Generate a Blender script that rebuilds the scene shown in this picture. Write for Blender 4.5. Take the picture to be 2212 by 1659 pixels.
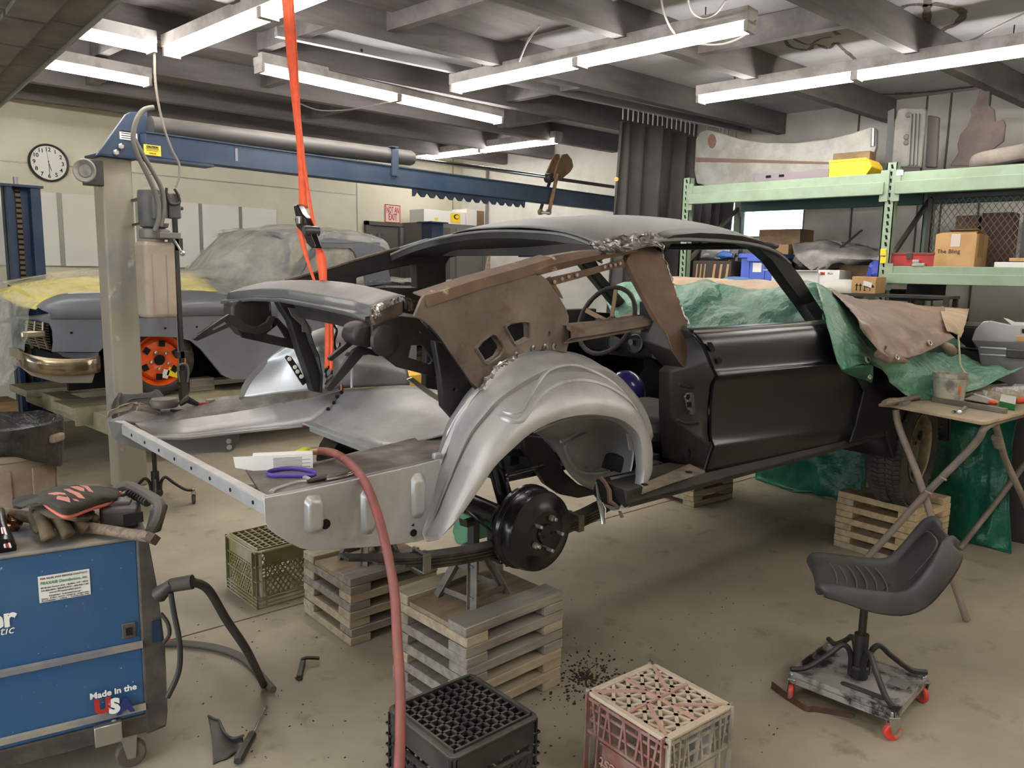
import bpy, bmesh, math, random
from mathutils import Vector as V, Matrix, geometry, noise
random.seed(7)
S = bpy.context.scene
COL = S.collection
for o in list(bpy.data.objects): bpy.data.objects.remove(o)
PI = math.pi

# ------------------------------------------------ camera
FPX, IW, IH, CAMH = 1680.0, 2212, 1659, 1.6
AZ, PIT, ROL = math.radians(42.9), math.radians(8.3), math.radians(1.05)
F0 = V((math.cos(AZ), math.sin(AZ), 0)); R0 = V((math.sin(AZ), -math.cos(AZ), 0)); Z = V((0, 0, 1))
CF = math.cos(PIT)*F0 - math.sin(PIT)*Z; U0 = math.sin(PIT)*F0 + math.cos(PIT)*Z
CR = math.cos(ROL)*R0 + math.sin(ROL)*U0; CU = math.cos(ROL)*U0 - math.sin(ROL)*R0
EYE = V((0, 0, CAMH))
cd = bpy.data.cameras.new('camera'); cam = bpy.data.objects.new('camera', cd); COL.objects.link(cam)
cd.sensor_fit = 'HORIZONTAL'; cd.sensor_width = 36.0; cd.lens = FPX/IW*36.0; cd.clip_start = .05; cd.clip_end = 200
m = Matrix((CR, CU, -CF)).transposed().to_4x4(); m.translation = EYE; cam.matrix_world = m
S.camera = cam

# ------------------------------------------------ world, exposure
w = bpy.data.worlds.new('sky'); S.world = w; w.use_nodes = True
w.node_tree.nodes['Background'].inputs[0].default_value = (.84, .92, 1, 1)
w.node_tree.nodes['Background'].inputs[1].default_value = 5.0
S.view_settings.view_transform = 'Standard'; S.view_settings.look = 'None'
S.view_settings.exposure = 0.72; S.view_settings.gamma = 1.0; S.view_settings.use_curve_mapping = False
S.cycles.use_denoising = True; S.cycles.max_bounces = 8; S.cycles.diffuse_bounces = 5
S.cycles.caustics_reflective = False; S.cycles.caustics_refractive = False; S.cycles.sample_clamp_indirect = 6
# daylight comes in by an unseen doorway added in the left wall; the portal only guides sampling
pd = bpy.data.lights.new('doorway_portal', 'AREA'); pd.shape = 'RECTANGLE'; pd.size = 5.0; pd.size_y = 2.6; pd.cycles.is_portal = True
po = bpy.data.objects.new('doorway_portal', pd); COL.objects.link(po); po.location = (-3.19, 3.0, 1.3); po.rotation_euler = (PI/2, 0, -PI/2)
TUBE = 30.0      # emission strength of the fluorescent tubes

# ------------------------------------------------ sight lines: measured points at a real depth
def ray(px, py): return CF + (px-IW/2)/FPX*CR - (py-IH/2)/FPX*CU
def gz(px, py, z=0.): d = ray(px, py); return EYE + d*((z-CAMH)/d.z)
def gx(px, py, x): d = ray(px, py); return EYE + d*(x/d.x)
def gy(px, py, y): d = ray(px, py); return EYE + d*(y/d.y)
def gd(px, py, t): return EYE + ray(px, py)*t
CH = math.radians(-6.6); KX = V((math.cos(CH), math.sin(CH), 0)); KY = V((-math.sin(CH), math.cos(CH), 0))
KO = gd(1175, 1152, 2.65) + .68*KY; KO.z = 0
def tok(p): v = p-KO; return V((v.dot(KX), v.dot(KY), v.z))
def ck(px, py, y): d = ray(px, py); return tok(EYE + d*((y-(EYE-KO).dot(KY))/d.dot(KY)))
def cx(px, py, x): d = ray(px, py); return tok(EYE + d*((x-(EYE-KO).dot(KX))/d.dot(KX)))
def cz(px, py, z): return tok(gz(px, py, z))

# ------------------------------------------------ materials
def lin(c):
    return tuple((x/255/12.92 if x <= 10 else ((x/255+.055)/1.055)**2.4) for x in c) + (1,)
MATS = {}
def M(name, rgb, rough=.6, metal=0., c2=None, sc=6., lo=.4, hi=.6, dust=None, bump=None, c3=None, sc3=40., lo3=.6, hi3=.7, stretch=None, trans=0., alpha=1., ior=1.45, coat=0., two=False):
    if name in MATS: return MATS[name]
    mt = bpy.data.materials.new(name); mt.use_nodes = True; nt = mt.node_tree; N = nt.nodes; Lk = nt.links
    b = N['Principled BSDF']; b.inputs['Roughness'].default_value = rough; b.inputs['Metallic'].default_value = metal
    b.inputs['IOR'].default_value = ior
    if trans: b.inputs['Transmission Weight'].default_value = trans
    if alpha < 1: b.inputs['Alpha'].default_value = alpha
    if coat: b.inputs['Coat Weight'].default_value = coat
    col = None
    tc = N.new('ShaderNodeTexCoord'); vec = tc.outputs['Object']
    if stretch:
        mp = N.new('ShaderNodeMapping'); mp.inputs['Scale'].default_value = stretch; Lk.new(vec, mp.inputs[0]); vec = mp.outputs[0]
    def mixer(a, bcol, fac):
        mx = N.new('ShaderNodeMix'); mx.data_type = 'RGBA'
        if a is None: mx.inputs[6].default_value = lin(rgb)
        else: Lk.new(a, mx.inputs[6])
        mx.inputs[7].default_value = lin(bcol); Lk.new(fac, mx.inputs[0]); return mx.outputs[2]
    def nz(scale, l, h, det=5.):
        n = N.new('ShaderNodeTexNoise'); n.inputs['Scale'].default_value = scale; n.inputs['Detail'].default_value = det; n.inputs['Roughness'].default_value = .62
        Lk.new(vec, n.inputs['Vector'])
        r = N.new('ShaderNodeMapRange'); r.inputs[1].default_value = l; r.inputs[2].default_value = h; Lk.new(n.outputs[0], r.inputs[0]); return r.outputs[0]
    if c2: col = mixer(col, c2, nz(sc, lo, hi))
    if c3: col = mixer(col, c3, nz(sc3, lo3, hi3))
    if dust:   # settled dust on whatever faces up
        g = N.new('ShaderNodeNewGeometry'); sx = N.new('ShaderNodeSeparateXYZ'); Lk.new(g.outputs['Normal'], sx.inputs[0])
        r = N.new('ShaderNodeMapRange'); r.inputs[1].default_value = .25; r.inputs[2].default_value = 1.; r.inputs[4].default_value = dust[1]; Lk.new(sx.outputs[2], r.inputs[0])
        mu = N.new('ShaderNodeMath'); mu.operation = 'MULTIPLY'; Lk.new(r.outputs[0], mu.inputs[0]); Lk.new(nz(5., .25, .6), mu.inputs[1])
        col = mixer(col, dust[0], mu.outputs[0])
        if rough < .6:
            rr = N.new('ShaderNodeMapRange'); rr.inputs[3].default_value = rough; rr.inputs[4].default_value = .85; Lk.new(mu.outputs[0], rr.inputs[0]); Lk.new(rr.outputs[0], b.inputs['Roughness'])
    if col is None: b.inputs['Base Color'].default_value = lin(rgb)
    else: Lk.new(col, b.inputs['Base Color'])
    if bump:
        n = N.new('ShaderNodeTexNoise'); n.inputs['Scale'].default_value = bump[0]; n.inputs['Detail'].default_value = 4; Lk.new(vec, n.inputs['Vector'])
        bp = N.new('ShaderNodeBump'); bp.inputs['Strength'].default_value = bump[1]; bp.inputs['Distance'].default_value = bump[2] if len(bump) > 2 else .01
        Lk.new(n.outputs[0], bp.inputs['Height']); Lk.new(bp.outputs[0], b.inputs['Normal'])
    if two:   # thin sheet that lets light through
        tl = N.new('ShaderNodeBsdfTranslucent'); tp = N.new('ShaderNodeBsdfTransparent'); m1 = N.new('ShaderNodeMixShader'); m2 = N.new('ShaderNodeMixShader')
        tl.inputs[0].default_value = lin(rgb)
        out = N['Material Output']; m1.inputs[0].default_value = two[0]; m2.inputs[0].default_value = two[1]
        if len(two) > 2:   # creased film: milky where stretched into folds
            n = N.new('ShaderNodeTexNoise'); n.inputs['Scale'].default_value = two[2]; n.inputs['Detail'].default_value = 6; n.inputs['Distortion'].default_value = 1.2; Lk.new(vec, n.inputs['Vector'])
            r = N.new('ShaderNodeMapRange'); r.inputs[1].default_value = .38; r.inputs[2].default_value = .62; r.inputs[3].default_value = two[1]-.2; r.inputs[4].default_value = min(.95, two[1]+.18); Lk.new(n.outputs[0], r.inputs[0]); Lk.new(r.outputs[0], m2.inputs[0])
        Lk.new(b.outputs[0], m1.inputs[1]); Lk.new(tl.outputs[0], m1.inputs[2]); Lk.new(m1.outputs[0], m2.inputs[1]); Lk.new(tp.outputs[0], m2.inputs[2]); Lk.new(m2.outputs[0], out.inputs[0])
    MATS[name] = mt; return mt
def emit(name, rgb, st):
    mt = bpy.data.materials.new(name); mt.use_nodes = True; b = mt.node_tree.nodes['Principled BSDF']
    b.inputs['Base Color'].default_value = (.8, .8, .8, 1); b.inputs['Emission Color'].default_value = lin(rgb); b.inputs['Emission Strength'].default_value = st
    MATS[name] = mt; return mt

DUSTC = (150, 138, 118)
concrete = M('concrete', (170, 160, 138), .62, c2=(138, 129, 112), sc=.9, lo=.35, hi=.7, c3=(110, 101, 88), sc3=5.5, lo3=.58, hi3=.8, bump=(60, .12, .004))
drywall = M('painted_drywall', (216, 211, 190), .85, c2=(196, 189, 166), sc=1.2, lo=.4, hi=.8)
drywall_dirty = M('dusty_drywall', (206, 203, 194), .9, c2=(176, 172, 164), sc=1.6, lo=.45, hi=.75)
ceil_m = M('ceiling_board', (196, 196, 200), .9, c2=(160, 160, 164), sc=1.0, lo=.42, hi=.72)  # bluish grey, lifted: haze under the ceiling is put into the colour
stain_m = M('water_stain', (96, 86, 76), .9, c2=(120, 112, 102), sc=20)
joist_m = M('joist_timber', (122, 117, 116), .8, c2=(88, 84, 84), sc=1.4, lo=.35, hi=.7, stretch=(.6, 4, 4))  # paler, greyer timber: the haze is put into this colour too
whitepanel = M('white_panel', (228, 226, 216), .5)
seam_m = M('seam_metal', (150, 150, 140), .45, .5)
silver = M('silver_primed_steel', (186, 185, 184), .40, .5, c2=(164, 163, 161), sc=3.5, c3=(126, 120, 110), sc3=7, lo3=.62, hi3=.8, dust=((148, 140, 126), .35))
silver_dusty = M('dusty_floor_steel', (150, 148, 144), .55, .35, c2=(92, 84, 74), sc=9, lo=.36, hi=.62, dust=((104, 95, 84), .75))
bare = M('torn_bare_steel', (176, 172, 168), .35, .9, c2=(110, 104, 98), sc=30)
primer = M('grey_primer', (112, 111, 110), .5, c2=(98, 97, 95), sc=3, dust=((140, 134, 126), .45))
deckm = M('deck_primer', (120, 117, 114), .5, c2=(104, 100, 97), sc=4, dust=((134, 126, 118), .5))
black_p = M('black_edp_primer', (15, 14, 14), .3, c2=(24, 22, 20), sc=3, lo=.5, hi=.85)
black_d = M('dusty_black_steel', (30, 30, 31), .5, c2=(48, 43, 38), sc=5, dust=((84, 76, 66), .5))
black_i = M('interior_black', (19, 19, 20), .55, c2=(36, 33, 30), sc=5, dust=((60, 54, 46), .35))
rust = M('rusty_brown_primer', (94, 81, 71), .62, c2=(134, 120, 106), sc=3.2, lo=.42, hi=.72, c3=(80, 60, 48), sc3=9, lo3=.56, hi3=.72, bump=(50, .15, .003))
rust2 = M('rust_orange_brown', (112, 88, 68), .7, c2=(84, 66, 54), sc=5, lo=.38, hi=.62, c3=(176, 156, 126), sc3=11, lo3=.64, hi3=.7, bump=(60, .2, .003))
rubber = M('tyre_rubber', (48, 46, 44), .8, c2=(70, 65, 58), sc=8)
gloss_black = M('gloss_black_paint', (12, 12, 12), .2, c2=(22, 21, 20), sc=6, dust=((50, 47, 42), .15))
leaf_m = M('spring_steel', (52, 50, 46), .45, .5, c2=(80, 74, 64), sc=14, dust=((92, 86, 74), .5))
chrome = M('chrome', (205, 205, 203), .14, 1.)
zinc = M('zinc_steel', (170, 168, 162), .35, .85)
wood = M('gray_lumber', (176, 160, 134), .75, c2=(148, 134, 112), sc=3, lo=.4, hi=.65, stretch=(1.2, 9, 9), dust=((150, 142, 128), .4))
wood_y = M('fresh_lumber', (192, 170, 132), .7, c2=(166, 144, 110), sc=3, lo=.4, hi=.65, stretch=(1.2, 9, 9))
wood_g = M('weathered_lumber', (146, 138, 126), .8, c2=(118, 108, 96), sc=3, lo=.4, hi=.65, stretch=(1.2, 9, 9), dust=((140, 136, 128), .4))
ply = M('plywood', (152, 132, 106), .75, c2=(130, 112, 90), sc=4, stretch=(1, 7, 7))
lift_blue = M('lift_blue_paint', (40, 57, 80), .5, c2=(56, 70, 88), sc=3, dust=((128, 122, 112), .6))
post_m = M('dusty_blue_post', (150, 142, 126), .7, c2=(84, 104, 134), sc=2.4, lo=.5, hi=.78, c3=(176, 170, 158), sc3=9, lo3=.62, hi3=.7, stretch=(1, 1, .6))
post_blue = M('blue_post_paint', (30, 48, 76), .5, c2=(54, 66, 86), sc=3, lo=.5, hi=.75)
welder_blue = M('welder_blue_paint', (42, 84, 128), .42, c2=(58, 90, 120), sc=4, lo=.42, hi=.72, c3=(190, 190, 182), sc3=70, lo3=.67, hi3=.70, dust=((140, 130, 118), .85))
welder_top = M('dusty_welder_top', (146, 136, 122), .8, c2=(112, 112, 116), sc=6, c3=(60, 92, 128), sc3=5, lo3=.6, hi3=.75)
welder_dark = M('dark_plastic', (58, 55, 52), .6, c2=(84, 78, 70), sc=7, dust=((120, 112, 100), .6))
plas_black = M('black_plastic', (34, 33, 32), .5, c2=(56, 53, 48), sc=6, dust=((116, 110, 98), .6))
seat_m = M('charcoal_moulded_seat', (50, 48, 47), .5, c2=(62, 59, 56), sc=5, dust=((84, 79, 72), .55))
rack_g = M('rack_green_paint', (148, 168, 144), .5, c2=(136, 154, 130), sc=4, dust=((150, 160, 140), .4))
rack_d = M('rack_dark_green', (84, 118, 108), .55)
card = M('cardboard', (190, 152, 104), .8, c2=(172, 136, 92), sc=5)
card_d = M('dusty_cardboard', (150, 122, 90), .85, c2=(120, 98, 74), sc=4)
white_b = M('white_card', (226, 224, 218), .6)
tarp_g = M('green_tarp', (78, 128, 104), .42, c2=(124, 158, 136), sc=2.6, lo=.4, hi=.72, c3=(146, 156, 134), sc3=4.5, lo3=.56, hi3=.78, bump=(16, .8, .03))
tarp_gd = M('clean_green_tarp', (18, 88, 66), .35, c2=(30, 106, 80), sc=5, bump=(22, .6, .012))
tarp_b = M('brown_tarp', (120, 98, 84), .48, c2=(156, 134, 112), sc=2.6, lo=.42, hi=.7, c3=(126, 92, 80), sc3=5, lo3=.55, hi3=.75, bump=(30, .35, .008))
tarp_t = M('tan_tarp', (188, 164, 136), .55, c2=(168, 144, 118), sc=5, bump=(26, .35, .008))
hose_m = M('red_air_hose', (136, 66, 60), .55, c2=(116, 60, 54), sc=20, dust=((150, 120, 108), .5))
cable_m = M('black_cable', (42, 40, 38), .55, dust=((96, 90, 80), .6))
grey_hose = M('grey_hose', (96, 90, 80), .6)
orange = M('orange_webbing', (238, 96, 52), .6, c2=(226, 88, 52), sc=30)
orange_w = M('orange_wheel_paint', (226, 92, 34), .3, c2=(210, 84, 32), sc=4)
car_grey = M('grey_car_primer', (120, 122, 128), .38, c2=(112, 114, 120), sc=2, coat=.1)
yellow_p = M('yellow_masking', (236, 222, 130), .6, c2=(226, 212, 120), sc=5)
film = M('plastic_film', (246, 244, 234), .22, two=(.5, .56, 2.2), bump=(6, 1., .05))
film_c = M('clear_plastic_bag', (236, 236, 232), .2, two=(.3, .6, 14.), bump=(30, .9, .01))
red_p = M('red_paint', (178, 44, 40), .5, c2=(150, 46, 42), sc=6)
yellow = M('yellow_plastic', (240, 204, 40), .5)
blue_tote = M('blue_plastic', (78, 100, 190), .45)
clothgrey = M('grey_canvas', (146, 142, 138), .85, c2=(120, 116, 112), sc=5, bump=(20, .4, .01))
glass_w = M('window_glass', (235, 240, 245), .05, trans=1.0, ior=1.05)
curtain_m = M('welding_curtain', (66, 63, 60), .7, c2=(78, 74, 70), sc=2, dust=None)
garbage = M('black_bag', (34, 32, 30), .3, c2=(60, 56, 50), sc=10, bump=(30, .8, .01))
trashm = M('dusty_trash_can', (140, 124, 108), .7, c2=(120, 98, 80), sc=5, lo=.42, hi=.7)
steel_d = M('dark_steel', (70, 68, 66), .45, .6, dust=((110, 104, 92), .4))
motor_m = M('motor_grey', (78, 80, 80), .55, c2=(98, 96, 90), sc=6, dust=((140, 132, 120), .7))
tank_m = M('oil_tank_plastic', (168, 154, 138), .55, c2=(150, 134, 116), sc=4, lo=.4, hi=.7)
ink_b = M('black_ink', (26, 26, 26), .7); ink_r = M('red_ink', (176, 40, 40), .7); ink_w = M('white_ink', (232, 232, 226), .6)
ink_g = M('green_ink', (20, 130, 70), .7); ink_n = M('navy_ink', (40, 48, 110), .6); ink_t = M('tan_ink', (176, 140, 100), .7)
green_l = M('green_carton', (44, 122, 64), .6)
# ------------------------------------------------ geometry helpers
KM = Matrix.Translation(KO) @ Matrix.Rotation(CH, 4, 'Z')
def kw(p): return KM @ p
def fill(loops):   # triangles of an outline with holes
    bm = bmesh.new(); vs = []; es = []
    for l in loops:
        q = [bm.verts.new(p) for p in l]; es += [bm.edges.new((q[i], q[(i+1) % len(q)])) for i in range(len(q))]; vs += q
    bm.verts.index_update(); bmesh.ops.triangle_fill(bm, use_beauty=True, use_dissolve=False, edges=es)
    t = [tuple(v.index for v in f.verts) for f in bm.faces]; bm.free(); return t
class MB:
    def __init__(s): s.v = []; s.f = []
    def add(s, vs, fs):
        o = len(s.v); s.v += [V(p) for p in vs]; s.f += [tuple(i+o for i in f) for f in fs]; return s
    def box(s, c, d, R=None):
        R = R or Matrix.Identity(3); c = V(c); hx, hy, hz = d[0]/2, d[1]/2, d[2]/2
        vs = [c + R @ V((x*hx, y*hy, z*hz)) for x in (-1, 1) for y in (-1, 1) for z in (-1, 1)]
        return s.add(vs, [(0, 1, 3, 2), (4, 6, 7, 5), (0, 4, 5, 1), (2, 3, 7, 6), (0, 2, 6, 4), (1, 5, 7, 3)])
    def ab(s, a, b): a = V(a); b = V(b); return s.box((a+b)/2, [abs(x) for x in (b-a)])
    def bar(s, a, b, wd, ht, up=(0, 0, 1)):
        a = V(a); b = V(b); x = (b-a).normalized(); y = V(up).cross(x)
        if y.length < 1e-4: y = V((1, 0, 0)).cross(x)
        y.normalize(); zz = x.cross(y); return s.box((a+b)/2, ((b-a).length, wd, ht), Matrix((x, y, zz)).transposed())
    def ring(s, pts, close=True): pass
    def tube(s, pts, r, n=8, closed=False, caps=True):
        pts = [V(p) for p in pts]; k = len(pts); rs = r if isinstance(r, (list, tuple)) else [r]*k; base = len(s.v)
        t0 = (pts[1]-pts[0]).normalized(); a = V((0, 0, 1)) if abs(t0.z) < .9 else V((1, 0, 0)); nrm = (a - t0*a.dot(t0)).normalized()
        for i in range(k):
            t = ((pts[(i+1) % k] if closed else pts[min(i+1, k-1)]) - (pts[i-1] if closed or i else pts[0])).normalized()
            nrm = (nrm - t*nrm.dot(t)); nrm = nrm.normalized() if nrm.length > 1e-6 else V((1, 0, 0)); bi = t.cross(nrm)
            for j in range(n): an = 2*PI*j/n; s.v.append(pts[i] + rs[i]*(math.cos(an)*nrm + math.sin(an)*bi))
        for i in range(k if closed else k-1):
            for j in range(n):
                a0 = base+i*n+j; a1 = base+i*n+(j+1) % n; b0 = base+((i+1) % k)*n+j; b1 = base+((i+1) % k)*n+(j+1) % n; s.f.append((a0, a1, b1, b0))
        if caps and not closed: s.f.append(tuple(base+j for j in range(n))[::-1]); s.f.append(tuple(base+(k-1)*n+j for j in range(n)))
        return s
    def lathe(s, prof, o, ax, n=24, caps=True):   # prof: (radius, distance along axis)
        o = V(o); ax = V(ax).normalized(); a = V((0, 0, 1)) if abs(ax.z) < .9 else V((1, 0, 0)); u = (a-ax*a.dot(ax)).normalized(); v = ax.cross(u); base = len(s.v)
        for r, d in prof:
            for j in range(n): an = 2*PI*j/n; s.v.append(o + ax*d + r*(math.cos(an)*u + math.sin(an)*v))
        for i in range(len(prof)-1):
            for j in range(n): a0 = base+i*n+j; a1 = base+i*n+(j+1) % n; s.f.append((a0, a1, a1+n, a0+n))
        if caps:
            if prof[0][0] > 1e-5: s.f.append(tuple(base+j for j in range(n))[::-1])
            if prof[-1][0] > 1e-5: s.f.append(tuple(base+(len(prof)-1)*n+j for j in range(n)))
        return s
    def plate(s, outer, off, holes=()):   # flat shape with holes and a thickness vector
        loops = [[V(p) for p in outer]] + [[V(p) for p in h] for h in holes]; off = V(off)
        allp = [p for l in loops for p in l]; k = len(allp); tris = geometry.tessellate_polygon(loops) if not holes else fill(loops)
        fs = [tuple(t) for t in tris] + [tuple(i+k for i in reversed(t)) for t in tris]; o = 0
        for l in loops:
            n = len(l); fs += [(o+i, o+(i+1) % n, o+(i+1) % n+k, o+i+k) for i in range(n)]; o += n
        return s.add(allp + [p+off for p in allp], fs)
    def grid(s, g, close_u=False):
        base = len(s.v); nr = len(g); nc = len(g[0])
        for r in g: s.v += [V(p) for p in r]
        for i in range(nr-1):
            for j in range(nc if close_u else nc-1):
                a = base+i*nc+j; b = base+i*nc+(j+1) % nc; s.f.append((a, b, b+nc, a+nc))
        return s
    def rbox(s, c, d, r, R=None, n=3):   # box rounded in plan (x, y) with a small top and bottom chamfer
        R = R or Matrix.Identity(3); c = V(c); pr = []; hx, hy, hz = d[0]/2, d[1]/2, d[2]/2; ch = min(r*.5, hz*.5)
        base = len(s.v); m0 = 4*(n+1)
        for zz, q in ((-hz, ch), (-hz+ch, 0), (hz-ch, 0), (hz, ch)):
            for k, (sx, sy) in enumerate(((1, 1), (-1, 1), (-1, -1), (1, -1))):
                for i in range(n+1):
                    an = PI/2*(k+i/n); rr = max(r-q, .0005)
                    s.v.append(c + R @ V((sx*(hx-r)+rr*math.cos(an), sy*(hy-r)+rr*math.sin(an), zz)))
        for i in range(3):
            for j in range(m0): a = base+i*m0+j; b = base+i*m0+(j+1) % m0; s.f.append((a, b, b+m0, a+m0))
        s.f.append(tuple(base+j for j in range(m0))[::-1]); s.f.append(tuple(base+3*m0+j for j in range(m0))); return s
    def ball(s, c, r, nu=12, nv=8, sc=(1, 1, 1)):
        c = V(c); return s.grid([[c + V((sc[0]*r*math.sin(PI*i/nv)*math.cos(2*PI*j/nu), sc[1]*r*math.sin(PI*i/nv)*math.sin(2*PI*j/nu), sc[2]*r*math.cos(PI*i/nv))) for j in range(nu)] for i in range(nv+1)], True)

from mathutils.bvhtree import BVHTree
class Skin:   # finds where a line of sight meets a surface built from a grid
    def __init__(s, g, toloc=lambda p: p):
        mb = MB().grid(g); s.t = BVHTree.FromPolygons(mb.v, mb.f); s.f = toloc
    def at(s, px, py, lift=.002):
        o = s.f(EYE); d = (s.f(EYE+ray(px, py))-o).normalized(); h = s.t.ray_cast(o, d)[0]
        return None if h is None else h-d*lift
    def path(s, pts, lift=.002): return [q for q in (s.at(a, b, lift) for a, b in pts) if q]
def cr(pts, n):      # smooth curve through points
    pts = [V(p) for p in pts]; out = []; k = len(pts)
    if k < 3: return [pts[0].lerp(pts[-1], i/n) for i in range(n+1)]
    for i in range(k-1):
        p0 = pts[max(i-1, 0)]; p1 = pts[i]; p2 = pts[i+1]; p3 = pts[min(i+2, k-1)]
        for j in range(n):
            t = j/n; out.append(.5*((2*p1) + (p2-p0)*t + (2*p0-5*p1+4*p2-p3)*t*t + (3*p1-p0-3*p2+p3)*t**3))
    out.append(pts[-1]); return out
def smooth_grid(g, nu, nv):
    rows = [cr(r, nu) for r in g]; cols = [cr([rows[i][j] for i in range(len(rows))], nv) for j in range(len(rows[0]))]
    return [[cols[j][i] for j in range(len(cols))] for i in range(len(cols[0]))]
def crumple(g, amp, sc, seed=0, edge=1.):
    out = []
    nr, nc = len(g), len(g[0])
    for i in range(nr):
        r = []
        for j in range(nc):
            a = g[min(i+1, nr-1)][j]-g[max(i-1, 0)][j]; b = g[i][min(j+1, nc-1)]-g[i][max(j-1, 0)]; nn = a.cross(b)
            nn = nn.normalized() if nn.length > 1e-9 else V((0, 0, 1)); p = g[i][j]
            e = 1 if 0 < i < nr-1 and 0 < j < nc-1 else edge
            q = p*sc + V((seed, seed*1.7, -seed))
            d = noise.noise(q) + .8*abs(noise.noise(q*1.7)) + .55*abs(noise.noise(q*3.1)) + .3*abs(noise.noise(q*6.3))
            r.append(p + nn*d*amp*e)
        out.append(r)
    return out

ROOTM = {}
def thing(name, label, cat, loc=(0, 0, 0), rz=0, group=None):
    o = bpy.data.objects.new(name, None); COL.objects.link(o); o.location = V(loc); o.rotation_euler = (0, 0, rz); o.empty_display_size = .1
    o['label'] = label; o['category'] = cat
    if group: o['group'] = group
    ROOTM[o.name] = Matrix.Translation(V(loc)) @ Matrix.Rotation(rz, 4, 'Z'); return o
def base_of(o):
    while o.parent: o = o.parent
    return ROOTM.get(o.name, Matrix.Identity(4))
def loc(root, p): return base_of(root).inverted() @ V(p)
def obj(name, mb, mat, parent=None, world=False, smooth=False, bevel=0, sub=0, solid=0, label=None, kind=None, seg=2, angle=40, offs=-1, org0=False):
    me = bpy.data.meshes.new(name); vs = mb.v
    if world and parent: im = base_of(parent).inverted(); vs = [im @ p for p in vs]
    org = V((0, 0, 0))
    if parent is None and not org0:   # its origin at the base of the thing
        org = V((sum(p.x for p in vs)/len(vs), sum(p.y for p in vs)/len(vs), min(p.z for p in vs))); vs = [p-org for p in vs]
    me.from_pydata([tuple(p) for p in vs], [], mb.f); me.validate(); me.update()
    bm = bmesh.new(); bm.from_mesh(me); bmesh.ops.recalc_face_normals(bm, faces=bm.faces); bm.to_mesh(me); bm.free()
    me.materials.append(mat)
    o = bpy.data.objects.new(name, me); COL.objects.link(o); o.location = org
    if parent: o.parent = parent
    else: ROOTM[o.name] = Matrix.Translation(org)
    if solid: md = o.modifiers.new('solid', 'SOLIDIFY'); md.thickness = solid; md.offset = offs
    if bevel: md = o.modifiers.new('bevel', 'BEVEL'); md.width = bevel; md.segments = seg; md.limit_method = 'ANGLE'; md.angle_limit = math.radians(angle)
    if sub: md = o.modifiers.new('sub', 'SUBSURF'); md.levels = sub; md.render_levels = sub
    if smooth or bevel or sub:
        for p in me.polygons: p.use_smooth = True
        if not sub:
            try: me.set_sharp_from_angle(angle=math.radians(angle))
            except Exception: pass
    if label: o['label'] = label
    if kind: o['kind'] = kind
    return o
def tag(o, label, cat, group=None):
    o['label'] = label; o['category'] = cat
    if group: o['group'] = group
    return o
def struct(name, mb, mat, parent=None, **k):
    o = obj(name, mb, mat, parent, org0=True, **k)
    if not parent: o['kind'] = 'structure'
    return o
def text(s, size, o, xd, yd, mat, parent, align='CENTER', shear=0, name='lettering', world=False, spacing=1., bold=0., fit=None):
    cu = bpy.data.curves.new(name, 'FONT'); cu.body = s; cu.size = size; cu.align_x = align; cu.align_y = 'CENTER'; cu.extrude = .0004; cu.shear = shear; cu.space_character = spacing; cu.offset = bold; cu.resolution_u = 3
    cu.materials.append(mat)
    xd = V(xd).normalized(); zd = xd.cross(V(yd)).normalized(); yd = zd.cross(xd)
    mt = Matrix((xd, yd, zd)).transposed().to_4x4(); mt.translation = V(o) + zd*.0012
    if world: mt = base_of(parent).inverted() @ mt
    tmp = bpy.data.objects.new('tmp', cu); me = bpy.data.meshes.new_from_object(tmp); bpy.data.objects.remove(tmp)
    if fit:
        xs_ = [v.co.x for v in me.vertices]; k_ = fit/max(max(xs_)-min(xs_), 1e-6)
        for v in me.vertices: v.co.x *= k_
    ob = bpy.data.objects.new(name, me); COL.objects.link(ob); ob.parent = parent; ob.matrix_local = mt
    return ob
def dup(root, location, rz, label=None, group=None, name=None):
    r = root.copy(); COL.objects.link(r); r.location = V(location); r.rotation_euler = (0, 0, rz)
    if label: r['label'] = label
    if group: r['group'] = group
    ROOTM[r.name] = Matrix.Translation(V(location)) @ Matrix.Rotation(rz, 4, 'Z')
    for ch in [o for o in COL.objects if o.parent == root]:
        c = ch.copy(); COL.objects.link(c); c.parent = r
        for g in [o for o in COL.objects if o.parent == ch]:
            d = g.copy(); COL.objects.link(d); d.parent = c
    return r
def ngon(c, r, n, u, v, a0=0, sx=1, sy=1): return [V(c) + r*(sx*math.cos(a0+2*PI*i/n)*V(u) + sy*math.sin(a0+2*PI*i/n)*V(v)) for i in range(n)]
def RZ(a): return Matrix.Rotation(a, 3, 'Z')
X, Y = V((1, 0, 0)), V((0, 1, 0))
# ================================================ SETTING
XL, XR, YF, YB, HC = -3.2, 8.1, -3.4, 8.6, 3.27
# floor: two pours with an expansion joint between them
j0, j1 = gz(389, 1377), gz(1646, 1026); sl = (j1.y-j0.y)/(j1.x-j0.x); jy = lambda x: j0.y+sl*(x-j0.x)
b = MB()
for s_ in (0, 1):
    g_ = .006
    if s_: q = [(XL, jy(XL)+g_), (XR, jy(XR)+g_), (XR, YB), (XL, YB)]
    else: q = [(XL, YF), (XR, YF), (XR, jy(XR)-g_), (XL, jy(XL)-g_)]
    b.plate([(x, y, 0) for x, y in q], (0, 0, -.1))
b.ab((XL, YF, -.14), (XR, YB, -.1))
floor_o = struct('floor', b, concrete)
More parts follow.
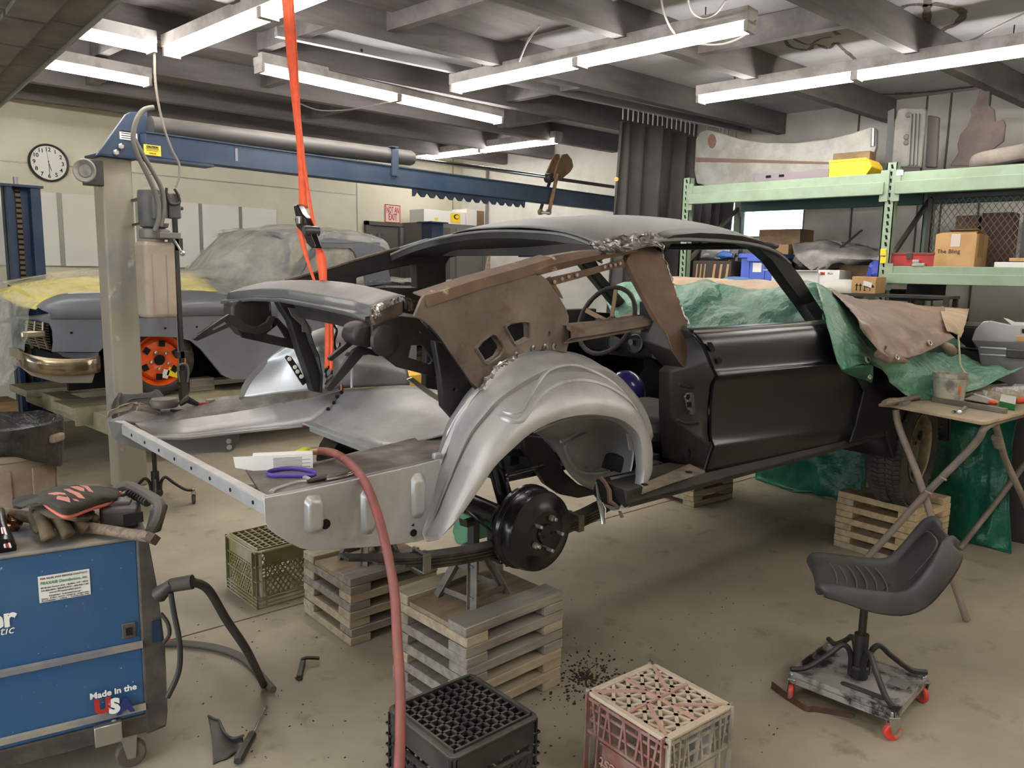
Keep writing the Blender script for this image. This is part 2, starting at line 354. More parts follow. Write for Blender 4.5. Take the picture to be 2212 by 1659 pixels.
# loose grit and spilled dirt beside the cribbing
b = MB()
for i in range(420):
    a = random.random()*2*PI; r = abs(random.gauss(0, .11)); p = gz(1265, 1465)+V((r*math.cos(a)*1.2, r*math.sin(a), 0)); s = random.uniform(.002, .007)
    b.box(p+V((0, 0, s*.3)), (s*1.6, s, s*.7), RZ(a))
for i in range(260):
    p = gz(random.uniform(420, 1700), random.uniform(1280, 1650)); s = random.uniform(.0015, .004); b.box(p+V((0, 0, s*.3)), (s*2, s, s*.6), RZ(random.random()*6))
grit = obj('floor_dirt', b, M('dark_dirt', (56, 44, 34), .9), kind='stuff'); tag(grit, 'dark crumbs of dirt scattered on the concrete floor', 'dirt')
# walls
struct('wall_back', MB().ab((XL, YB, 0), (XR, YB+.12, HC+.3)), drywall)
wz = (2.0, 2.42); wy = (3.42, 4.62)
struct('wall_right', MB().plate([(XR, YF, 0), (XR, YB, 0), (XR, YB, HC+.3), (XR, YF, HC+.3)], (.12, 0, 0), [[(XR, wy[0], wz[0]), (XR, wy[0], wz[1]), (XR, wy[1], wz[1]), (XR, wy[1], wz[0])]]), drywall_dirty)
struct('wall_left', MB().plate([(XL, YF, 0), (XL, .5, 0), (XL, .5, 2.6), (XL, 5.5, 2.6), (XL, 5.5, 0), (XL, YB, 0), (XL, YB, HC+.3), (XL, YF, HC+.3)], (-.12, 0, 0)), drywall)
struct('ground', MB().ab((XL-14, -12, -.14), (XL, 18, -.02)), M('added_driveway', (150, 148, 142), .9))  # unseen ground, added to stop sky light from below the doorway
struct('wall_front', MB().ab((XL, YF-.12, 0), (XR, YF, HC+.3)), drywall)
win = bpy.data.objects.new('window_1', None); COL.objects.link(win); win['kind'] = 'structure'
fm = M('window_frame_paint', (120, 120, 116), .6)
bb = MB()
for a in (wy[0], 4.15, wy[1]): bb.ab((XR+.02, a-.025, wz[0]), (XR+.09, a+.025, wz[1]))
for a in wz: bb.ab((XR+.02, wy[0], a-.02), (XR+.09, wy[1], a+.02))
obj('window_frame', bb, fm, win); obj('window_pane', MB().ab((XR+.05, wy[0], wz[0]), (XR+.056, 4.13, wz[1])), glass_w, win); obj('window_pane', MB().ab((XR+.05, 4.17, wz[0]), (XR+.056, wy[1], wz[1])), glass_w, win)
# ceiling with joists
ceil = struct('ceiling', MB().ab((XL, YF, HC), (XR, YB, HC+.12)), ceil_m)
ja = math.radians(-6.)
def jp(y4, x): return y4 + math.tan(ja)*(x-4)
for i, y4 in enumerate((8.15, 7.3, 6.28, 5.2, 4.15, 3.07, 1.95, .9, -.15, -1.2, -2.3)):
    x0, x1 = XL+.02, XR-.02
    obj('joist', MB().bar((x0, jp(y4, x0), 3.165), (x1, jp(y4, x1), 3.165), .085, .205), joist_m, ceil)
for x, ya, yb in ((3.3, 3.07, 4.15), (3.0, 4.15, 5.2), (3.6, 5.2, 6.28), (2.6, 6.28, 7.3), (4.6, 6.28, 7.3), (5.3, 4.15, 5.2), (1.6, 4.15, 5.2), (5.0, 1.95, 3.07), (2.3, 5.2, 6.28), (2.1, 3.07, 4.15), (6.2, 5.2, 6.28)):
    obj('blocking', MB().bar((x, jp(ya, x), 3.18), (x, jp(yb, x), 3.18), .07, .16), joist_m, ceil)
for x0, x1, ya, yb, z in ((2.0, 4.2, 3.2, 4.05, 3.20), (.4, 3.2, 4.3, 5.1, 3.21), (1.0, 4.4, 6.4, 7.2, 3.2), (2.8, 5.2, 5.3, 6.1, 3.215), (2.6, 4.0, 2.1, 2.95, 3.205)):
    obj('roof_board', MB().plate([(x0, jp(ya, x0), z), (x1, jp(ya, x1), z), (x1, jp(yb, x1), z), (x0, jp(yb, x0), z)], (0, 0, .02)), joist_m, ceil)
def on_ceiling(pts): return [gz(a, c, HC-.002) for a, c in pts]
def ribbon(pts, wd):
    b = MB(); pts = cr(pts, 5)
    for k in range(len(pts)-1):
        wk = wd*(.6+.8*abs(noise.noise(pts[k]*9))); d = (pts[k+1]-pts[k]); n_ = V((-d.y, d.x, 0)).normalized()*wk
        b.add([pts[k]-n_, pts[k]+n_, pts[k+1]+n_, pts[k+1]-n_], [(0, 1, 2, 3)])
    return b
for pts, wd in (([(1668, 92), (1690, 75), (1705, 100), (1745, 108), (1760, 95), (1790, 105), (1805, 92), (1820, 105), (1838, 120), (1852, 133)], .02), ([(1700, 72), (1722, 88), (1748, 96), (1772, 84), (1795, 80)], .014), ([(1740, 68), (1760, 50), (1790, 60), (1812, 75)], .018),
                ([(1880, 38), (1905, 28), (1930, 30), (1950, 15), (1985, 10), (2010, 15)], .026), ([(2004, 0), (2002, 30), (2003, 55), (1995, 80), (2018, 102)], .03), ([(2012, 8), (2040, 12), (2072, 20), (2080, 32), (2068, 50), (2042, 62), (2020, 75)], .034),
                ([(1800, 226), (1850, 212), (1872, 200), (1900, 204), (1990, 200), (2060, 192), (2110, 186), (2150, 172), (2190, 160), (2212, 165)], .05)):
    obj('water_stain', ribbon(on_ceiling(pts), wd), stain_m, ceil)
# seams, battens and panels on the walls
for pa in ([(0, 346.5), (168, 361)], [(285, 373), (768, 421)]):
    a, c = gy(*pa[0], YB-.003), gy(*pa[1], YB-.003); struct('trim_1', MB().bar(a, c, .006, .012), seam_m)
for px in (771, 978):
    p = gy(px, 430, YB); struct('trim_2', MB().ab((p.x-.006, YB-.006, 1.2), (p.x+.006, YB, HC)), seam_m)
for px in (1853, 1996, 2047, 2130):
    p = gx(px, 300, XR); struct('trim_3', MB().ab((XR-.01, p.y-.008, .3), (XR, p.y+.008, HC)), M('dark_seam', (96, 90, 84), .8))
bw = bpy.data.objects['wall_back']; zt = gy(300, 430, YB).z; zb = gy(100, 574, YB).z
edges = [gy(px, 500, YB-.02).x for px in (-60, 20, 133, 215, 300, 435, 521, 601)]
for k in range(len(edges)-1): obj('white_panel', MB().ab((edges[k]+.015, YB-.035, zb), (edges[k+1]-.03, YB-.005, zt)), whitepanel, bw, bevel=.004)
for k in range(1, len(edges)-1): obj('joint_strip', MB().ab((edges[k]-.035, YB-.022, zb), (edges[k]+.02, YB-.004, zt)), seam_m, bw)
# door and grey lockers at the back corner
dgm = M('grey_door_paint', (110, 108, 102), .6); dgd = M('grey_door_recess', (88, 86, 82), .7)
dx0, dx1 = gy(786, 476, YB).x, gy(918, 480, YB).x; dz = gy(786, 477, YB).z
dr = bpy.data.objects.new('door_1', None); COL.objects.link(dr); dr['kind'] = 'structure'
obj('door_frame', MB().ab((dx0, YB-.05, 0), (dx0+.05, YB, dz)).ab((dx1-.05, YB-.05, 0), (dx1, YB, dz)).ab((dx0, YB-.05, dz-.05), (dx1, YB, dz)), dgd, dr)
xm = gy(857, 500, YB).x
obj('door_leaf', MB().ab((dx0+.05, YB-.03, 0), (xm, YB, dz-.05)), dgd, dr); obj('door_leaf', MB().ab((xm+.01, YB-.07, 0), (dx1-.05, YB-.03, dz-.06)), dgm, dr)
obj('push_bar', MB().tube([(dx0+.1, YB-.09, dz-.42), (xm-.05, YB-.09, dz-.42)], .018), zinc, dr)
for q in (796, 813): p = gy(q, 515, YB); obj('door_closer', MB().ab((p.x-.02, YB-.07, dz-.3), (p.x+.02, YB-.03, dz-.16)), zinc, dr)
s = gy(848, 462, YB-.01); sg = thing('exit_sign', 'white sign with red lettering NOT AN EXIT above the grey door', 'sign', s)
hw = (gy(865, 462, YB).x-gy(832, 462, YB).x)/2; hh = hw*.92
obj('sign_plate', MB().rbox((0, 0, 0), (2*hw, 2*hh, .006), .012, Matrix.Rotation(PI/2, 3, 'X')), M('sign_white', (224, 204, 194), .5), sg)
fr = [(-hw+.012, -hh+.012), (hw-.012, -hh+.012), (hw-.012, hh-.012), (-hw+.012, hh-.012)]
obj('border', MB().plate([(a, -.0036, c) for a, c in [(-hw, -hh), (hw, -hh), (hw, hh), (-hw, hh)]], (0, -.001, 0), [[(a, -.0036, c) for a, c in fr]]), ink_r, sg)
text('NOT AN', .11*hw/.12, (0, -.0035, hh*.38), (1, 0, 0), (0, 0, 1), ink_r, sg, bold=.002, fit=hw*1.6); text('EXIT', .11*hw/.12, (0, -.0035, -hh*.38), (1, 0, 0), (0, 0, 1), ink_r, sg, bold=.002, fit=hw*1.1)

# ------------------------------------------------ fluorescent fixtures (the room's lamps, and unseen ones added for brightness)
tube_m = emit('lit_tube', (255, 250, 244), TUBE); fix_m = M('fixture_enamel', (196, 192, 190), .5, c2=(160, 154, 148), sc=5)
def fixture(cx_, cy_, z, along, label, ln=2.46, first=[]):
    rz = 0 if along == 'x' else PI/2
    if first and ln == 2.46: return dup(first[0], (cx_, cy_, z), rz, label)
    t = thing('fluorescent_fixture', label, 'light fixture', (cx_, cy_, z), rz, None)
    h = MB(); pr = [(-.062, .012), (-.062, .085), (.062, .085), (.062, .012), (.03, -.004), (-.03, -.004)]
    h.plate([(-ln/2, a, c) for a, c in pr], (ln, 0, 0)); obj('housing', h, fix_m, t)
    for s in (-1, 1):
        for u in (-1, 1):
            x0, x1 = (u*.03, u*(ln/2-.03)); y = s*.033
            obj('tube', MB().tube([(x0, y, -.026), (x1, y, -.026)], .015, 8), tube_m, t)
    for x in (-ln/2+.012, -.012, .012, ln/2-.012):
        obj('lamp_holder', MB().ab((x-.012, -.055, -.046), (x+.012, .055, .012)), fix_m, t)
    for x in (-ln/2+.3, ln/2-.3): obj('hanger', MB().tube([(x, 0, .085), (x, 0, HC-z-.12)], .004, 5), steel_d, t)
    if ln == 2.46: first.append(t)
    return t
fixture(4.29, 3.42, 3.0, 'y', 'long two-tube strip light at the top centre, running toward the camera above the car roof')
fixture(5.78, 2.14, 3.0, 'y', 'strip light at the upper right, hanging in front of the green storage rack')
fixture(7.0, 7.08, 3.08, 'y', 'farthest strip light, hung near the back corner by the lift beam')
fixture(4.2, 5.27, 3.0, 'x', 'strip light crossing behind the orange strap, parallel to the blue lift beam')
fixture(1.43, 6.36, 3.0, 'x', 'warm lit strip light at upper left past the raised door, lower of two')
fixture(1.05, 5.36, 3.0, 'x', 'thin strip light at upper left behind the raised door, upper of two')
fixture(2.38, 4.10, 2.99, 'y', 'nearest strip light with two bare tubes, cut by the top edge beside the orange strap')
for k, (x, y, a) in enumerate(((.6, 2.2, 'y'), (2.3, -.6, 'y'), (-1.2, 3.2, 'y'), (4.9, -1.9, 'x'), (-.9, -.9, 'y'), (6.6, -.9, 'y'))):  # unseen strip lights, added only to brighten the room
    fixture(x, y, 3.0, a, 'unseen strip light added for brightness behind the camera, ' + ('nearest of them on the left', 'straight behind the photographer', 'out by the left wall', 'at the far right, crosswise', 'in the rear left corner', 'in the rear right part')[k])

# raised sectional door under the ceiling at the left
rd = thing('raised_garage_door', 'dark ribbed overhead door rolled up flat under the ceiling at upper left', 'garage door', (1.0, 5.0, 2.70))
dm = M('door_back_brown', (124, 117, 110), .8, c2=(102, 97, 92), sc=3)
e0, e1 = gz(0, 225, 2.70), gz(250, 0, 2.70)
def ed(y): return e0.x + (e1.x-e0.x)*(y-e0.y)/(e1.y-e0.y)
y = 2.55
while y < 6.9:
    y2 = y+.53
    obj('door_section', MB().plate([(ed(y)-3.2, y+.004, 2.70), (ed(y), y+.004, 2.70), (ed(y2), y2-.004, 2.70), (ed(y2)-3.2, y2-.004, 2.70)], (0, 0, .045)), dm, rd, world=True)
    b = MB()
    for q in (.25, .75, 1.35, 1.9): b.bar((ed(y)-q, y+.02, 2.69), (ed(y2)-q, y2-.02, 2.69), .16, .03)
    obj('stiffener', b, dm, rd, world=True); y = y2
obj('edge_trim', MB().bar((ed(2.55), 2.55, 2.705), (ed(6.8), 6.8, 2.705), .012, .05), M('edge_metal', (150, 148, 140), .5, .4), rd, world=True)

# steel curtain rail, and the welding curtain
ra, rb = gz(596, 73, 3.1), gz(1552, 271, 3.1); rdv = (rb-ra).normalized(); rb = ra+rdv*((7.95-ra.x)/rdv.x)
rl = thing('curtain_rail', 'long galvanized rail carrying the grey curtain across the ceiling', 'rail', (5.3, 4.5, 3.07))
obj('channel', MB().bar(ra, rb, .05, .035).bar(ra+V((0, 0, .03)), rb+V((0, 0, .03)), .03, .03), M('galvanized', (150, 150, 150), .45, .5), rl, world=True)
obj('hole', MB().tube([ra+rdv*.62+V((-.02, -.026, 0)), ra+rdv*.62+V((-.02, -.0255, 0))], .012), ink_b, rl, world=True)
ct = thing('welding_curtain', 'dark grey pleated canvas curtain hanging from the ceiling rail', 'curtain', gz(1435, 262, 2.0))
c0 = gz(1345, 246, 3.03); tt = (c0-ra).dot(rdv); c0 = ra + rdv*tt
L_ = 1.72; rows = []
for zz in [2.97, 2.6, 2.2, 1.6, 1.0, .4, .06]:
    r = []; f = (2.97-zz)/2.97
    for k in range(181):
        u = k/180; d = u*L_*(1-.08*f); wv = (.055+.05*f)*math.sin(u*62+1.3*math.sin(u*9)+f*1.5)*(.6+.5*math.sin(u*23+2))+.03*math.sin(u*17+f)
        p = c0 + rdv*d + V((-rdv.y, rdv.x, 0))*wv - V((.06*f, 0, 0)); sag = .10*max(0, u-.45)*2 if zz > 2.7 else 0
        p.z = zz - sag*(1 if u < .93 else .3); r.append(p)
    rows.append(r)
obj('cloth', MB().grid(rows), curtain_m, ct, world=True, smooth=True, solid=.004)
for k in range(26):
    u = k/25
    if .62 < u < .86 and k % 3: continue
    p = c0 + rdv*(u*L_*.98); p.z = 2.98 - .2*max(0, u-.45)*(1 if u < .93 else .3)
    obj('hook', MB().tube([p, p+V((0, 0, .035)), V((p.x, p.y, 3.08))], .008, 5), zinc, ct, world=True)
for zz in (2.45, 1.98): q = rows[2][1]; obj('grommet', MB().lathe([(.02, 0), (.02, .004), (.009, .004), (.009, 0)], (q.x-.03, q.y-.03, zz), (-1, -.6, 0), 12), M('brass', (180, 150, 80), .4, .8), ct, world=True)
# ================================================ THE CAR
car = thing('fastback_car', 'stripped black and grey fastback car body with bare silver wheelhouse, on stands', 'car', KO, CH)
def tr(pts, y, zx=0, zy=0, k=1.): return [ck(zx+p[0]/k, zy+p[1]/k, p[2] if len(p) > 2 else y) for p in pts]
Z6 = dict(zx=400, zy=450, k=3.687); Z7 = dict(zx=800, zy=420, k=3.16); Z3 = dict(zx=800, zy=850, k=3.16); Z4 = dict(zx=1350, zy=700, k=2.564); Z9 = dict(zx=1300, zy=560, k=5.53); Z2 = dict(zx=200, zy=780, k=3.16); Z8 = dict(zx=1400, zy=400, k=2.7241)
# roof ---------------------------------------------------------------------------------
xs = [.30, .5, .75, 1.0, 1.25, 1.45, 1.60]
zc = [1.775, 1.815, 1.845, 1.855, 1.848, 1.82, 1.775]
ze = [1.688, 1.712, 1.735, 1.740, 1.735, 1.71, 1.66]
ye = [.55, .575, .59, .60, .60, .595, .585]
g = []
for j in range(7):
    r = []
    for t in (-1, -.965, -.88, -.7, -.4, 0, .4, .7, .88, .965, 1):
        a = abs(t); z = zc[j]-(zc[j]-ze[j])*(a**3.4); xo = .10*(a**2) if j == 0 else (-.03*a*a if j == 6 else 0)
        r.append(V((xs[j]+xo, t*ye[j], z)))
    g.append(r)
g = smooth_grid(g, 4, 4)
obj('roof_panel', MB().grid(g), primer, car, smooth=True, solid=.006)
# drip rails
for s in (-1, 1):
    b = MB().tube(cr([(xs[j]+(.1 if j == 0 else 0), s*(ye[j]+.008), ze[j]-.004) for j in range(7)], 4), .008, 6); obj('drip_rail', b, primer, car, smooth=True)
# rear window header: pressed black channel below the roof edge, with a dropped tab
hp = cr([(.40, -.5, 1.715), (.36, -.35, 1.755), (.325, 0, 1.772), (.34, .35, 1.755), (.28, .5, 1.72), (.2, .575, 1.675)], 8)
ho = [p+V((-.03, 0, -.012)) for p in hp]; hi = [p+V((.02, 0, (-.085-.02*abs(p.y)/.5)*(1 if p.y < .42 else max(.3, 1-(p.y-.42)*4.5)))) for p in hp]
obj('window_header', MB().grid([[p+V((.01, 0, .004)) for p in hp], ho, [p+V((0, 0, -.03)) for p in ho], hi]), black_d, car, smooth=True, solid=.005, angle=30)
obj('header_lip', MB().tube([p+V((0, 0, -.002)) for p in ho], .006, 6), primer, car, smooth=True)
obj('header_tab', MB().plate([(.36, -.08, 1.69), (.36, -.33, 1.69), (.36, -.31, 1.655), (.36, -.10, 1.655)], (.015, 0, 0)), black_d, car, bevel=.003)
obj('headliner_bow', MB().plate([(.34, -.56, 1.66), (.34, .56, 1.66), (.34, .54, 1.69), (.34, 0, 1.76), (.34, -.54, 1.69)], (.03, 0, 0), ), black_d, car)
# the far side: black quarter structure with its window hole, far pillar
out = tr([(2130, 350), (1700, 330), (1400, 410), (1130, 490), (800, 575), (930, 640), (1300, 690), (1500, 720), (1850, 700), (1850, 770), (2080, 640), (2085, 470), (2140, 370), (2160, 350)], .62, **Z6)
out = tr([(861, 537), (930, 515), (985, 512), (1000, 530), (978, 548), (964, 572), (965, 660), (900, 680), (780, 660), (660, 640), (617, 607), (706, 582), (780, 559)], .60)
hole = tr([(771, 600), (834, 584), (899, 570), (900, 622), (771, 620)], .60)
obj('far_quarter_structure', MB().plate(out, (0, .05, 0), [hole]), black_d, car, bevel=.006)
obj('far_rail_edge', MB().tube(tr([(617, 606), (706, 581), (780, 558), (862, 536)], .60), .007, 6), rust, car)
b = MB().plate([(1.36, .585, 1.70), (1.44, .585, 1.70), (2.0, .70, 1.38), (1.88, .70, 1.38)], (0, .06, .0)); obj('far_windshield_pillar', b, black_d, car, bevel=.01)
obj('far_roof_rail', MB().bar((.45, .58, 1.722), (1.42, .59, 1.722), .04, .022), black_d, car, bevel=.01)
obj('windshield_header', MB().bar((1.52, -.56, 1.735), (1.52, .56, 1.735), .09, .03), black_d, car, bevel=.015)
# near A pillar and the roof rail over the door
rail_o = [(1435, 524), (1443, 514), (1456, 508), (1510, 503), (1560, 505), (1605, 510), (1648, 522), (1690, 548), (1730, 598), (1762, 650), (1787, 686, -.66), (1789, 697, -.68)]
rail_i = [(1437, 545), (1450, 527), (1470, 521), (1515, 517), (1560, 518), (1602, 522), (1636, 534), (1668, 562), (1704, 612), (1738, 658), (1762, 692, -.66), (1764, 699, -.68)]
a = tr(rail_o, -.60); c = tr(rail_i, -.59); a2 = [p+V((0, .055, -.005)) for p in c]
obj('door_frame_rail', MB().grid([[p+V((0, .05, .02)) for p in a], a, c, a2]), black_d, car, smooth=True, solid=.004)
# brown sheet metal: inner quarter with its two windows -----------------------------------
q_out = tr([(911, 645), (918, 637), (1000, 620), (1090, 600), (1158, 586), (1181, 603), (1192, 618), (1208, 641), (1222, 665), (1229, 682), (1229, 740), (1224, 763), (1205, 758), (1173, 756), (1148, 760), (1116, 766), (1085, 781), (1068, 797), (1053, 813), (1036, 839), (1021, 826), (1000, 795), (977, 762), (955, 730), (933, 705), (915, 692), (895, 684), (905, 660)], -.60)
h1 = tr([(725, 1050), (760, 1005), (830, 955), (850, 962), (900, 1030), (905, 1052), (875, 1105), (800, 1152), (785, 1145)], -.60, **Z7)
h2 = tr([(922, 905), (950, 885), (1040, 868), (1075, 872), (1085, 895), (1088, 975), (1060, 992), (995, 1022), (978, 1008)], -.60, **Z7)
h3 = [q for q in ngon(ck(1187, 721.6, -.60), .008, 8, X, Z, 0, .7, 1.3)]
qo = obj('inner_quarter_panel', MB().plate(q_out, (0, .012, 0), [h1, h2, h3]), rust, car, bevel=.002)
for h in (h1, h2):
    c = sum(h, V())/len(h); big = [c+(p-c)*1.16 for p in h]; up = V((0, -.008, 0))
    n = len(h); mb = MB().grid([big+[big[0]], [p+up for p in [c+(q-c)*1.1 for q in h]]+[c+(h[0]-c)*1.1+up], [p+up for p in h]+[h[0]+up], [p+V((0, .03, 0)) for p in h]+[h[0]+V((0, .03, 0))]])
    obj('window_rim', mb, rust, qo, smooth=True, angle=60)
# flange folded along its top edge
fl = tr([(365, 700), (700, 590), (1060, 490), (1240, 435)], -.60, **Z7)
obj('top_flange', MB().grid([[p+V((0, .06, .012)) for p in fl], fl, [p+V((.01, -.006, -.03)) for p in fl]]), rust2, car, solid=.004)
# upper rail toward the roof
up1 = tr([(1055, 490), (1180, 430), (1300, 410), (1450, 385), (1540, 378), (1700, 365), (1795, 362)], -.575, **Z7)
up2 = tr([(1140, 555), (1235, 530), (1350, 500), (1500, 462), (1600, 440), (1710, 420), (1800, 402)], -.60, **Z7)
um = [(p+q)/2+V((0, -.022, 0)) for p, q in zip(up1, up2)]
obj('upper_quarter_rail', MB().grid([[p+V((0, .05, 0)) for p in up1], up1, um, up2, [p+V((0, .05, 0)) for p in up2]]), rust2, car, solid=.004, smooth=True, angle=25)
f1 = tr([(1205, 575), (1260, 560), (1400, 530), (1600, 478), (1725, 440)], -.585, **Z7); f2 = tr([(1230, 640), (1270, 615), (1400, 580), (1600, 522), (1740, 492)], -.585, **Z7)
fo = obj('quarter_window_flange', MB().grid([f1, f2]), rust2, car, solid=.006)
for px, py in ((1258, 598), (1310, 578), (1355, 562), (1410, 550), (1600, 495), (1640, 488), (1672, 482), (1705, 472)): obj('spot_weld', MB().lathe([(.0075, 0), (.006, .003), (.003, .004)], ck(800+px/3.16, 420+py/3.16, -.592), (0, -1, 0), 8), M('ground_spot', (160, 140, 122), .5, .3), fo, smooth=True)
fs1 = tr([(1200, 575), (1225, 600), (1260, 650), (1290, 700)], -.585, **Z7); fs2 = tr([(1230, 560), (1262, 610), (1290, 655), (1318, 712)], -.585, **Z7)
obj('quarter_window_flange', MB().grid([fs1, fs2]), rust2, car, solid=.006)
# B pillar sail in brown
bp = tr([(1366, 537, -.575), (1407, 528, -.575), (1430, 546, -.585), (1446, 590, -.61), (1466, 650, -.65), (1485, 699, -.70), (1488, 755, -.725), (1489, 797, -.74), (1484, 802, -.74), (1470, 785, -.74), (1452, 757, -.73), (1440, 722, -.70), (1415, 683, -.67), (1398, 650, -.645), (1375, 607, -.615), (1354, 566, -.585)], -.6)
obj('pillar_skin', MB().plate(bp, (0, .03, 0)), rust2, car, bevel=.004)
bl = tr([(1398, 650, -.62), (1415, 683, -.66), (1440, 722, -.70), (1452, 757, -.73), (1470, 785, -.74), (1484, 802, -.74), (1474, 806, -.70), (1448, 792, -.68), (1424, 766, -.67), (1404, 740, -.655), (1400, 716, -.64), (1410, 704, -.63), (1398, 680, -.615)], -.6)
obj('pillar_lower', MB().plate(bl, (0, .04, 0)), black_d, car, bevel=.005)
fl = tr([(1430, 546, -.585), (1446, 590, -.61), (1466, 650, -.65), (1486, 700, -.70)], -.6)
rg = random.Random(3)
obj('torn_edge', MB().tube([p+V((rg.uniform(-.006, .006), 0, rg.uniform(-.004, .004))) for p in cr(fl, 9)], [rg.uniform(.002, .006) for _ in range(28)], 6), bare, car)
# torn, folded roof skin at the pillar top
tn = smooth_grid([tr([(1270, 530), (1300, 521), (1350, 512), (1400, 505), (1432, 518)], -.56), tr([(1286, 540), (1310, 536), (1355, 530), (1405, 522), (1436, 535)], -.60), tr([(1298, 552), (1322, 548), (1362, 541), (1410, 532), (1432, 548)], -.605)], 9, 6)
obj('torn_roof_edge', MB().grid(crumple(tn, .016, 38, 2)), M('torn_dirty_steel', (150, 146, 140), .32, .7, c2=(96, 90, 84), sc=16), car, solid=.003)
# belt cross rail
c1 = tr([(1225, 702), (1300, 695), (1402, 681)], -.62); c2 = tr([(1226, 742), (1310, 727), (1407, 709)], -.62); cm1 = [p.lerp(q, .3)+V((0, -.02, 0)) for p, q in zip(c1, c2)]; cm2 = [p.lerp(q, .7)+V((0, -.02, 0)) for p, q in zip(c1, c2)]
obj('belt_rail', MB().grid([[p+V((0, .05, 0)) for p in c1], c1, [p.lerp(q, .2) for p, q in zip(c1, c2)], cm1, cm2, [p.lerp(q, .85) for p, q in zip(c1, c2)], c2, [p+V((0, .05, 0)) for p in c2]]), rust, car, solid=.004)
# door --------------------------------------------------------------------------------------
rowsd = [((1484, 709), (1790, 690), -.73), ((1488, 714), (1793, 695), -.77), ((1494, 718), (1797, 699), -.775), ((1497, 720), (1799, 703), -.80), ((1508, 731), (1803, 716), -.822), ((1520, 750), (1810, 732), -.835), ((1533, 782), (1822, 758), -.842), ((1541, 802), (1832, 775), -.85), ((1547, 812), (1838, 783), -.866), ((1545, 819), (1842, 790), -.852), ((1538, 831), (1850, 802), -.835), ((1533, 875), (1866, 845), -.822), ((1532, 930), (1858, 895), -.825), ((1534, 951), (1850, 914), -.833), ((1539, 964), (1845, 924), -.848), ((1537, 972), (1842, 930), -.843), ((1532, 984), (1838, 938), -.832), ((1521, 1022), (1826, 954), -.805)]
g = []
for k, (p, q, y) in enumerate(rowsd):
    r = []
    for t in (0, .015, .06, .2, .4, .6, .8, 1):
        yy = y
        if 13 <= k <= 15: yy = y*(1-t)+(-.832)*t if t < 1 else -.832
        if t == 0: yy += .015
        r.append(ck(p[0]+(q[0]-p[0])*t, p[1]+(q[1]-p[1])*t, yy))
    g.append(r)
g = smooth_grid(g, 2, 3)
door = obj('door', MB().grid(g), black_p, car, smooth=True, solid=.004, angle=50)
def on_door(px, py): return ck(px, py, -.8505)
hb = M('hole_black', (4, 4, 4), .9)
obj('lock_hole', MB().plate([ck(px/5.53+1300, py/5.53+560, -.8475) for px, py in ((1268, 990), (1312, 992), (1335, 1030), (1355, 1085), (1335, 1108), (1312, 1095), (1290, 1060))], (0, .004, 0)), hb, door)
obj('handle_hole', MB().plate([ck(px/5.53+1300, py/5.53+560, -.853) for px, py in ((1400, 1170), (1415, 1172), (1440, 1210), (1425, 1255), (1400, 1240), (1388, 1205))], (0, .004, 0)), hb, door)
obj('belt_seal_strip', MB().bar(ck(1500, 716, -.782), ck(1790, 698, -.782), .006, .008), zinc, door)
# lock pillar beside the door
lp = tr([(1478, 700, -.70), (1487, 712, -.74), (1503, 727, -.765), (1519, 748, -.79), (1533, 780, -.815), (1549, 812, -.84), (1538, 832, -.81), (1533, 876, -.795), (1532, 940, -.80), (1538, 965, -.82), (1531, 984, -.80), (1520, 1022, -.775), (1470, 1004, -.70), (1455, 995, -.69), (1447, 900, -.69), (1448, 802, -.70), (1462, 790, -.71), (1474, 740, -.70)], -.75)
obj('lock_pillar', MB().plate(lp, (.0, .06, 0)), black_d, car, bevel=.008)
st = tr([(325, 400), (340, 380), (362, 378), (375, 400), (377, 455), (385, 480), (365, 500), (345, 498), (338, 460)], -.745, **Z4)
so = obj('striker_plate', MB().plate(st, (0, -.012, 0)), zinc, car, bevel=.002)
for px, py, r in ((347, 404, .011), (350, 487, .008)): obj('bolt_hole', MB().lathe([(r, 0), (r, .003)], ck(1350+px/2.564, 700+py/2.564, -.757), (0, -1, 0), 12), hb, so)
obj('slot', MB().plate(tr([(346, 432), (368, 432), (370, 462), (348, 462)], -.758, **Z4), (0, .003, 0)), hb, so)
obj('plug_hole', MB().lathe([(.026, 0), (.026, .004), (.022, .005), (.020, -.01)], ck(1484, 982, -.775), (.2, -1, 0), 20), hb, car)
obj('pillar_swage', MB().tube(tr([(300, 335), (350, 350), (400, 352)], -.755, **Z4), .006, 6), black_d, car, smooth=True); obj('pillar_swage', MB().tube(tr([(290, 530), (330, 550), (410, 548)], -.765, **Z4), .006, 6), black_d, car, smooth=True)
# front fender with wheel arch
R_ = .365; wx, wz_ = 2.70, .665
arch = [(wx+R_*math.cos(t), -.83, wz_+R_*math.sin(t)) for t in [PI*k/14 for k in range(15)]][::-1]
fo_ = [ck(1826, 955, -.81), ck(1845, 925, -.83), ck(1866, 846, -.83), ck(1838, 784, -.85), ck(1799, 704, -.80)]
fen = [(p.x, -.835, p.z) for p in fo_] + [(2.0, -.835, 1.30), (2.2, -.835, 1.27), (3.0, -.835, 1.22), (3.62, -.80, 1.15), (3.66, -.80, 1.0), (3.55, -.80, .86), (wx+R_+.06, -.82, .80)] + [(p[0], p[1], p[2]) for p in arch[::-1]] + [(wx-R_-.10, -.82, .82)]
obj('front_fender', MB().plate(fen, (0, .02, 0)), black_p, car, bevel=.006)
obj('fender_top', MB().grid([[V((x, -.835+o, z+dz)) for o, dz in ((0, 0), (.03, .008), (.15, .012), (.3, .012))] for x, z in ((1.75, 1.34), (2.2, 1.28), (3.0, 1.22), (3.6, 1.16))]), black_p, car, smooth=True, solid=.004)
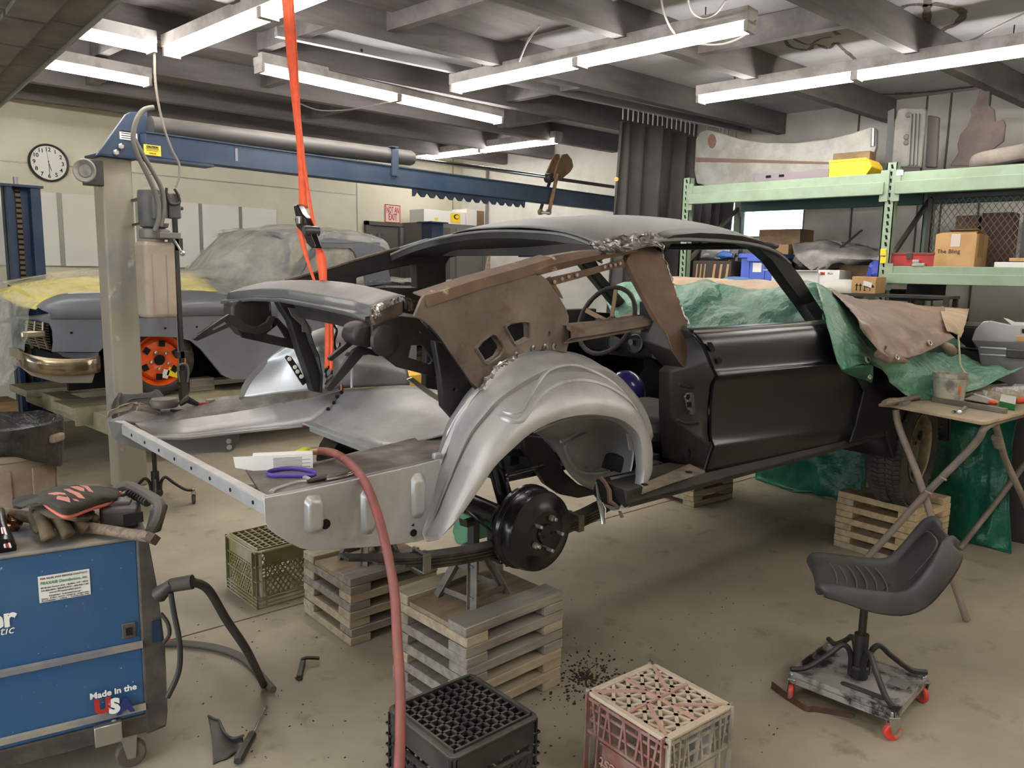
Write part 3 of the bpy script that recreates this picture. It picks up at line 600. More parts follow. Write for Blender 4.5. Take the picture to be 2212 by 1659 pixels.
obj('hood', MB().grid(smooth_grid([[V((x, y, z-.05*(y/.6)**2)) for y in (-.62, -.3, 0, .3, .62)] for x, z in ((2.25, 1.28), (2.8, 1.26), (3.3, 1.22), (3.68, 1.14))], 3, 3)), black_p, car, smooth=True, solid=.01)
obj('far_fender', MB().plate([(1.7, .83, .82), (1.7, .80, 1.36), (3.0, .83, 1.28), (3.6, .80, 1.22), (3.6, .8, .86), (3.1, .82, .82), (2.9, .82, 1.0), (2.5, .82, 1.0), (2.3, .82, .82)], (0, -.02, 0)), black_p, car)
obj('inner_wing', MB().ab((2.2, -.60, .95), (3.6, -.55, 1.3)).ab((2.2, .55, .95), (3.6, .6, 1.3)).ab((3.55, -.75, .9), (3.6, .75, 1.3)), black_i, car)
obj('wheel_arch_liner', MB().grid([[V((wx+.36*math.cos(t), y, wz_+.36*math.sin(t))) for y in (-.82, -.55)] for t in [PI*k/12 for k in range(13)]]), black_i, car, smooth=True, solid=.004)
obj('cowl', MB().grid([[V((x, y, z)) for y in (-.74, 0, .74)] for x, z in ((1.86, 1.29), (2.0, 1.28), (2.25, 1.28))]), black_d, car, solid=.01)
# rocker and sill
r1, r2 = .27, 2.28
sec = [(-.79, .775), (-.815, .80), (-.80, .85), (-.66, .86), (-.64, .80), (-.68, .775)]
obj('rocker_panel', MB().plate([(r1, y, z) for y, z in sec], (r2-r1, 0, 0)), black_d, car, bevel=.006)
sp = [cz(1390, 1047, .862), cz(1450, 1022, .862), cz(1489, 1005, .862), cz(1523, 1021, .862), cz(1440, 1048, .862), cz(1386, 1068, .862)]
so = obj('sill_plate', MB().plate(sp, (0, 0, .006)), M('dirty_sill', (92, 82, 70), .75, c2=(124, 112, 94), sc=12, c3=(72, 58, 46), sc3=16), car)
for px, py in ((1392, 1047), (1488, 1020)): obj('sill_hole', MB().lathe([(.013, 0), (.013, .002)], cz(px, py, .869), Z, 12), hb, so)
rg = random.Random(5); obj('torn_edge', MB().tube([V((r1-.02+rg.uniform(-.012, .012), -.70-.02*k, .87-.022*k+rg.uniform(-.01, .01))) for k in range(6)], [rg.uniform(.005, .014) for _ in range(6)], 6), rust2, car)
# ------------------------------------------------ interior
obj('floor_pan', MB().ab((.62, -.66, .775), (2.2, .72, .795)).ab((.15, -.28, .775), (.62, .72, .795)).bar((.3, 0, .83), (2.15, 0, .86), .28, .09).bar((.62, -.66, .83), (.62, .66, .83), .08, .07), black_i, car, bevel=.01)
obj('rear_seat_riser', MB().grid([[V((x, y, z)) for y in (-.28, 0, .5)] for x, z in ((.36, .79), (.34, 1.0), (.24, 1.05))]), black_i, car, solid=.006)
obj('firewall', MB().ab((2.18, -.72, .79), (2.2, .74, 1.42)), black_i, car)
obj('toe_board', MB().grid([[V((x, y, z)) for y in (-.7, .7)] for x, z in ((1.9, .8), (2.18, 1.0))]), black_i, car, solid=.01)
d = obj('dashboard', MB().plate([(1.62, -.70, 1.30), (1.58, -.70, 1.27), (1.60, -.70, 1.14), (1.66, -.70, 1.12), (1.95, -.7, 1.18), (1.98, -.7, 1.29)], (0, 1.42, 0)), black_i, car, bevel=.012)
for y in (.30, .46): obj('gauge', MB().lathe([(.05, 0), (.055, .01), (.048, .012), (.046, .004)], (1.585, y, 1.21), (-1, 0, .15), 20), M('gauge_rim', (92, 92, 90), .4, .6), d, smooth=True)
obj('kick_panel', MB().ab((1.7, -.70, .8), (2.15, -.685, 1.3)), black_i, car)
fd = obj('far_door', MB().plate([(.5, .78, .84), (.5, .76, 1.38), (1.75, .76, 1.38), (1.75, .78, .84)], (0, .05, 0)), black_i, car, bevel=.01)
for z in (1.02, .92): obj('armrest_panel', MB().ab((.95, .75, z), (1.35, .775, z+.035)), M('grey_trim', (84, 84, 82), .4), fd)
obj('lock_bezel', MB().rbox((1.2, .762, 1.12), (.17, .07, .012), .012, Matrix.Rotation(PI/2, 3, 'X')), M('chrome_dull', (120, 120, 118), .35, .7), fd)
sc_ = obj('steering_column', MB().tube([(1.36, .385, 1.33), (1.7, .385, 1.20), (1.95, .385, 1.05)], .026, 10), black_i, car, smooth=True)
wc = ck(1309, 692, .385); nx = V((-1, 0, .42)).normalized(); u = V((0, 1, 0)); v = nx.cross(u).normalized(); rw = .195
sw = obj('steering_wheel', MB().tube(ngon(wc, rw, 36, u, v), [.0125+.0016*(k % 2) for k in range(36)], 8, True), M('wheel_wrap', (58, 52, 46), .7), car, smooth=True)
ws = M('spoke_wood', (150, 120, 88), .5, .2)
for s in (-1, 1, 0):
    e = wc + (u*s*.98 - v*(.28 if s else 1)*1.0*(1 if s else 1)).normalized()*(rw-.01)
    obj('spoke', MB().bar(wc - nx*.045, e, .026, .006, nx), ws, sw)
obj('hub', MB().lathe([(.03, 0), (.036, .03), (.02, .045)], wc-nx*.06, nx, 16), black_i, sw, smooth=True)
obj('pedal_bracket', MB().ab((2.0, .25, .95), (2.05, .42, 1.25)), black_i, car)
hb2 = M('handbrake_grey', (110, 110, 108), .45, .4); obj('handbrake', MB().bar((1.62, .08, 1.20), (1.5, .10, 1.16), .04, .03), hb2, car, bevel=.006)
for px, py in ((1364, 739),): obj('dash_bracket', MB().lathe([(.012, 0), (.017, .008), (.008, .008)], cx(px, py, 1.56), (-1, 0, 0), 14), zinc, car)
obj('seat_cushion', MB().rbox((.98, -.32, .93), (.52, .5, .15), .09), M('black_vinyl', (38, 36, 33), .5, dust=((70, 62, 52), .5)), car, smooth=True, bevel=.02)
obj('cross_brace', MB().bar((.66, -.62, .86), (.66, .6, .86), .04, .05), black_i, car)
# ------------------------------------------------ trunk, tail
ZT = .985
l_out = [ck(*p) for p in [(236, 908, .76), (300, 884, .82), (360, 872, .80), (430, 862, .76), (530, 852, .68), (611, 846, .58), (690, 842, .48), (737, 836, .42)]]
l_in = [ck(*p) for p in [(292, 914, .68), (335, 910, .66), (390, 906.6, .64), (440, 901, .62), (485, 894, .60), (611, 872, .52), (690, 856, .45), (744, 842, .40)]]
obj('trunk_floor_side', MB().grid(smooth_grid([l_out, [(p+q)/2 for p, q in zip(l_out, l_in)], l_in], 3, 2)), silver_dusty, car, solid=.006, smooth=True)
top = [ck(*p) for p in [(292, 914, .68), (390, 906.6, .64), (485, 894, .60), (611, 872, .52), (690, 856, .45), (744, 842, .40)]]
bot = [ck(*p) for p in [(320, 942, .55), (400, 943, .52), (516, 930, .48), (627, 919, .42), (668, 914, .38), (706, 889, .375)]]
mid = [p.lerp(q, .8)+V((0, 0, .004)) for p, q in zip(top, bot)]
obj('trunk_side_rail', MB().grid([top, mid, bot]), silver, car, solid=.006, smooth=True, angle=60)
obj('rail_lower_lip', MB().tube([p+V((0, -.004, -.006)) for p in bot[:5]], .007, 6), silver, car, smooth=True)
bq = MB()
for px, py in ((1700, 215), (1670, 245), (1648, 285), (1608, 328), (1590, 370), (1560, 390)): bq.lathe([(.008, 0), (.008, .003)], ck(200+px/3.16, 780+py/3.16, .37), (-.6, -.6, .5), 10)
obj('rivet_hole', bq, hb, car, label='dark drilled holes along the seam', kind='stuff')
# hump over the axle, falling to the tank opening
hg = smooth_grid([[ck(*p) for p in r] for r in (
    [(744, 841, .40), (800, 838, .32), (870, 832, .22), (930, 840, .08), (985, 850, -.06)],
    [(722, 868, .39), (790, 868, .27), (860, 868, .14), (930, 878, .0), (992, 888, -.14)],
    [(694, 894, .385), (762, 902, .22), (840, 906, .06), (920, 916, -.10), (992, 922, -.22)],
    [(668, 914, .38), (720, 930, .17), (770, 948, .0), (815, 968, -.15), (960, 938, -.27)])], 4, 3)
obj('axle_hump_floor', MB().grid(hg), silver, car, smooth=True, solid=.006)
o1, o2 = ck(668, 915, .38), ck(816, 970, -.16)
obj('tank_opening_flange', MB().bar(o1+V((-.012, 0, .004)), o2+V((-.012, 0, .004)), .035, .008).bar(o1+V((.004, 0, -.015)), o2+V((.004, 0, -.015)), .006, .035), silver, car)
rt = [cz(*p, ZT) for p in [(573, 1078), (530, 1012), (600, 1017), (680, 1003), (716, 996), (770, 978), (815, 966), (880, 949), (985, 928), (955, 985), (945, 992), (900, 1004), (780, 1031), (640, 1064)]]
rto = obj('trunk_floor_side', MB().plate(rt, (0, 0, -.008)), silver_dusty, car, label='near trunk floor, blackened by grinding dust')
obj('floor_edge_flange', MB().tube([cz(*p, ZT+.003) for p in [(573, 1074), (640, 1062), (780, 1030), (900, 1003), (945, 991)]], .006, 6), silver, car, smooth=True)
obj('floor_swage', MB().tube(cr([cz(*p, ZT+.001) for p in [(586, 1065), (596, 1058), (640, 1044), (672, 1040), (655, 1030)]], 5), .008, 6), silver, car, smooth=True)
obj('tank_opening_flange', MB().tube([cz(*p, ZT-.004) for p in [(530, 1012), (600, 1017), (680, 1003), (770, 979), (816, 968)]], .006, 6), silver, car, smooth=True)
# rear crossmember strip
e1, e2 = cz(245, 906, ZT+.004), cz(574, 1082, ZT+.004); dv = (e2-e1).normalized()
ro = obj('rear_crossmember', MB().bar(e1-dv*.02+V((.012, 0, -.004)), e2+V((.012, 0, -.004)), .03, .008).bar(e1-dv*.02+V((-.002, 0, -.02)), e2+V((-.002, 0, -.02)), .005, .038), silver, car, bevel=.0015)
bq = MB()
for k in range(9): p = e1.lerp(e2, .07+.11*k); bq.lathe([(.006, 0), (.006, .002)], p+V((-.0046, 0, -.02)), (-1, 0, 0), 8)
obj('punched_hole', bq, hb, ro, kind='stuff')
# drop-off panel, right (nearest) and left
DY = -.672
dp = tr([(570, 1076), (640, 1063), (720, 1046), (800, 1028), (900, 1005), (950, 992), (952, 1008), (935, 1080), (912, 1150), (918, 1166), (900, 1171), (812, 1181), (722, 1187), (675, 1190), (648, 1184), (627, 1174), (599, 1157), (582, 1143), (573, 1128)], DY)
dpo = obj('drop_off_panel', MB().plate(dp, (0, .008, 0)), silver, car, bevel=.002)
for (x0, y0, x1, y1, sk) in ((657, 1071, 698, 1153, 2), (779, 1056, 810, 1156, 3), (888, 1024, 917, 1122, 4)):
    w_ = x1-x0; ol = []
    for (a, c) in ((.22, 0), (.78, 0), (1, .12), (1, .88), (.78, 1), (.22, 1), (0, .88), (0, .12)): ol.append((x0+w_*a, y0+(y1-y0)*c-sk*a))
    A_ = tr(ol, DY); c = sum(A_, V())/8; B_ = [c+(p-c)*.72+V((0, -.018, 0)) for p in A_]
    m_ = MB(); n = 8; m_.add(A_+B_, [(i, (i+1) % n, (i+1) % n+n, i+n) for i in range(n)]+[tuple(range(n, 2*n))]); obj('raised_rib', m_, silver, dpo, bevel=.006, seg=3, smooth=True)
for px, py, r in ((703, 1132, .014), (893, 1151, .011)): obj('drain_hole', MB().lathe([(r, 0), (r, .003)], ck(px, py, DY-.001), (0, -1, 0), 14), hb, dpo)
obj('drain_hole', MB().plate(tr([(889, 1136), (895, 1131), (895, 1137)], DY-.003), (0, .002, 0)), hb, dpo)
dl = tr([(232, 908), (262, 914), (330, 935), (380, 944), (516, 934), (514, 948), (504, 970), (494, 976), (390, 978), (320, 975), (270, 962), (240, 945)], .66)
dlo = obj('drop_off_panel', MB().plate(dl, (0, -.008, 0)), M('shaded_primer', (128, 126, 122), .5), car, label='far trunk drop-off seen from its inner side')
for px, py in ((495, 966), (494, 953)): obj('drain_hole', MB().lathe([(.011, 0), (.011, .003)], ck(px, py, .648), (0, -1, 0), 12), white_b, dlo)
# wheelhouses --------------------------------------------------------------------------------
lip = [(922, 1168), (949, 1163), (972, 1142), (990, 1122), (1034, 1059), (1069, 1008), (1104, 973), (1148, 935), (1196, 911), (1243, 898), (1290, 896), (1338, 905), (1368, 925), (1384, 950), (1391, 1000), (1391, 1030), (1382, 1065), (1350, 1099), (1337, 1101)]
crest = [(912, 1150), (922, 1110), (932, 1075), (944, 1030), (960, 965), (977, 915), (997, 882), (1018, 850), (1042, 826), (1074, 796), (1116, 768), (1164, 758), (1227, 759), (1275, 779), (1319, 808), (1351, 844), (1373, 888), (1385, 930), (1390, 975)]
n = 19; LP = cr(tr(lip, -.80), 3); CP = cr(tr(crest, -.56), 3)
LP = LP[:]; CP = CP[:]; nn = min(len(LP), len(CP)); rowsw = []
AX = V((0, 0, .716))
for k in range(nn):
    p, q = LP[k], CP[k]; out_ = (p+q)/2 - V((.02, 0, .75)); out_.y = 0; out_ = out_.normalized(); r = [p + V((0, .03, 0)) - out_*.012, p]
    fade = min(1, min(k, nn-1-k)/6)
    for t, bl in ((.05, .012), (.18, .030), (.36, .036), (.52, .032), (.60, .030), (.64, .042), (.72, .040), (.76, .026), (.86, .022), (.95, .012), (1, 0)):
        s_ = p.lerp(q, t) + V((0, -1, 0))*bl*1.2*fade + out_*bl*.9*fade
        r.append(s_)
    r.append(q + V((0, .03, -.0))+out_*-.004); rowsw.append(r)
obj('outer_wheelhouse', MB().grid(rowsw), silver, car, smooth=True, solid=.004, angle=55, label='bare silver wheelhouse arch nearest the camera')
sk_ = Skin(rowsw, tok)
for pts, r in (([(1820, 1480), (1745, 1395), (1640, 1325), (1540, 1285), (1450, 1268), (1360, 1272), (1280, 1292), (1200, 1335), (1130, 1400), (1085, 1470), (1040, 1535), (1000, 1553), (940, 1540), (870, 1508)], .011), ([(1725, 1345), (1620, 1265), (1500, 1200), (1420, 1172), (1350, 1165), (1270, 1178), (1200, 1215), (1145, 1285), (1095, 1370), (1045, 1465), (1010, 1492), (960, 1497), (900, 1480)], .008), ([(560, 1640), (600, 1560), (680, 1440), (760, 1345)], .006), ([(520, 1655), (545, 1600), (610, 1490), (690, 1385)], .006)):
    q = sk_.path([(800+a/3.16, 420+b/3.16) for a, b in pts], -.004)
    if len(q) > 3: q = cr(q, 4); obj('stamped_bead', MB().tube(q, [r*min(1, .35+.25*min(i, len(q)-1-i)) for i in range(len(q))], 8), silver, car, smooth=True)
ig = smooth_grid([tr([(1110, 262), (1250, 197), (1400, 156), (1550, 149), (1680, 172), (1760, 240), (1800, 330), (1800, 450), (1770, 600)], -.60, **Z3),
    tr([(1150, 275), (1240, 285), (1340, 300), (1450, 300), (1560, 310), (1640, 360), (1670, 440), (1670, 540), (1660, 640)], -.44, **Z3),
    tr([(1170, 290), (1230, 340), (1290, 430), (1350, 540), (1430, 615), (1500, 650), (1560, 668), (1610, 680), (1640, 690)], -.36, **Z3)], 4, 5)
obj('inner_wheelhouse', MB().grid(ig), silver, car, smooth=True, solid=.004, angle=55)
obj('front_apron', MB().plate(tr([(1640, 575), (1720, 560), (1840, 540), (1835, 640), (1780, 740), (1735, 790), (1690, 795), (1655, 800), (1605, 770), (1605, 700), (1650, 600)], -.70, **Z3), (0, .006, 0)), silver, car, bevel=.002)
obj('stamped_rib', MB().tube(cr(tr([(1300, 330), (1400, 275), (1475, 235), (1497, 262), (1400, 310), (1330, 365)], -.47, **Z3), 5), .007, 6).tube(cr(tr([(1330, 370), (1370, 470), (1430, 530), (1520, 545), (1620, 530)], -.43, **Z3), 5), .007, 6), silver, car, smooth=True)
obj('part_label', MB().plate(tr([(1745, 275), (1775, 285), (1800, 390), (1765, 385)], -.69, **Z3), (0, -.001, 0)), white_b, car)
# flange where the trunk side meets the wheelhouse
obj('seam_flange', MB().grid([tr([(944, 1000), (962, 955), (985, 905), (1010, 862), (1040, 828)], -.585), tr([(952, 1004), (970, 960), (992, 912), (1016, 868), (1043, 835)], -.60)]), silver, car, solid=.004)
obj('trunk_seam_lug', MB().rbox(ck(944, 985, -.60), (.03, .02, .02), .006), silver, car, bevel=.004)
rg = random.Random(8); tp = cr(tr([(1038, 838), (1052, 820), (1068, 800), (1085, 786), (1110, 774)], -.612), 7)
obj('torn_edge', MB().tube([p+V((rg.uniform(-.01, .01), rg.uniform(-.004, .004), rg.uniform(-.008, .008))) for p in tp], [rg.uniform(.003, .009) for _ in tp], 6), bare, car)
for px, py in ((1116, 767), (1153, 753), (1178, 750), (1198, 749)): obj('cut_spot_weld', MB().lathe([(.003, 0), (.005, .004), (.009, .002), (.012, .0)], ck(px, py, -.604), (0, -1, 0), 9), bare, car)
# left wheelhouse, seen from behind
lw = smooth_grid([
    [ck(517, 862, .68), ck(600, 850, .57), ck(690, 843, .47), ck(760, 838, .40), ck(830, 834, .36), ck(885, 832, .34)],
    [ck(530, 825, .69), ck(605, 815, .58), ck(690, 800, .46), ck(760, 795, .34), ck(830, 795, .34), ck(882, 805, .34)],
    [ck(562, 790, .70), ck(620, 770, .58), ck(695, 752, .40), ck(760, 748, .38), ck(820, 752, .38), ck(872, 775, .38)],
    [ck(600, 758, .64), ck(640, 735, .54), ck(700, 716, .46), ck(755, 710, .44), ck(805, 718, .44), ck(860, 752, .44)],
    [ck(640, 738, .70), ck(660, 722, .62), ck(702, 707, .54), ck(750, 702, .52), ck(800, 712, .52), ck(856, 745, .5)]], 4, 4)
obj('outer_wheelhouse', MB().grid(lw), silver, car, smooth=True, solid=.004, angle=60, label='far wheelhouse bulging over the trunk floor')
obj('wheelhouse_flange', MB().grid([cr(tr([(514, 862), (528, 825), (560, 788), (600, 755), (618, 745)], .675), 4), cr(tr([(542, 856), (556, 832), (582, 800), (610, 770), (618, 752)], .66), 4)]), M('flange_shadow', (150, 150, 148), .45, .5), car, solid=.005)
obj('seat_divider', MB().tube([ck(762, 755, .36), ck(760, 800, .33), ck(760, 838, .31)], .006, 6), silver, car, smooth=True)
# rear deck filler panel -----------------------------------------------------------------------
dA = [ck(*p) for p in ((492, 632, .60), (560, 625, .45), (620, 627, .30), (700, 640, .05), (760, 650, -.22), (806, 661, -.44))]   # rear edge
dB = [ck(*p) for p in ((575, 608, .60), (630, 605, .45), (700, 606, .30), (760, 612, .05), (818, 624, -.22), (872, 638, -.44))]   # front edge
pl = [p.lerp(q, .5)+V((0, 0, .004)) for p, q in zip(dA, dB)]
vA = [p+V((-.005, 0, -.028)) for p in dA]; vB = [p+V((-.03, 0, -.032)) for p in dA]; vC = [p+V((-.03, 0, -.045)) for p in dA]; vD = [p+V((.03, 0, -.05)) for p in dA]; vE = [p+V((.05, 0, -.10)) for p in dA]
obj('rear_deck_panel', MB().grid(smooth_grid([dB, pl, dA], 3, 3)), deckm, car, smooth=True, solid=.005)
obj('deck_face', MB().grid([dA, vA, vB, vC]), M('deck_edge_grey', (86, 86, 84), .45), car, solid=.004, smooth=True, angle=25)
obj('deck_inner_channel', MB().grid([[p.lerp(q, .2)+V((0, 0, -.05)) for p, q in zip(dA, dB)][2:], vE[2:], [p+V((.05, 0, 0)) for p in vE[2:]]]), black_d, car, solid=.006)
ctn = smooth_grid([tr([(1490, 790), (1560, 750), (1650, 720), (1735, 705)], -.46, **Z6), tr([(1510, 870), (1580, 850), (1660, 810), (1735, 780)], -.47, **Z6)], 6, 4)
obj('deck_corner', MB().plate(tr([(1495, 780), (1735, 705), (1735, 840), (1660, 880), (1600, 965), (1520, 950), (1490, 880)], -.455, **Z6), (0, .02, 0)), rust, car, bevel=.003)
rg = random.Random(4)
obj('torn_edge', MB().grid(crumple(smooth_grid([tr([(1480, 790), (1560, 750), (1650, 718), (1742, 700)], -.47, **Z6), tr([(1500, 850), (1570, 810), (1650, 770), (1745, 735)], -.475, **Z6)], 9, 3), .008, 45, 3)), bare, car, solid=.002)
obj('torn_edge', MB().grid(crumple(smooth_grid([tr([(1478, 800), (1520, 815), (1550, 840)], -.48, **Z6), tr([(1480, 860), (1510, 880), (1545, 870)], -.485, **Z6)], 6, 6), .010, 60, 9)), bare, car, solid=.002)
obj('torn_edge', MB().grid(crumple(smooth_grid([tr([(1735, 700), (1790, 720), (1860, 740)], -.5, **Z6), tr([(1745, 800), (1800, 820), (1870, 780)], -.5, **Z6)], 6, 4), .012, 40, 5)), M('torn_black', (70, 64, 58), .4, .5), car, solid=.002)
# black hinge boxes and braces, far side then near side
def pz6(pts, y, off=(0, .03, 0), holes=(), name='brace', mat=black_d, bev=.004, par=car): return obj(name, MB().plate(tr(pts, y, **Z6), off, [tr(h, y, **Z6) for h in holes]), mat, par, bevel=bev)
pz6([(370, 770), (400, 735), (690, 740), (700, 860), (690, 950), (600, 1000), (480, 1030), (400, 940), (372, 900)], .50, (0, .10, 0), name='hinge_pocket', bev=.02)
pz6([(400, 940), (450, 1030), (900, 1130), (940, 1140), (920, 1060), (860, 1000), (740, 870), (690, 860), (690, 950), (600, 1000)], .44, (0, .012, 0), [[(650, 1000), (735, 930), (800, 1035)]], 'pocket_gusset')
pz6([(60, 1045), (95, 1057), (375, 935), (470, 985), (580, 1005), (665, 975), (705, 905), (712, 860), (680, 860), (655, 905), (585, 945), (500, 930), (410, 862), (350, 845), (305, 872)], .40, (0, .02, 0), [[(215, 962), (225, 972), (338, 915), (335, 902), (320, 902)], [(100, 1018), (140, 1000), (135, 995), (98, 1012)]], 'hinge_arm', bev=.003)
pz6([(740, 740), (880, 745), (960, 940), (1000, 1070), (1050, 1180), (1090, 1330), (1083, 1470), (1020, 1462), (965, 1290), (905, 1130), (835, 900), (770, 800)], .36, (0, .05, 0), name='deck_brace', bev=.006)
obj('deck_brace_lip', MB().grid([tr([(860, 745), (950, 940), (990, 1070), (1040, 1180), (1088, 1330), (1083, 1470)], .355, **Z6), tr([(900, 745), (985, 940), (1025, 1070), (1072, 1180), (1098, 1330), (1092, 1470)], .34, **Z6)]), black_d, car, solid=.006)
fo = pz6([(798, 1190), (812, 1172), (845, 1180), (900, 1260), (945, 1340), (968, 1390), (940, 1412), (905, 1360), (850, 1270)], .40, (0, .01, 0), name='weld_flange', bev=.002)
for px, py in ((830, 1200), (875, 1265), (895, 1300), (925, 1340)): obj('drilled_spot', MB().lathe([(.009, 0), (.008, .003)], ck(400+px/3.687, 450+py/3.687, .398), (0, -1, 0), 10), white_b, fo)
pz6([(820, 790), (905, 800), (1010, 960), (1010, 995), (935, 985), (930, 930), (850, 860)], .34, (0, .006, 0), [[(945, 855), (975, 852), (975, 866), (945, 866)]], 'latch_bracket', M('bracket_grey', (92, 90, 86), .5), .002)
NY = -.46
pz6([(1490, 930), (1640, 880), (1720, 858), (1860, 870), (1905, 930), (2040, 1080), (2212, 1240), (2280, 1500), (2212, 1560), (2150, 1655), (2070, 1592), (2050, 1450), (2010, 1350), (1860, 1310), (1690, 1265), (1580, 1180), (1520, 1110), (1492, 1060)], NY, (0, .012, 0), [[(1780, 1188), (1802, 1092), (1888, 1088), (1972, 1205), (1960, 1235), (1940, 1238)], [(1868, 985), (1885, 980), (1890, 990), (1872, 994)]], 'inner_quarter_brace')
pz6([(1370, 925), (1490, 895), (1520, 1060), (1500, 1120), (1380, 1090), (1335, 1040), (1345, 1000)], NY+.02, (0, .09, 0), name='hinge_pocket', bev=.015)
pz6([(1143, 1192), (1150, 1210), (1170, 1218), (1340, 1085), (1345, 1040), (1320, 1045)], NY+.08, (0, .014, 0), [[(1154, 1196), (1162, 1192), (1166, 1202), (1158, 1206)]], 'hinge_link', bev=.003)
pz6([(1128, 1425), (1135, 1452), (1165, 1458), (1300, 1310), (1420, 1172), (1470, 1165), (1545, 1182), (1545, 1140), (1400, 1095), (1340, 1130)], NY+.06, (0, .016, 0), [[(1140, 1365), (1150, 1370), (1185, 1330), (1176, 1326)], [(1285, 1175), (1295, 1180), (1320, 1150), (1310, 1145)]], 'hinge_arm', bev=.003)
obj('pocket_dome', MB().lathe([(.05, 0), (.046, .012), (.03, .02), (0, .022)], ck(830, 736, NY), (0, -1, 0), 14, False), black_d, car, smooth=True)
obj('quarter_post', MB().plate(tr([(440, 1000), (500, 1010), (600, 1130), (690, 1290), (680, 1330), (640, 1400), (580, 1540), (500, 1450), (480, 1240)], -.52, **Z7), (0, .03, 0), [tr([(575, 1320), (590, 1330), (580, 1345), (565, 1335)], -.52, **Z7)]), black_d, car, bevel=.005)
obj('quarter_post_rib', MB().tube(cr(tr([(330, 820), (420, 900), (560, 1080), (690, 1270), (760, 1365)], -.56, **Z7), 5), .010, 6), black_d, car, smooth=True)
obj('loose_brace', MB().plate(tr([(255, 1262), (290, 1250), (500, 1400), (485, 1422), (400, 1370)], -.30, **Z7), (0, .01, 0)), zinc, car)
# ------------------------------------------------ axle, springs, wheels
dz_ = .716
drum = obj('brake_drum', MB().lathe([(.085, .02), (.142, .02), (.147, .012), (.147, .004), (.142, -.004), (.142, -.010), (.139, -.012), (.139, -.018), (.142, -.02), (.142, -.045), (.139, -.052), (.137, -.066), (.122, -.068), (.114, -.072), (.096, -.078), (.085, -.086), (.076, -.088), (.036, -.088), (.034, -.098), (.0, -.098)], (0, -.60, dz_), (0, 1, 0), 48, False), gloss_black, car, smooth=True, angle=35)
for k in range(5):
    a = math.radians(66+72*k); p = V((.057*math.cos(a), -.688, dz_+.057*math.sin(a)))
    obj('lug_stud', MB().lathe([(.0065, 0), (.0065, -.026), (.005, -.028)], p, (0, 1, 0), 8), zinc, drum)
    if k in (0, 2): obj('lug_nut', MB().lathe([(.012, 0), (.012, -.012), (.008, -.018)], p, (0, 1, 0), 6), M('lug_nut_steel', (120, 108, 96), .5, .6), drum)
for s in (-1, 1): obj('hub_hole', MB().lathe([(.006, 0), (.006, .001)], (s*.018, -.6985, dz_+.004*s), (0, -1, 0), 10), hb, drum)
obj('backing_plate', MB().lathe([(.0, .03), (.135, .03), (.150, .018), (.150, .006), (.147, .004)], (0, -.60, dz_), (0, 1, 0), 40, False), gloss_black, car, smooth=True)
obj('brake_line', MB().tube(cr([(-.05, -.56, dz_+.12), (-.06, -.55, dz_+.18), (.02, -.5, dz_+.17), (.25, -.4, dz_+.14)], 6), .006, 6).tube(cr([(-.10, -.55, dz_-.02), (-.12, -.45, dz_+.02), (-.09, -.2, dz_+.07)], 6), .005, 6), gloss_black, car, smooth=True)
ax_o = obj('axle_housing', MB().tube([(0, -.58, dz_), (0, -.5, dz_), (0, -.42, dz_), (0, -.12, dz_)], [.05, .04, .038, .046], 14).ball((0, 0, dz_), .14, 18, 12, (1, .8, 1)).tube([(0, .12, dz_), (0, .6, dz_)], .04, 14).lathe([(.146, 0), (.146, .14)], (0, .58, dz_), Y, 24), gloss_black, car, smooth=True)
# leaf springs
for s in (-1, 1):
    y = s*.5; lm = MB()
    for k in range(4):
        x0, x1 = -.66+.10*k, .74-.1*k; pts = []
        for i in range(13):
            x = x0+(x1-x0)*i/12; pts.append(V((x, y, dz_-.075-.011*k+.10*(x/.75)**2*(1.15 if x < 0 else 1.1))))
        for i in range(12): lm.bar(pts[i], pts[i+1]+(pts[i+1]-pts[i])*.02, .062, .0085)
    ls = obj('leaf_spring', lm, leaf_m, car)
    for x in (-.38, .33): z = dz_-.09+.10*(x/.75)**2*(1.15 if x < 0 else 1.1); obj('spring_clip', MB().ab((x-.014, y-.038, z-.03), (x+.014, y-.031, z+.03)).ab((x-.014, y+.031, z-.03), (x+.014, y+.038, z+.03)).ab((x-.014, y-.038, z-.034), (x+.014, y+.038, z-.028)).tube([(x, y-.04, z+.024), (x, y+.045, z+.03)], .005, 6), M('clip_grey', (110, 106, 92), .5, .4), ls)
    obj('spring_perch', MB().ab((-.07, y-.045, dz_-.075), (.07, y+.045, dz_-.035)).ab((-.08, y-.05, dz_-.135), (.08, y+.05, dz_-.118)), gloss_black, car, bevel=.005)
    for x in (-.045, .045): obj('u_bolt', MB().tube(cr([(x, y-.04, dz_-.15), (x, y-.045, dz_), (x, y, dz_+.046), (x, y+.045, dz_), (x, y+.04, dz_-.15)], 4), .006, 6), gloss_black, car, smooth=True)
obj('shock_absorber', MB().tube([ck(1096, 1104, -.38), ck(1092, 1080, -.38)], .024, 14).tube([ck(1092, 1085, -.38), ck(1070, 1000, -.36), ck(1060, 965, -.34)], .032, 14), gloss_black, car, smooth=True)
fr_ = MB()
for s in (-1, 1): fr_.tube(([(-.8, s*.42, .915), (-.45, s*.40, .92)] if s < 0 else [])+[(-.2, s*.27, .93), (.1, s*.25, .93), (.35, s*.25, .88), (.7, s*.3, .81), (1.1, s*.4, .79)], .035, 4)
obj('frame_rail', fr_, black_d, car)
bs = tr([(1040, 285), (1180, 300), (1260, 400), (1330, 540), (1420, 620), (1530, 660), (1620, 685), (1540, 690), (1420, 715), (1300, 690), (1200, 620), (1120, 500), (1060, 390)], -.33, **Z3)
obj('seat_pan_edge', MB().plate(bs, (0, .03, 0)), black_d, car, bevel=.004)
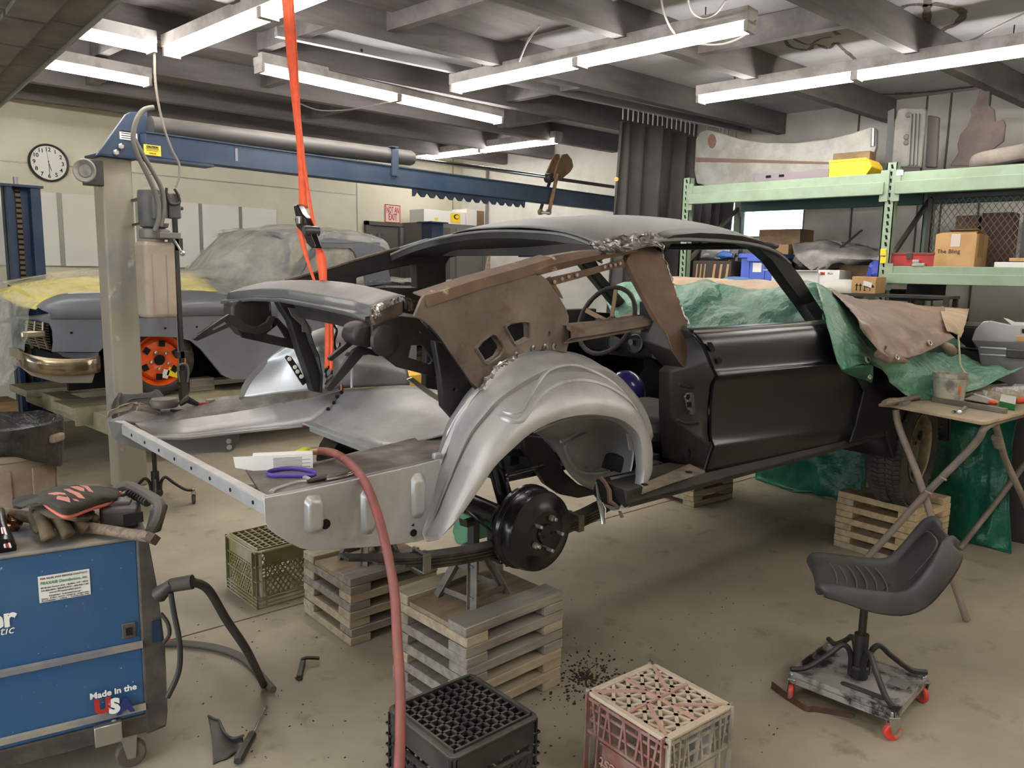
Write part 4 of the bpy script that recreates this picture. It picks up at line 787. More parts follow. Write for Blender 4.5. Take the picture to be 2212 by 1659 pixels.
def make_wheel(parent, c, ax, R, rr, wd, rim_m, tread=True):
    ax = V(ax).normalized(); h = wd/2
    w_ = obj('wheel', MB().lathe([(rr, h*.86), (rr+.006, h*.98), (rr-.006, h), (rr-.016, h*.9), (rr-.022, h*.45), (rr*.80, h*.40), (rr*.70, h*.52), (rr*.45, h*.56), (rr*.36, h*.48), (rr*.22, h*.48), (0, h*.48)], c, ax, 40, False).lathe([(rr-.02, h*.5), (rr-.02, -h*.9), (rr, -h*.95)], c, ax, 40, False), rim_m, parent, smooth=True, angle=40)
    obj('tyre', MB().lathe([(rr-.005, -h*.85), (rr+.02, -h), (R*.8, -h*1.12), (R*.94, -h*.98), (R*.985, -h*.8), (R, -h*.6), (R, h*.6), (R*.985, h*.8), (R*.94, h*.98), (R*.8, h*1.12), (rr+.02, h), (rr-.005, h*.85)], c, ax, 56, False), rubber, w_, smooth=True, angle=60)
    u = V((0, 0, 1)); v = ax.cross(u).normalized(); b = MB()
    if tread:
        for k in range(72):
            a = 2*PI*k/72
            for off, d_ in ((-.36*wd, .35), (-.16*wd, -.35), (.04*wd, .35), (.24*wd, -.35)):
                p = V(c) + (math.cos(a)*u+math.sin(a)*v)*(R+.002) + ax*(off+.03); t = (-math.sin(a)*u+math.cos(a)*v); q = (t*.010+ax*.016*d_*2)
                b.bar(p-ax*.016-t*.006*d_*2, p+ax*.016+t*.006*d_*2, .018, .010, (math.cos(a)*u+math.sin(a)*v))
        obj('tread_block', b, rubber, w_, kind='stuff')
    return w_
fw = make_wheel(car, (2.70, -.72, .668), (.10, -1, 0), .325, .192, .19, M('dull_steel_rim', (150, 140, 120), .38, .75, c2=(112, 100, 84), sc=8))
for k in range(5): a = 2*PI*k/5+.3; obj('lug_hole', MB().lathe([(.012, 0), (.012, .002)], V((2.70, -.72, .668))+V((.055*math.cos(a), -.047, .055*math.sin(a))), (.1, -1, 0), 10), hb, fw)
for k in range(4): a = 2*PI*k/4+.5; obj('rim_slot', MB().lathe([(.028, 0), (.028, .002)], V((2.70, -.72, .668))+V((.115*math.cos(a)+.0, -.049, .115*math.sin(a))), (.1, -1, 0), 10), hb, fw)
make_wheel(car, (2.70, .72, .668), (0, 1, 0), .325, .192, .19, MATS['dull_steel_rim'], False)
obj('suspension_arm', MB().bar((2.5, -.35, .72), (2.72, -.64, .66), .08, .03).tube([(2.7, -.5, .66), (2.7, .5, .66)], .03, 8).bar((2.3, -.45, .80), (2.3, .45, .80), .1, .06), steel_d, car)
# ================================================ CRIBBING, STANDS, CRATES
def onpl(px, py, P, n): d = ray(px, py); return EYE + d*((V(P)-EYE).dot(V(n))/d.dot(V(n)))
def crib(label, c, rz, sx, sy, layers, t, wd, mats, board=False, topdir=0):
    k = thing('cribbing_stack', label, 'wood cribbing', (c[0], c[1], 0), rz, 'timber cribbing under the car')
    rg = random.Random(int(c[0]*100))
    for i in range(layers):
        z = t*(i+.5); mt = mats[rg.randrange(len(mats))]; along = ((layers-1-i) % 2 == topdir)
        for s in (-1, 1):
            j = rg.uniform(-.004, .004); mt = mats[rg.randrange(len(mats))]
            if along: d = (sx+rg.uniform(-.006, .004), wd, t-.0012); p = (j, s*(sy/2-wd/2), z)
            else: d = (wd, sy+rg.uniform(-.006, .004), t-.0012); p = (s*(sx/2-wd/2), j, z)
            obj('plank', MB().box(p, d, RZ(rg.uniform(-.006, .006))), mt, k, bevel=.003, seg=1)
    if board:
        zb = t*(layers-1)
        tag(bb := obj('plywood_board', MB().box(V((c[0], c[1], zb+.0095))+RZ(rz) @ V((.0, 0, 0)), (sx*.98, sy-2*wd-.01, .018), RZ(rz)), ply, None), 'raw plywood square let into the top of '+board, 'board')
    return k
crib('pale timber cribbing under the jack stand at the brake drum', (2.005, 2.02), math.radians(-4), .485, .445, 10, .0385, .10, (wood, wood, wood_g), 'the cribbing under the near jack stand')
crib('grey weathered cribbing behind the red hose, beside the olive crate', (2.075, 2.80), math.radians(-6), .45, .43, 8, .038, .10, (wood_g, wood_g, wood), 'the grey cribbing behind the red hose')
crib('fresh yellow cribbing under the near front tyre', (4.80, 1.37), math.radians(-9), .44, .46, 9, .038, .10, (wood_y, wood_y, wood), False, 1)
crib('cribbing far under the rocker panel, mostly hidden below the car', (4.92, 2.80), math.radians(-9), .44, .46, 9, .038, .10, (wood_g, wood))
def jack_stand(label, c, z0, ztop, rz=0):
    k = thing('jack_stand', label, 'jack stand', (c[0], c[1], z0), rz); h = ztop-z0; ms = M('dusty_jack_grey', (118, 112, 104), .6, c2=(96, 90, 84), sc=7)
    for sx, sy in ((1, 1), (1, -1), (-1, 1), (-1, -1)):
        a = V((sx*.10, sy*.095, .0)); b_ = V((sx*.026, sy*.026, h*.62)); m_ = MB(); u = (b_-a).normalized()
        m_.bar(a, b_, .034, .004, V((sx, 0, .4))); m_.bar(a+V((0, -sy*.017, 0)), b_+V((0, -sy*.017, 0)), .03, .004, V((0, sy, .4))); obj('leg', m_, ms, k)
    for z in (.03, .13):
        f = 1-z/h*.9; p = [V((sx*(.10-.074*z/(h*.62)), sy*(.095-.069*z/(h*.62)), z)) for sx, sy in ((1, 1), (1, -1), (-1, -1), (-1, 1))]
        for i in range(4):
            if (z > .1) == (i % 2 == 0) or z < .1: obj('cross_strap', MB().bar(p[i], p[(i+1) % 4], .004, .022), ms, k)
    obj('collar', MB().box((0, 0, h*.62), (.065, .065, .03)), ms, k, bevel=.003)
    obj('ratchet_bar', MB().box((0, 0, h*.72), (.032, .032, h*.45)), steel_d, k); obj('saddle', MB().plate([(-.055, -.02, h-.02), (.055, -.02, h-.02), (.062, -.02, h+.012), (.045, -.02, h), (-.045, -.02, h), (-.062, -.02, h+.012)], (0, .04, 0)), steel_d, k, bevel=.003)
    return k
axz = .716-.045
jack_stand('dusty grey jack stand under the rear axle beside the brake drum', (1.985, 2.03), .3465+.019, axz, .05)
jack_stand('jack stand on the grey cribbing, draped with a green rag', (2.06, 2.78), .266+.019, axz)
rg_ = smooth_grid([[gd(*p) for p in r] for r in ([(985, 1112, 3.05), (1010, 1104, 3.0), (1040, 1108, 3.0), (1064, 1118, 3.05)], [(983, 1145, 3.02), (1010, 1140, 2.98), (1038, 1140, 2.98), (1058, 1145, 3.02)], [(988, 1172, 3.02), (1005, 1176, 2.99), (1030, 1166, 2.98), (1052, 1160, 3.0)])], 5, 5)
tag(obj('rag', MB().grid(crumple(rg_, .012, 18, 4)), M('green_rag', (96, 144, 112), .85, bump=(60, .3, .004)), smooth=True, solid=.003), 'green rag hanging over the axle behind the jack stand', 'rag')
# ------------------------------------------------ milk crates, standing upside down
def crate(label, c, rz, sx, sy, h, style, ms, mside=None):
    k = thing('milk_crate', label, 'crate', (c[0], c[1], 0), rz, 'upturned milk crates'); mside = mside or ms
    hx, hy = sx/2, sy/2
    obj('top_rim', MB().plate([(x, y, h-.012) for x, y in _rr(hx, hy, .025)], (0, 0, .012), [[(x, y, h-.012) for x, y in _rr(hx-.022, hy-.022, .015)]]), ms, k, bevel=.003)
    g = MB()
    if style == 'tri':
        n = 8; w_ = (2*hx-.05)/n; o = [(hx-.024)*s for s in (-1, 1)]
        def cl(a, b_):   # clip a segment to the top
            L_ = []
            for p, q in ((a, b_),):
                t0, t1 = 0., 1.; d = (q[0]-p[0], q[1]-p[1])
                for i, lim in ((0, hx-.022), (1, hy-.022)):
                    if abs(d[i]) < 1e-9:
                        if abs(p[i]) > lim: return None
                    else:
                        a0, a1 = sorted(((-lim-p[i])/d[i], (lim-p[i])/d[i])); t0 = max(t0, a0); t1 = min(t1, a1)
                return None if t1-t0 < .01 else ((p[0]+d[0]*t0, p[1]+d[1]*t0), (p[0]+d[0]*t1, p[1]+d[1]*t1))
        for ang in (0, 60, 120):
            t = math.radians(ang+45); dx, dy = math.cos(t), math.sin(t)
            for i in range(-6, 7):
                ox, oy = -dy*i*.047, dx*i*.047; s = cl((ox-dx, oy-dy), (ox+dx, oy+dy))
                if s: g.bar((s[0][0], s[0][1], h-.009), (s[1][0], s[1][1], h-.009), .011, .010)
        obj('top_lattice', g, ms, k, kind='stuff')
        for a, b_ in (((-hx+.02, 0), (hx-.02, 0)), ((0, -hy+.02), (0, hy-.02)), ((-hx+.02, -hy+.02), (-.05, 0)), ((hx-.02, hy-.02), (.05, 0)), ((-hx+.02, hy-.02), (0, .05)), ((hx-.02, -hy+.02), (0, -.05))):
            obj('top_rib', MB().bar((a[0], a[1], h-.001), (b_[0], b_[1], h-.001), .010, .006), M('dusty_red_rib', (180, 142, 126), .65), k)
    else:
        n = 9 if style == 'sq' else 8
        for i in range(1, n):
            x = -hx+.022+(sx-.044)*i/n; wb = .004
            if style == 'sq': g.ab((x-wb, -hy+.02, h-.014), (x+wb, hy-.02, h+.0)); g.ab((-hx+.02, -hy+.022+(sy-.044)*i/n-wb, h-.014), (hx-.02, -hy+.022+(sy-.044)*i/n+wb, h+.0))
            else: g.ab((x-.003, -hy+.02, h-.018), (x+.003, hy-.02, h+.004)); g.ab((-hx+.02, -hy+.022+(sy-.044)*i/n-.003, h-.018), (hx-.02, -hy+.022+(sy-.044)*i/n+.003, h+.004))
        if style == 'sq':
            for i in range(n):
                for j in range(n):
                    x = -hx+.022+(sx-.044)*(i+.5)/n; y = -hy+.022+(sy-.044)*(j+.5)/n; a, b_ = .0125, .0075
                    for q in ((a, 0), (-a, 0)): g.box((x+q[0], y, h-.022), (.008, 2*a+.006, .003))
                    for q in ((0, a), (0, -a)): g.box((x, y+q[1], h-.022), (2*a, .008, .003))
        obj('top_lattice', g, ms, k, kind='stuff')
        b_ = .018; e = MB()
        for a0, a1, c0, c1 in ((-hx+b_, hx-b_, -hy+b_, -hy+b_+.006), (-hx+b_, hx-b_, hy-b_-.006, hy-b_), (-hx+b_, -hx+b_+.006, -hy+b_, hy-b_), (hx-b_-.006, hx-b_, -hy+b_, hy-b_)): e.ab((a0, c0, h-.002), (a1, c1, h+.008))
        obj('top_ridge', e, ms, k)
    for s, wlen, face in ((0, sx, -hy), (1, sy, -hx), (2, sx, hy), (3, sy, hx)):
        Rm = RZ((0, -PI/2, PI, PI/2)[s]); w2 = wlen/2; off = (hy, hx, hy, hx)[s]
        def P(a, z, d=0.): return Rm @ V((a, -off+d, z))
        m_ = MB(); up = Rm @ V((0, -1, 0))
        if style == 'sq':
            for z, t in ((h-.045, .066),): m_.bar(P(-w2+.02, z, .006), P(w2-.02, z, .006), .004, t)
            for a in (-w2+.012, w2-.012):
                for z in (.02, .055, .09, .125, .16, .195, .23): m_.bar(P(a-.014, z, .009), P(a+.014, z, .009), .018, .004)
                m_.bar(P(a-.0, 0, .016), P(a, h-.01, .016), .004, .03, up)
            for z in (.004, .035, .10, .175): m_.bar(P(-w2+.03, z, .008), P(w2-.03, z, .008), .016, .006)
            for a in (-w2+.03, w2-.03): m_.bar(P(a, 0, .008), P(a, h-.06, .008), .016, .005, up)
            for i in range(7):
                a = -w2+.05+(wlen-.1)*i/6
                for sg_ in (-1, 1): m_.bar(P(a, .105, .008), P(max(-w2+.03, min(w2-.03, a+sg_*.05)), .172, .008), .012, .006, up)
                for sg_ in (-1, 1): m_.bar(P(a, .04, .008), P(max(-w2+.03, min(w2-.03, a+sg_*.05)), .098, .008), .012, .006, up)
        elif style == 'tri':
            for z in (.004, h-.02, h-.13): m_.bar(P(-w2, z, .005), P(w2, z, .005), .012, .010)
            for a in (-w2+.012, w2-.012): m_.bar(P(a, 0, .004), P(a, h, .004), .006, .024, up)
            for a in (-w2+.055, w2-.055): m_.bar(P(a, 0, .005), P(a*.9, h-.01, .005), .008, .012, up)
            for z in (h-.05, h-.09): m_.bar(P(-w2+.02, z, .006), P(w2-.02, z, .006), .006, .008)
            for i in range(8):
                a = -w2+.05+(wlen-.1)*i/7; m_.bar(P(a, h-.13, .005), P(a+.018*(1 if i % 2 else -1), h-.012, .005), .008, .010, up)
            m_.bar(P(-w2+.08, .075, .004), P(w2-.08, .075, .004), .004, .12)
            for z in (.015, .137): m_.bar(P(-w2+.075, z, .002), P(w2-.075, z, .002), .008, .006)
        else:
            m_.bar(P(-w2+.05, h-.035, .005), P(w2-.05, h-.035, .005), .004, .07)
            for a in (-w2+.004, w2-.004, -w2+.05, w2-.05): m_.bar(P(a, 0, .004), P(a, h, .004), .006, .006, up)
            if s in (0, 1):
                for a in (-w2+.026, w2-.026): m_.bar(P(a, .06, .012), P(a, h-.004, .012), .003, .042, up)
            for z in (.004, .022, .040, .056, .135, h-.075, h-.006): m_.bar(P(-w2, z, .005), P(w2, z, .005), .012, .005)
            for i in range(-7, 16):
                for sg_ in (1, -1):
                    a0 = -w2+.05+.026*i; z0, z1 = .056, h-.075; a1 = a0+(z1-z0)*.7
                    if sg_ < 0: a0, a1 = -a0, -a1
                    lo_, hi_ = -w2+.05, w2-.05; d = a1-a0; t0 = 0; t1 = 1
                    for lim, sn in ((lo_, 1), (hi_, -1)):
                        f0 = (a0-lim)*sn; f1 = (a1-lim)*sn
                        if f0 < 0 and f1 < 0: t0, t1 = 1, 0; break
                        if f0 < 0: t0 = max(t0, -f0/(f1-f0))
                        if f1 < 0: t1 = min(t1, f0/(f0-f1))
                    if t1-t0 > .05: m_.bar(P(a0+d*t0, z0+(z1-z0)*t0, .006), P(a0+d*t1, z0+(z1-z0)*t1, .006), .006, .005, up)
        so = obj('side_lattice', m_, (mside if s == 1 else M('crate_grey_side', (136, 128, 118), .7, c2=(170, 160, 148), sc=9)) if style == 'tri' else ms, k, kind='stuff')
        if style == 'tri' and s in (0, 1):
            text('Sealtest', .058, P(0, .075, .0), Rm @ V((-1, 0, 0)), (0, 0, -1), M('embossed_pale', (186, 150, 138), .6), k, bold=.0005, shear=.2)
        if style == 'sq' and s == 0: text('DAIRY CO', .02, P(.02, h-.05, .003), Rm @ X, Z, M('embossed_grey', (66, 64, 60), .5), k) if False else None
    return k
def _rr(hx, hy, r, n=4):
    out = []
    for k, (sx, sy) in enumerate(((1, 1), (-1, 1), (-1, -1), (1, -1))):
        for i in range(n+1): a = PI/2*(k+i/n); out.append((sx*(hx-r)+r*math.cos(a), sy*(hy-r)+r*math.sin(a)))
    return out
crate('black milk crate with a square-holed bottom, nearest at the bottom edge', (1.508, 1.58), math.radians(-5.6), .33, .335, .28, 'sq', plas_black)
crate('dusty red milk crate with a triangular lattice bottom', (1.996, 1.20), math.radians(-9), .315, .335, .28, 'tri', M('dusty_pink_crate', (188, 172, 150), .7, c2=(176, 152, 134), sc=5, lo=.45, hi=.9), M('dusty_red_crate', (138, 92, 86), .6, c2=(164, 146, 136), sc=8, lo=.42, hi=.7))
crate('olive milk crate with a hand hole, under the silver drop-off panel', (1.905, 3.375), math.radians(-4), .325, .345, .28, 'olive', M('olive_crate', (128, 118, 74), .6, c2=(150, 144, 122), sc=5, dust=((176, 164, 136), .7)))
# ------------------------------------------------ rolling stools
def stool(label, c, rz, seat_off, seat_rz, hz, plate, cm, base_r):
    k = thing('rolling_stool', label, 'stool', (c[0], c[1], 0), rz); bm = M('stool_black', (34, 33, 32), .4, dust=((110, 104, 94), .4))
    hx, hy = base_r
    if plate:
        po = obj('base_tray', MB().plate([(x, y, .092) for x, y in _rr(hx, hy, .015)], (0, 0, .004)).ab((-hx, -hy, .07), (-hx+.006, hy, .115)).ab((hx-.006, -hy, .07), (hx, hy, .10)).ab((-hx, -hy, .07), (hx, -hy+.006, .10)).ab((-hx, hy-.006, .07), (hx, hy, .115)), M('worn_tray', (160, 156, 150), .5, .3, c2=(46, 44, 42), sc=9, lo=.5, hi=.62), k)
        obj('tray_slot', MB().rbox((-.09, -.05, .098), (.03, .16, .004), .012), bm, po); obj('tray_mark', MB().ab((.03, -.16, .0965), (.10, -.09, .0975)), M('tray_mark_grey', (120, 116, 110), .5), po)
    zc = .10 if plate else .075
    obj('lower_column', MB().tube([(0, 0, zc), (0, 0, zc+.03), (0, 0, zc+.17)], .026, 20).lathe([(.034, zc-.0), (.034, zc+.04), (.028, zc+.045)], (0, 0, 0), Z, 20), bm, k, smooth=True)
    obj('piston', MB().tube([(0, 0, zc+.17), (0, 0, hz)], .0145, 14), M('oily_piston', (58, 52, 46), .3, .6), k, smooth=True)
    for sx, sy in ((1, 1), (1, -1), (-1, 1), (-1, -1)):
        d = V((sx*hx, sy*hy, 0)); cxp = d*.955
        obj('leg', MB().tube(cr([d*.12+V((0, 0, zc+.01)), d*.14+V((0, 0, zc+.09)), d*.26+V((0, 0, zc+.125)), d*.45+V((0, 0, zc+.085)), d*.75+V((0, 0, zc+.03)), d*.98+V((0, 0, zc+.022))], 5), .0105, 8), bm, k, smooth=True)
        ca = {(-1, -1): -.75, (1, -1): .9, (-1, 1): .35, (1, 1): -.2}[(sx, sy)]; Rc = RZ(ca); q = lambda x, y, z: cxp + Rc @ V((x, y, 0)) + V((0, 0, z)); m_ = MB()
        for y_ in (-.014, .011): m_.plate([q(-.018, y_, .085), q(.020, y_, .085), q(.026, y_, .062), q(.012, y_, .028), q(-.004, y_, .028)], Rc @ V((0, .003, 0)))
        w_ = obj('caster_fork', m_.box(cxp+V((0, 0, .087)), (.04, .03, .006), Rc).lathe([(.01, .09), (.01, .105), (.006, .108)], cxp, Z, 10), zinc, k, bevel=.002)
        obj('caster_wheel', MB().lathe([(.010, -.009), (.027, -.010), (.032, -.006), (.032, .006), (.027, .010), (.010, .009)], q(.004, 0, .032), Rc @ Y, 24), cm, w_, smooth=True)
    # moulded seat: ring of sections from front lip to back rest
    prof = [(.205, -.040), (.215, -.015), (.195, .006), (.12, -.002), (.03, -.014), (-.06, -.012), (-.11, .012), (-.155, .075), (-.195, .150), (-.215, .195), (-.228, .210), (-.245, .198)]
    wid = [.15, .16, .175, .19, .195, .19, .185, .18, .168, .145, .13, .125]
    So = V(seat_off); Rm = RZ(seat_rz); g = []
    for i, ((a, z), w_) in enumerate(zip(prof, wid)):
        r = []; nx_ = V((-(prof[min(i+1, 11)][1]-prof[max(i-1, 0)][1]), 0, (prof[min(i+1, 11)][0]-prof[max(i-1, 0)][0]))).normalized(); nx_ = -nx_ if nx_.dot(V((.6, 0, .8))) < 0 else nx_
        for t, up in ((-1., -.055), (-1.02, -.02), (-.96, .022), (-.86, .026), (-.72, .004), (-.35, -.004), (0, -.006), (.35, -.004), (.72, .004), (.86, .026), (.96, .022), (1.02, -.02), (1., -.055)):
            f = (.1, .15, .3, .6, .9, 1, 1, 1, 1, .9, .6, .4)[i]
            r.append(So + V((0, 0, hz+.03)) + Rm @ (V((a, t*w_, z)) + nx_*up*(f if up > 0 else max(f, .75))))
        g.append(r)
    so = obj('seat', MB().grid(smooth_grid(g, 3, 3)), seat_m, k, smooth=True, solid=.012, angle=70)
    for q in (.13, .095, .06, .025, -.01, -.045):
        pts = [So + V((0, 0, hz+.03)) + Rm @ V((q+.012*(abs(t)/.12)**2, t, -.012+.006*(q > .1)+.004)) for t in (-.12, -.06, 0, .06, .12)]
        obj('seat_groove', MB().tube(cr(pts, 3), .0028, 6), M('groove_dust', (98, 93, 86), .8), so)
    ol = [(-.115, .035, .10), (-.19, .155, .09), (-.205, .175, 0), (-.19, .155, -.09), (-.115, .035, -.10)]
    obj('backrest_groove', MB().tube(cr([So+V((0, 0, hz+.03))+Rm @ V((a+.006, y, z+.004)) for a, z, y in ol], 5), .004, 6), plas_black, so, smooth=True)
    obj('under_bracket', MB().box(So*.5+V((0, 0, hz-.0)), (.12, .12, .03)), bm, k)
    return k
redw = M('red_caster', (214, 64, 54), .5, c2=(150, 130, 116), sc=18, lo=.5, hi=.6)
stool('low rolling stool with red casters and a tray base, black moulded seat', (2.935, .905), math.radians(-1), (.085, .01, 0), math.radians(119), .44, True, redw, (.18, .19))
stool('rolling stool with grey casters beside the lift post, backrest showing', (2.06, 5.12), math.radians(20), (0, 0, 0), math.radians(-112), .50, False, rubber, (.17, .17))
# ================================================ WELDER at the lower left
wd_ = thing('welding_machine', 'blue wire-feed welding machine on casters at the lower left corner', 'welder', gz(318, 1580, .13)*1, math.radians(164))
wd_.location.z = 0; P0 = wd_.location.copy(); ROOTM[wd_.name] = Matrix.Translation(P0) @ Matrix.Rotation(math.radians(164), 4, 'Z')
WN = ROOTM[wd_.name].to_3x3() @ V((0, 1, 0))
def wl(px, py, d=0.): return loc(wd_, onpl(px, py, P0+WN*d, WN))
ZT_, ZB_, ZS = .768, .13, .425
obj('upper_side_panel', MB().ab((.0, -.02, ZS+.004), (.98, 0, ZT_)), welder_blue, wd_, bevel=.006)
obj('lower_side_panel', MB().ab((.0, -.02, ZB_+.06), (.98, 0, ZS-.004)), welder_blue, wd_, bevel=.006)
obj('panel_rail', MB().plate([(.0, .004, ZS-.012), (.0, .014, ZS-.006), (.0, .012, ZS+.008), (.0, .004, ZS+.014)], (.98, 0, 0)), welder_top, wd_)
obj('panel_rail', MB().plate([(.0, .003, ZB_+.075), (.0, .012, ZB_+.08), (.0, .010, ZB_+.095), (.0, .003, ZB_+.10)], (.98, 0, 0)), welder_top, wd_)
obj('cabinet', MB().ab((.0, -.46, ZB_+.02), (.98, -.02, ZT_-.002)), welder_blue, wd_, bevel=.005)
obj('top_cover', MB().rbox((.50, -.23, ZT_+.004), (1.02, .48, .012), .02), welder_top, wd_, bevel=.004)
obj('base_frame', MB().ab((-.01, -.46, ZB_), (.98, .004, ZB_+.06)), welder_dark, wd_, bevel=.004)
bz = [(.004, ZB_-.01), (-.055, ZB_-.0), (-.062, ZB_+.05), (-.064, .40), (-.050, .60), (-.034, ZT_-.03), (-.03, ZT_+.01), (.004, ZT_+.004)]
obj('front_bezel', MB().plate([(a, .006, z) for a, z in bz], (0, -.475, 0)), welder_dark, wd_, bevel=.008)
obj('bezel_window', MB().plate([wl(328, 1342, .008), wl(346, 1338, .008), wl(350, 1386, .008), wl(328, 1388, .008)], WN*0+V((0, .002, 0))), post_blue, wd_)
# the handle at the front top: two arms and a gripped bar
hA = gd(292, 1058, 2.52); hB = gd(352, 1090, 2.32)
h_ = MB(); lp = [loc(wd_, gd(236, 1068, 2.62)), loc(wd_, gd(266, 1050, 2.60)), loc(wd_, gd(286, 1052, 2.58)), loc(wd_, gd(330, 1076, 2.44)), loc(wd_, gd(346, 1092, 2.40)), loc(wd_, gd(340, 1122, 2.40)), loc(wd_, gd(318, 1156, 2.42))]
obj('carry_handle', h_.tube(cr(lp, 5), .0165, 8), M('handle_grey', (96, 90, 82), .6), wd_, smooth=True)
for i in range(8):
    p = lp[2].lerp(lp[3], .04+i*.125)+V((.012, .0, -.016)); obj('grip_rib', MB().lathe([(.012, -.004), (.014, 0), (.012, .004)], p, lp[3]-lp[2], 10), plas_black, wd_, smooth=True)
obj('handle_arm', MB().bar(loc(wd_, gd(330, 1150, 2.44)), loc(wd_, gd(346, 1092, 2.41)), .05, .02), welder_dark, wd_, bevel=.006)
# stickers and lettering on the side
a, c, d2 = wl(81, 1250, .002), wl(192, 1225, .002), wl(197, 1280, .002); e_ = wl(86, 1306, .002)
xd = (c-a).normalized(); yd = V((0, 0, 1)); ctr = (a+c+d2+e_)/4; W_ = (c-a).length; H_ = (a-e_).length
xd = V((-1, 0, 0)); W_ = abs(c.x-a.x); H_ = (abs(a.z-e_.z)+abs(c.z-d2.z))/2
st_ = obj('dealer_sticker', MB().box(ctr, (W_, .0015, H_)), white_b, wd_)
for s, q, sz, mt, sh in (('FOR SALES AND SERVICE CONTACT:', .40, .085, ink_b, 0), ('PRAXAIR Distribution, Inc.', .22, .145, ink_g, .15), ('85 Great Arrow Ave - Buffalo, NY 14216', .05, .075, ink_b, 0), ('716-895-0804 - 800-873-0731 - 800-942-1148', -.06, .07, ink_b, 0), ('www.Praxairdist.com', -.16, .075, ink_b, 0), ('Other Locations:', -.28, .075, ink_b, 0), ('Albany - Buffalo - Elmira - Hamburg - Niagara Falls', -.37, .06, ink_b, 0), ('Rochester - Utica - Towanda, PA', -.45, .07, ink_b, 0)):
    text(s, H_*sz*1.15, ctr+V((0, .0006, H_*q)), xd, Z, mt, wd_, shear=sh, fit=W_*(.62 if len(s) < 22 else .92))
p = wl(14, 1335, .001); text('Miller', .078, wl(34, 1332, .001), xd, Z, ink_w, wd_, align='RIGHT', bold=.003); text('Millermatic', .036, wl(30, 1359, .001), xd, Z, ink_w, wd_, align='RIGHT', shear=.25)
text('Made in the', .027, wl(245, 1494, .016), xd, Z, ink_w, wd_, bold=.0008)
for s, px, mt in (('U', 222, ink_r), ('S', 247, ink_w), ('A', 271, ink_n)): text(s, .062, wl(px, 1526, .016), xd, Z, mt, wd_, bold=.004)
lt_ = obj('latch', MB().rbox(wl(279, 1362, .003), (.04, .05, .008), .004, Matrix.Rotation(PI/2, 3, 'X')), welder_dark, wd_, bevel=.002); obj('latch_pull', MB().box(wl(279, 1364, .0075), (.018, .004, .024)), M('latch_black', (12, 12, 12), .5), lt_)
obj('frame_bolt', MB().lathe([(.009, 0), (.009, .006), (.005, .008)], wl(246, 1558, .005), (0, 1, 0), 8), zinc, wd_)
obj('caster_bracket', MB().ab(V(wl(228, 1582, .004))+V((-.045, 0, -.03)), V(wl(228, 1582, .03))+V((.03, 0, .02))), zinc, wd_, bevel=.003)
cp = wl(285, 1645, -.03); cp.z = .045
for p_, q_ in ((V((cp.x, -.05, .045)), 0), (V((cp.x, -.40, .045)), 0), (V((.85, -.05, .045)), 0), (V((.85, -.40, .045)), 0)):
    cf = obj('caster_fork', MB().plate([p_+V((-.02, -.022, .075)), p_+V((.03, -.022, .075)), p_+V((.012, -.022, -.01)), p_+V((-.012, -.022, -.01))], (0, .004, 0)).plate([p_+V((-.02, .018, .075)), p_+V((.03, .018, .075)), p_+V((.012, .018, -.01)), p_+V((-.012, .018, -.01))], (0, .004, 0)).lathe([(.035, .07), (.038, .078), (.038, .09)], p_+V((0, 0, 0)), Z, 16), zinc, wd_, smooth=True)
    obj('caster_wheel', MB().lathe([(.01, -.016), (.040, -.016), (.045, -.010), (.045, .010), (.040, .016), (.01, .016)], p_, Y, 24), M('worn_caster', (120, 106, 92), .7, c2=(84, 76, 68), sc=12), cf, smooth=True)
# gas torch lead: gun cable out of the front, plus black loops
tl = thing('welding_lead', 'black welding gun lead with a strain relief, arching from the welder to the floor', 'cable', gz(570, 1482))
def wp(px, py, t): return gd(px, py, t)
obj('strain_relief', MB().tube([wp(345, 1278, 2.36), wp(372, 1264, 2.36), wp(416, 1257, 2.36)], [.017, .021, .022], 14), M('relief_rubber', (62, 58, 54), .7), tl, world=True, smooth=True)
obj('boot', MB().tube([wp(344, 1284, 2.36), wp(358, 1272, 2.35), wp(370, 1262, 2.35)], [.026, .020, .014], 10), plas_black, tl, world=True, smooth=True)
obj('lead', MB().tube(cr([wp(416, 1257, 2.36), wp(450, 1274, 2.40), wp(490, 1340, 2.46), wp(535, 1408, 2.55), gz(570, 1480, .014)], 8), .0135, 10), cable_m, tl, world=True, smooth=True)
cc = thing('power_cord', 'thin black cord looping down the front of the welder', 'cable', gz(365, 1505))
obj('cord', MB().tube(cr([wp(369, 1281, 2.35), wp(375, 1320, 2.35), wp(388, 1390, 2.35), wp(386, 1450, 2.36), wp(362, 1506, 2.36)], 8), .0085, 8), cable_m, cc, world=True, smooth=True)
obj('cord_loop', MB().tube(cr([wp(347, 1325, 2.38), wp(362, 1345, 2.38), wp(366, 1370, 2.38), wp(354, 1388, 2.38)], 6), .006, 8), cable_m, cc, world=True, smooth=True)
obj('orange_plug', MB().tube([gz(352, 1385, .02), gz(368, 1384, .02)], .012, 8), orange, cc, world=True)
tag(obj('grey_hose', MB().tube(cr([gz(352, 1390, .02), gz(400, 1390, .016), gz(470, 1400, .016), gz(530, 1425, .016), gz(590, 1490, .016), gz(640, 1580, .016)][:5], 8), .014, 10), grey_hose, smooth=True), 'grey hose lying curved on the floor behind the welding lead', 'hose')
